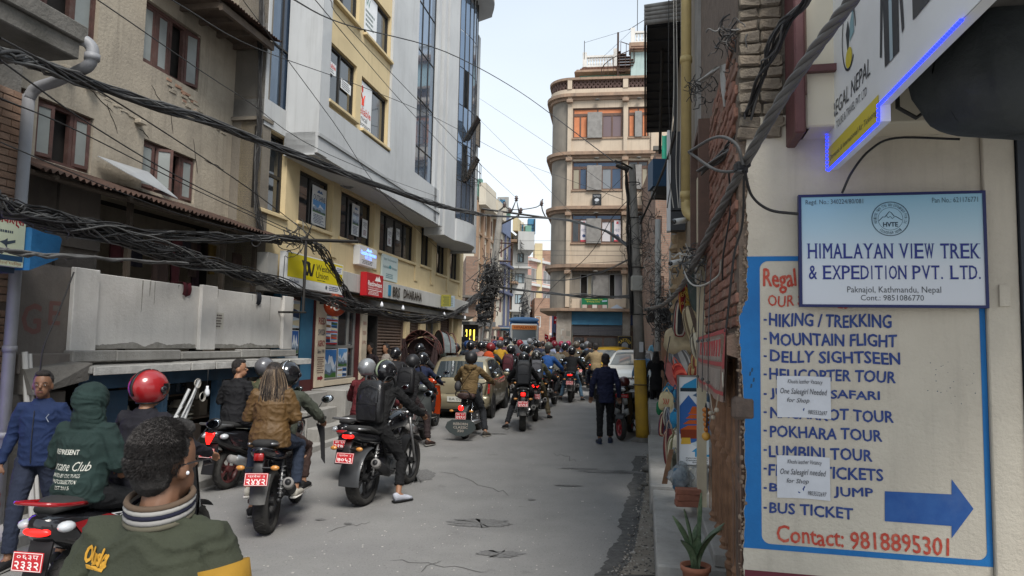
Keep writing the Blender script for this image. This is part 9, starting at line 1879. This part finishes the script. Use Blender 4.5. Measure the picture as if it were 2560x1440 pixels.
car('pale taxi with yellow roof deep in the crowd',V((px_x(1255,33),33,gz(33))),D(-6),PR,3.5,1.55,.93,mat('taxi_pale',(.42,.36,.2),.35,coat=.5),glass_y=dict(top=[(.075,.33,'rear_window'),(2.08,2.6,'windscreen')],side=[(.42,1.6)],mirror=2.2))
car('silver white car facing the camera deep in the crowd',V((px_x(1318,40),42,gz(42)+.05)),D(184),PR2,3.85,1.65,.96,WPt,glass_y=dict(top=[(.1,.33,'rear_window'),(2.02,2.93,'windscreen')],side=[(.45,1.1),(1.2,2.0)],mirror=2.3))
tr=thing('truck','small blue roofed truck with orange banner over its windscreen, far down the street','truck',V((px_x(1310,48),48,gz(48))),0);m=MB().use(mat('truck_blue',(.03,.09,.22),.4));m.box(-1.0,1.0,0.3,5,.5,2.75,.08);m.obj('body',None,tr)
m=MB().use(mat('truck_face',(.45,.44,.4),.4));m.box(-.95,.95,0,.299,.45,2.6,.1);m.obj('cab',None,tr);m=MB().use(flatcol('c8793a'));m.box(-.85,.85,-.05,-.001,2.2,2.5);text(m.use(flatcol('7a2c18')),'HIMALAYAN',-.7,.7,2.27,2.43,-.052,bold=.02);m.obj('banner',None,tr)
m=MB().use(mat('truck_glass',(.12,.14,.15),.1));m.box(-.8,.8,-.02,-.001,1.5,2.18);m.obj('windscreen',None,tr);m=MB().use(mat('blue_tarp',(.04,.10,.2),.8));m.smooth=True;loft(m,[(.2,2.8,.9,.1),(1,2.9,1.05,.2),(4,2.85,1.05,.2),(5,2.8,.9,.1)]);m.obj('roof_load',None,tr)
for s in(-1,1):wheel(tr,.8,.4,.22,x=s*.85,disc=False)
# crowd: prototypes, then individual copies
CR=random.Random(77)
def mk(col):return cm(col,.85,bump=.2,bs=40)
base_j,base_b,base_h=mk('303034'),mk('2a2b30'),M['black_gloss']
pa=person('p',(0,-50,0),0,pose_ride(.80,.1,.66,1.0),'303034','2a2b30',head='helmet',scale=.96,near=False,fat=1.12)
pb=person('p',(0,-50,0),0,pose_ride(.80,.04,.6,1.0,'peg'),'303034','2a2b30',head='hair',near=False,fat=1.1)
pc=person('p',(0,-50,0),0,pose_stand(.08),'303034','2a2b30',head='hair',near=False,fat=1.05)
pd=person('p',(0,-50,0),0,pose_stand(.03),'303034','2a2b30',head='hair',near=False,longhair=.35,fat=.95,coat=.3)
jm,bm_=[c for c in pa.children if c.name.startswith('jacket')][0].data.materials[0].name,[c for c in pa.children if c.name.startswith('trousers')][0].data.materials[0].name
fm=motorcycle('p',V((0,-60,0)),0,lamp='bar')
bt=thing('p','p','bike',(0,-60,0));far_m=MB().use(M['black']);far_m.smooth=True
protos_hidden=[pa,pb,pc,pd,fm]
bpd=bpy.data.objects
def put(proto,px,d,label,j,b_='2a2b30',h=None,rz=0,bike=None,s=1.0,dz=0,py=None,skin=None,group='people in the traffic jam'):
 rem={jm:mk(j),bm_:mk(b_)}
 if h:rem[M['black_gloss'].name]=cm(h,.3) if h!='gloss' else M['black_gloss']
 x=px_x(px,d);p=V((x,d,gz(d)+dz));o=copy_tree(proto,None,p,rz,label,rem);o['group']=group;o['label']=label;o.scale=(s,)*3
 if bike:bk=copy_tree(fm,None,p-V((math.sin(-rz)*.28,math.cos(rz)*.28,0)),rz,bike);bk['group']='motorcycles in the traffic jam'
 return o
R_=D(-9)
L_=[(pa,985,15.6,'black helmeted rider between the two women and the grey scooter rider','1c1c20','2a2b30',0,'dark motorcycle behind the backpack rider near the roller shutter',0),(pa,1043,17.5,'helmeted rider just left of the gold car roof','2c2c30','2a2b30',0,'dark motorcycle at the left of the gold car',0),(pb,1112,21.0,'bareheaded rider in dark green beside the rickshaws','2c3430','2a2b30',0,'motorcycle below the rickshaw hoods',0),(pa,1136,20.0,'black helmeted rider in charcoal above the gold car','26282a','2a2b30',0,'motorcycle just beyond the gold car',0),(pa,1164,24.0,'rider in blue helmet beyond the gold car','1f2a3a','2a2b30','1f3c6c','motorcycle of the blue helmeted rider',0),(pa,1174,22.0,'dark helmeted rider just right of the blue helmet','1c1d22','2a2b30',0,'motorcycle right of the blue helmet',0),(pa,1199,21.5,'rider in dusty pink with black helmet','8c6c68','2a2b30',0,'motorcycle of the rider in dusty pink',0),(pa,1223,20.5,'rider with orange scarf and red white helmet','26262a','2a2b30','7a2a2c','motorcycle of the orange scarf rider',0),(pa,1248,25.0,'rider in mustard puffer jacket','a8801c','2a2b30','4a4c50','motorcycle of the mustard jacket rider',0),(pa,1274,20.8,'rider in black with maroon backpack','18181c','2a2b30',0,'motorcycle of the maroon backpack rider',0),(pa,1297,28.0,'rider with red helmet and grey coat behind the charcoal backpack','4a4a50','2a2b30','8a1c28','motorcycle of the red helmeted rider',0),(pa,1314,18.6,'tall black helmet between the two centre backpack riders','34363a','2a2b30',0,'motorcycle hidden between the centre riders',.08),(pb,1328,25.0,'person in beige headscarf behind the camouflage rider','8c7c60','2a2b30',0,None,0),(pa,1338,30.0,'black white helmeted rider above the camouflage rider','202228','2a2b30',0,'motorcycle above the camouflage rider',0),(pb,1349,28.0,'bareheaded person in navy seen between helmets','1a2238','2a2b30',0,'motorcycle under the navy shirt',0),(pb,1367,19.6,'passenger in bright blue T shirt','2c5a9c','23252a',0,'motorcycle with lit lamp under the blue T shirt passenger',0),(pa,1372,24.5,'rider in grey check with muted cap','55585c','2a2b30','5a5f58','motorcycle right of the blue T shirt',0),(pa,1386,27.0,'rider in pale check shirt with maroon white helmet','8088a0','2a2b30','6c1c28','motorcycle of the maroon white helmet',0),(pa,1401,30.0,'rider in navy with magenta helmet','1c2440','2a2b30','8a1c40','motorcycle of the magenta helmet',0),(pa,1410,24.0,'rider in brown jacket left of the black sweatshirt rider','4a3c28','2a2b30',0,'motorcycle of the brown jacket rider',0),(pa,1429,21.5,'rider in black sweatshirt and blue jeans with feet on the road','101114','4a6478',0,'motorcycle with round lit lamp under the blue jeans rider',0),(pa,1440,27.5,'rider in olive brown behind the black sweatshirt rider','504838','2a2b30','5a5248','motorcycle right behind the jeans rider',0),(pa,1457,28.0,'rider in teal shirt near the corner shop','34646c','2a2b30','3a3c40','motorcycle of the teal shirt rider',0),(pb,1475,25.5,'bareheaded rider in black near the corner shop window','16171a','2a2b30',0,'motorcycle of the bareheaded rider in black',.12),(pb,1490,22.0,'man in beige jacket and dark trousers on a motorcycle','9c8866','26283a',0,'motorcycle with orange lit tail lights under the beige jacket',.05),(pc,1162,40.0,'standing man in black at the left before the yellow lit shop','16171a','2a2b30',0,None,.25),(pc,1177,39.0,'standing person in dark clothes right of the first before the yellow lit shop','1e1c22','2a2b30',0,None,.15),(pc,1191,36.0,'standing person in black beside the lattice pole foot','141518','2a2b30',0,None,.05),(pc,1228,44.0,'person in pink among the far crowd','8c4c50','2a2b30',0,None,.1),(pc,1236,46.0,'person in rose red in the far crowd beside the one in pink','7c3038','2a2b30',0,None,.1),(pa,1251,38.0,'far rider with orange red helmet','4a4a4c','2a2b30','a83820',None,.1),(pa,1266,40.0,'far rider in black above the maroon backpack','15161a','2a2b30',0,None,.3),(pa,1333,36.0,'far rider in black in front of the silver car','1a1b20','2a2b30',0,None,0),(pc,1385,38.0,'person in bright red standing high above the crowd','a01828','2a2b30',0,None,.35),(pc,1244,45.0,'person in white among the far crowd','8c8a88','2a2b30',0,None,0),(pc,1608,20.5,'person in light blue shirt behind the yellow footed pole','6c92b8','2a2b30',0,None,0),(pd,1640,19.5,'woman in long black kurta walking on the right','17171a','17171a',0,None,0),(pd,1638,27.5,'woman in pale blue and yellow beyond the one in black','6ca0b8','6ca0b8',0,None,.2),(pd,927,17.2,'woman with tied hair standing by the open shop door','2a2024','2a2b30',0,None,0),(pd,966,17.8,'woman smiling beside the roller shutter','a09890','2a2b30',0,None,0),(pc,1205,30.0,'bareheaded man at the foot of the lattice pole','22242c','2a2b30',0,None,0),(pa,1286,33.0,'far rider in grey beside the pale taxi','3c3e44','2a2b30',0,None,0),(pa,1357,33.0,'far rider in brown before the red flags','5c4a40','2a2b30','3a2c2c',None,0),(pa,1148,26.5,'rider in dark green deep in the crowd right of the office pillars','2c3a30','2a2b30',0,'motorcycle of the dark green rider',0),(pb,1186,27.5,'bareheaded rider in grey near the lattice pole foot','4c4e54','2a2b30',0,'motorcycle of the grey rider',0),(pa,1212,25.0,'rider in brown beneath the cable knot','4a3a2c','2a2b30',0,'motorcycle beneath the cable knot',0),(pa,1236,30.0,'rider in slate blue left of the mustard jacket','3a4a60','2a2b30','2a2c50',0 or 'motorcycle left of the mustard jacket',0),(pa,1262,29.0,'rider in plum behind the mustard jacket','4a2c3c','2a2b30',0,'motorcycle behind the mustard jacket',0),(pa,1305,24.0,'rider in wine red between the maroon backpack and the camouflage rider','5a1c24','2a2b30',0,'motorcycle of the wine red rider',0),(pa,1322,33.0,'rider in pale grey before the silver car','7c7e80','2a2b30','7a7c80','motorcycle of the pale grey rider',0),(pb,1393,22.5,'bareheaded rider in stone grey beside the brown jacket','6a6860','2a2b30',0,'motorcycle of the stone grey rider',0),(pa,1447,31.5,'rider in rust orange by the corner shop shutter','8a4a2c','2a2b30',0,'motorcycle of the rust orange rider',0),(pa,1468,30.0,'rider in denim blue by the corner shop window','3c506c','2a2b30','6a6c70','motorcycle of the denim blue rider',0),(pa,1420,33.0,'far rider with pink helmet beside the poster covered pier','3a2a3c','2a2b30','9c3858',None,0)]
for pr_,px,d,lab,j,b_,h,bk,dz in L_:
 face_cam='by the open' in lab or 'smiling' in lab
 o=put(pr_,px,d,lab,j,b_,h or None,D(150) if face_cam else R_+CR.uniform(-.15,.15),bk,CR.uniform(.96,1.03),dz)
for lab,col,w,lb in(('maroon backpack','4a1c26',.3,'maroon backpack in the middle of the crowd'),):
 o=[x for x in C.objects if x.get('label','')=='rider in black with maroon backpack'][0];backpack(lb,loc(o,0,-.08,.92),o.rotation_euler[2],.32,.5,.15,col)
for px,d,z,lab in((1222,20.2,1.38,'orange scarf on the shoulders of the rider in the red white helmet'),):
 m=MB().use(cm('b8481c',.9));m.smooth=True;x=px_x(px,d);m.ball((x,d-.1,z+gz(d)),(.15,.12,.14),12);m.prism([(x-.05,z+gz(d)),(x+.17,z+gz(d)),(x+.12,z-.35+gz(d))],d-.24,d-.2);tag(m.obj('scarf',None),lab,'scarf')
def drop(o):
 for c in list(o.children):drop(c)
 bpd.remove(o)
for o in protos_hidden+[bt]:drop(o)
def rickshaw(px,d,col,rib,lab,turn):
 p=V((px_x(px,d),d,gz(d)));t=thing('cycle_rickshaw',lab,'rickshaw',p,turn,'cycle rickshaws at the kerb');hm=mat('hood'+col,H3(col),.8,shade(col,.55),7,.6,20);m=MB().use(hm);m.smooth=True
 m.grid(lambda a,q:(.50*math.cos(PI*a),.45*q-.1*q*q,1.45+.62*math.sin(PI*a)*(1-.25*q)-.05*abs(math.sin(a*26))*0),24,8);m.grid(lambda a,q:(.48*math.cos(PI*a)*(1-q*.98),.32,1.45+.44*math.sin(PI*a)*(1-q)),16,4) if rib else None;m.obj('hood',None,t)
 m=MB().use(mat('hoop',(.09,.03,.025),.6));m.smooth=True
 for y in(0,.2,.38):m.tube([(.51*math.cos(PI*a/14),y,1.45+.63*(1-.3*y)*math.sin(PI*a/14)) for a in range(15)],.016,5)
 if rib:
  for k in range(9):a=PI*(k+.5)/9;m.tube([(.1*math.cos(a),-.02,1.88+.05*math.sin(a)),(.5*math.cos(a),-.02,1.45+.62*math.sin(a))],.010,4)
 m.obj('hoop',None,t)
 m=MB().use(cm('4a3a34',.8));m.box(-.45,.45,0,.45,.75,.95,.04);m.box(-.45,.45,.40,.46,.9,1.45,.02);m.obj('seat',None,t)
 if rib:
  for s in(-1,1):m=MB().use(hm);m.smooth=True;m.grid(lambda a,q:(s*(.50-.22*a*(.4+q)),-.02+.02*math.sin(a*14),1.85-.95*q),8,8);m.obj('side_curtain',None,t)
 for s in(-1,1):wheel(t,.2,.34,.05,wire=True,x=s*.52,disc=False,rimcol=M['steel'])
 m=MB().use(M['frame_dk']);m.tube([(0,.2,.6),(0,1.2,.7),(0,1.5,1.0)],.02,6);m.box(-.4,.4,.0,.5,.55,.62);m.obj('frame',None,t);wheel(t,1.5,.34,.05,wire=True,disc=False);return t
rickshaw(1050,18.6,'3a2a2a',True,'cycle rickshaw with dark maroon patterned hood and spoked hoop',D(-10));rickshaw(1096,20.2,'6a7274',False,'cycle rickshaw with wrinkled grey plastic hood',D(-65))
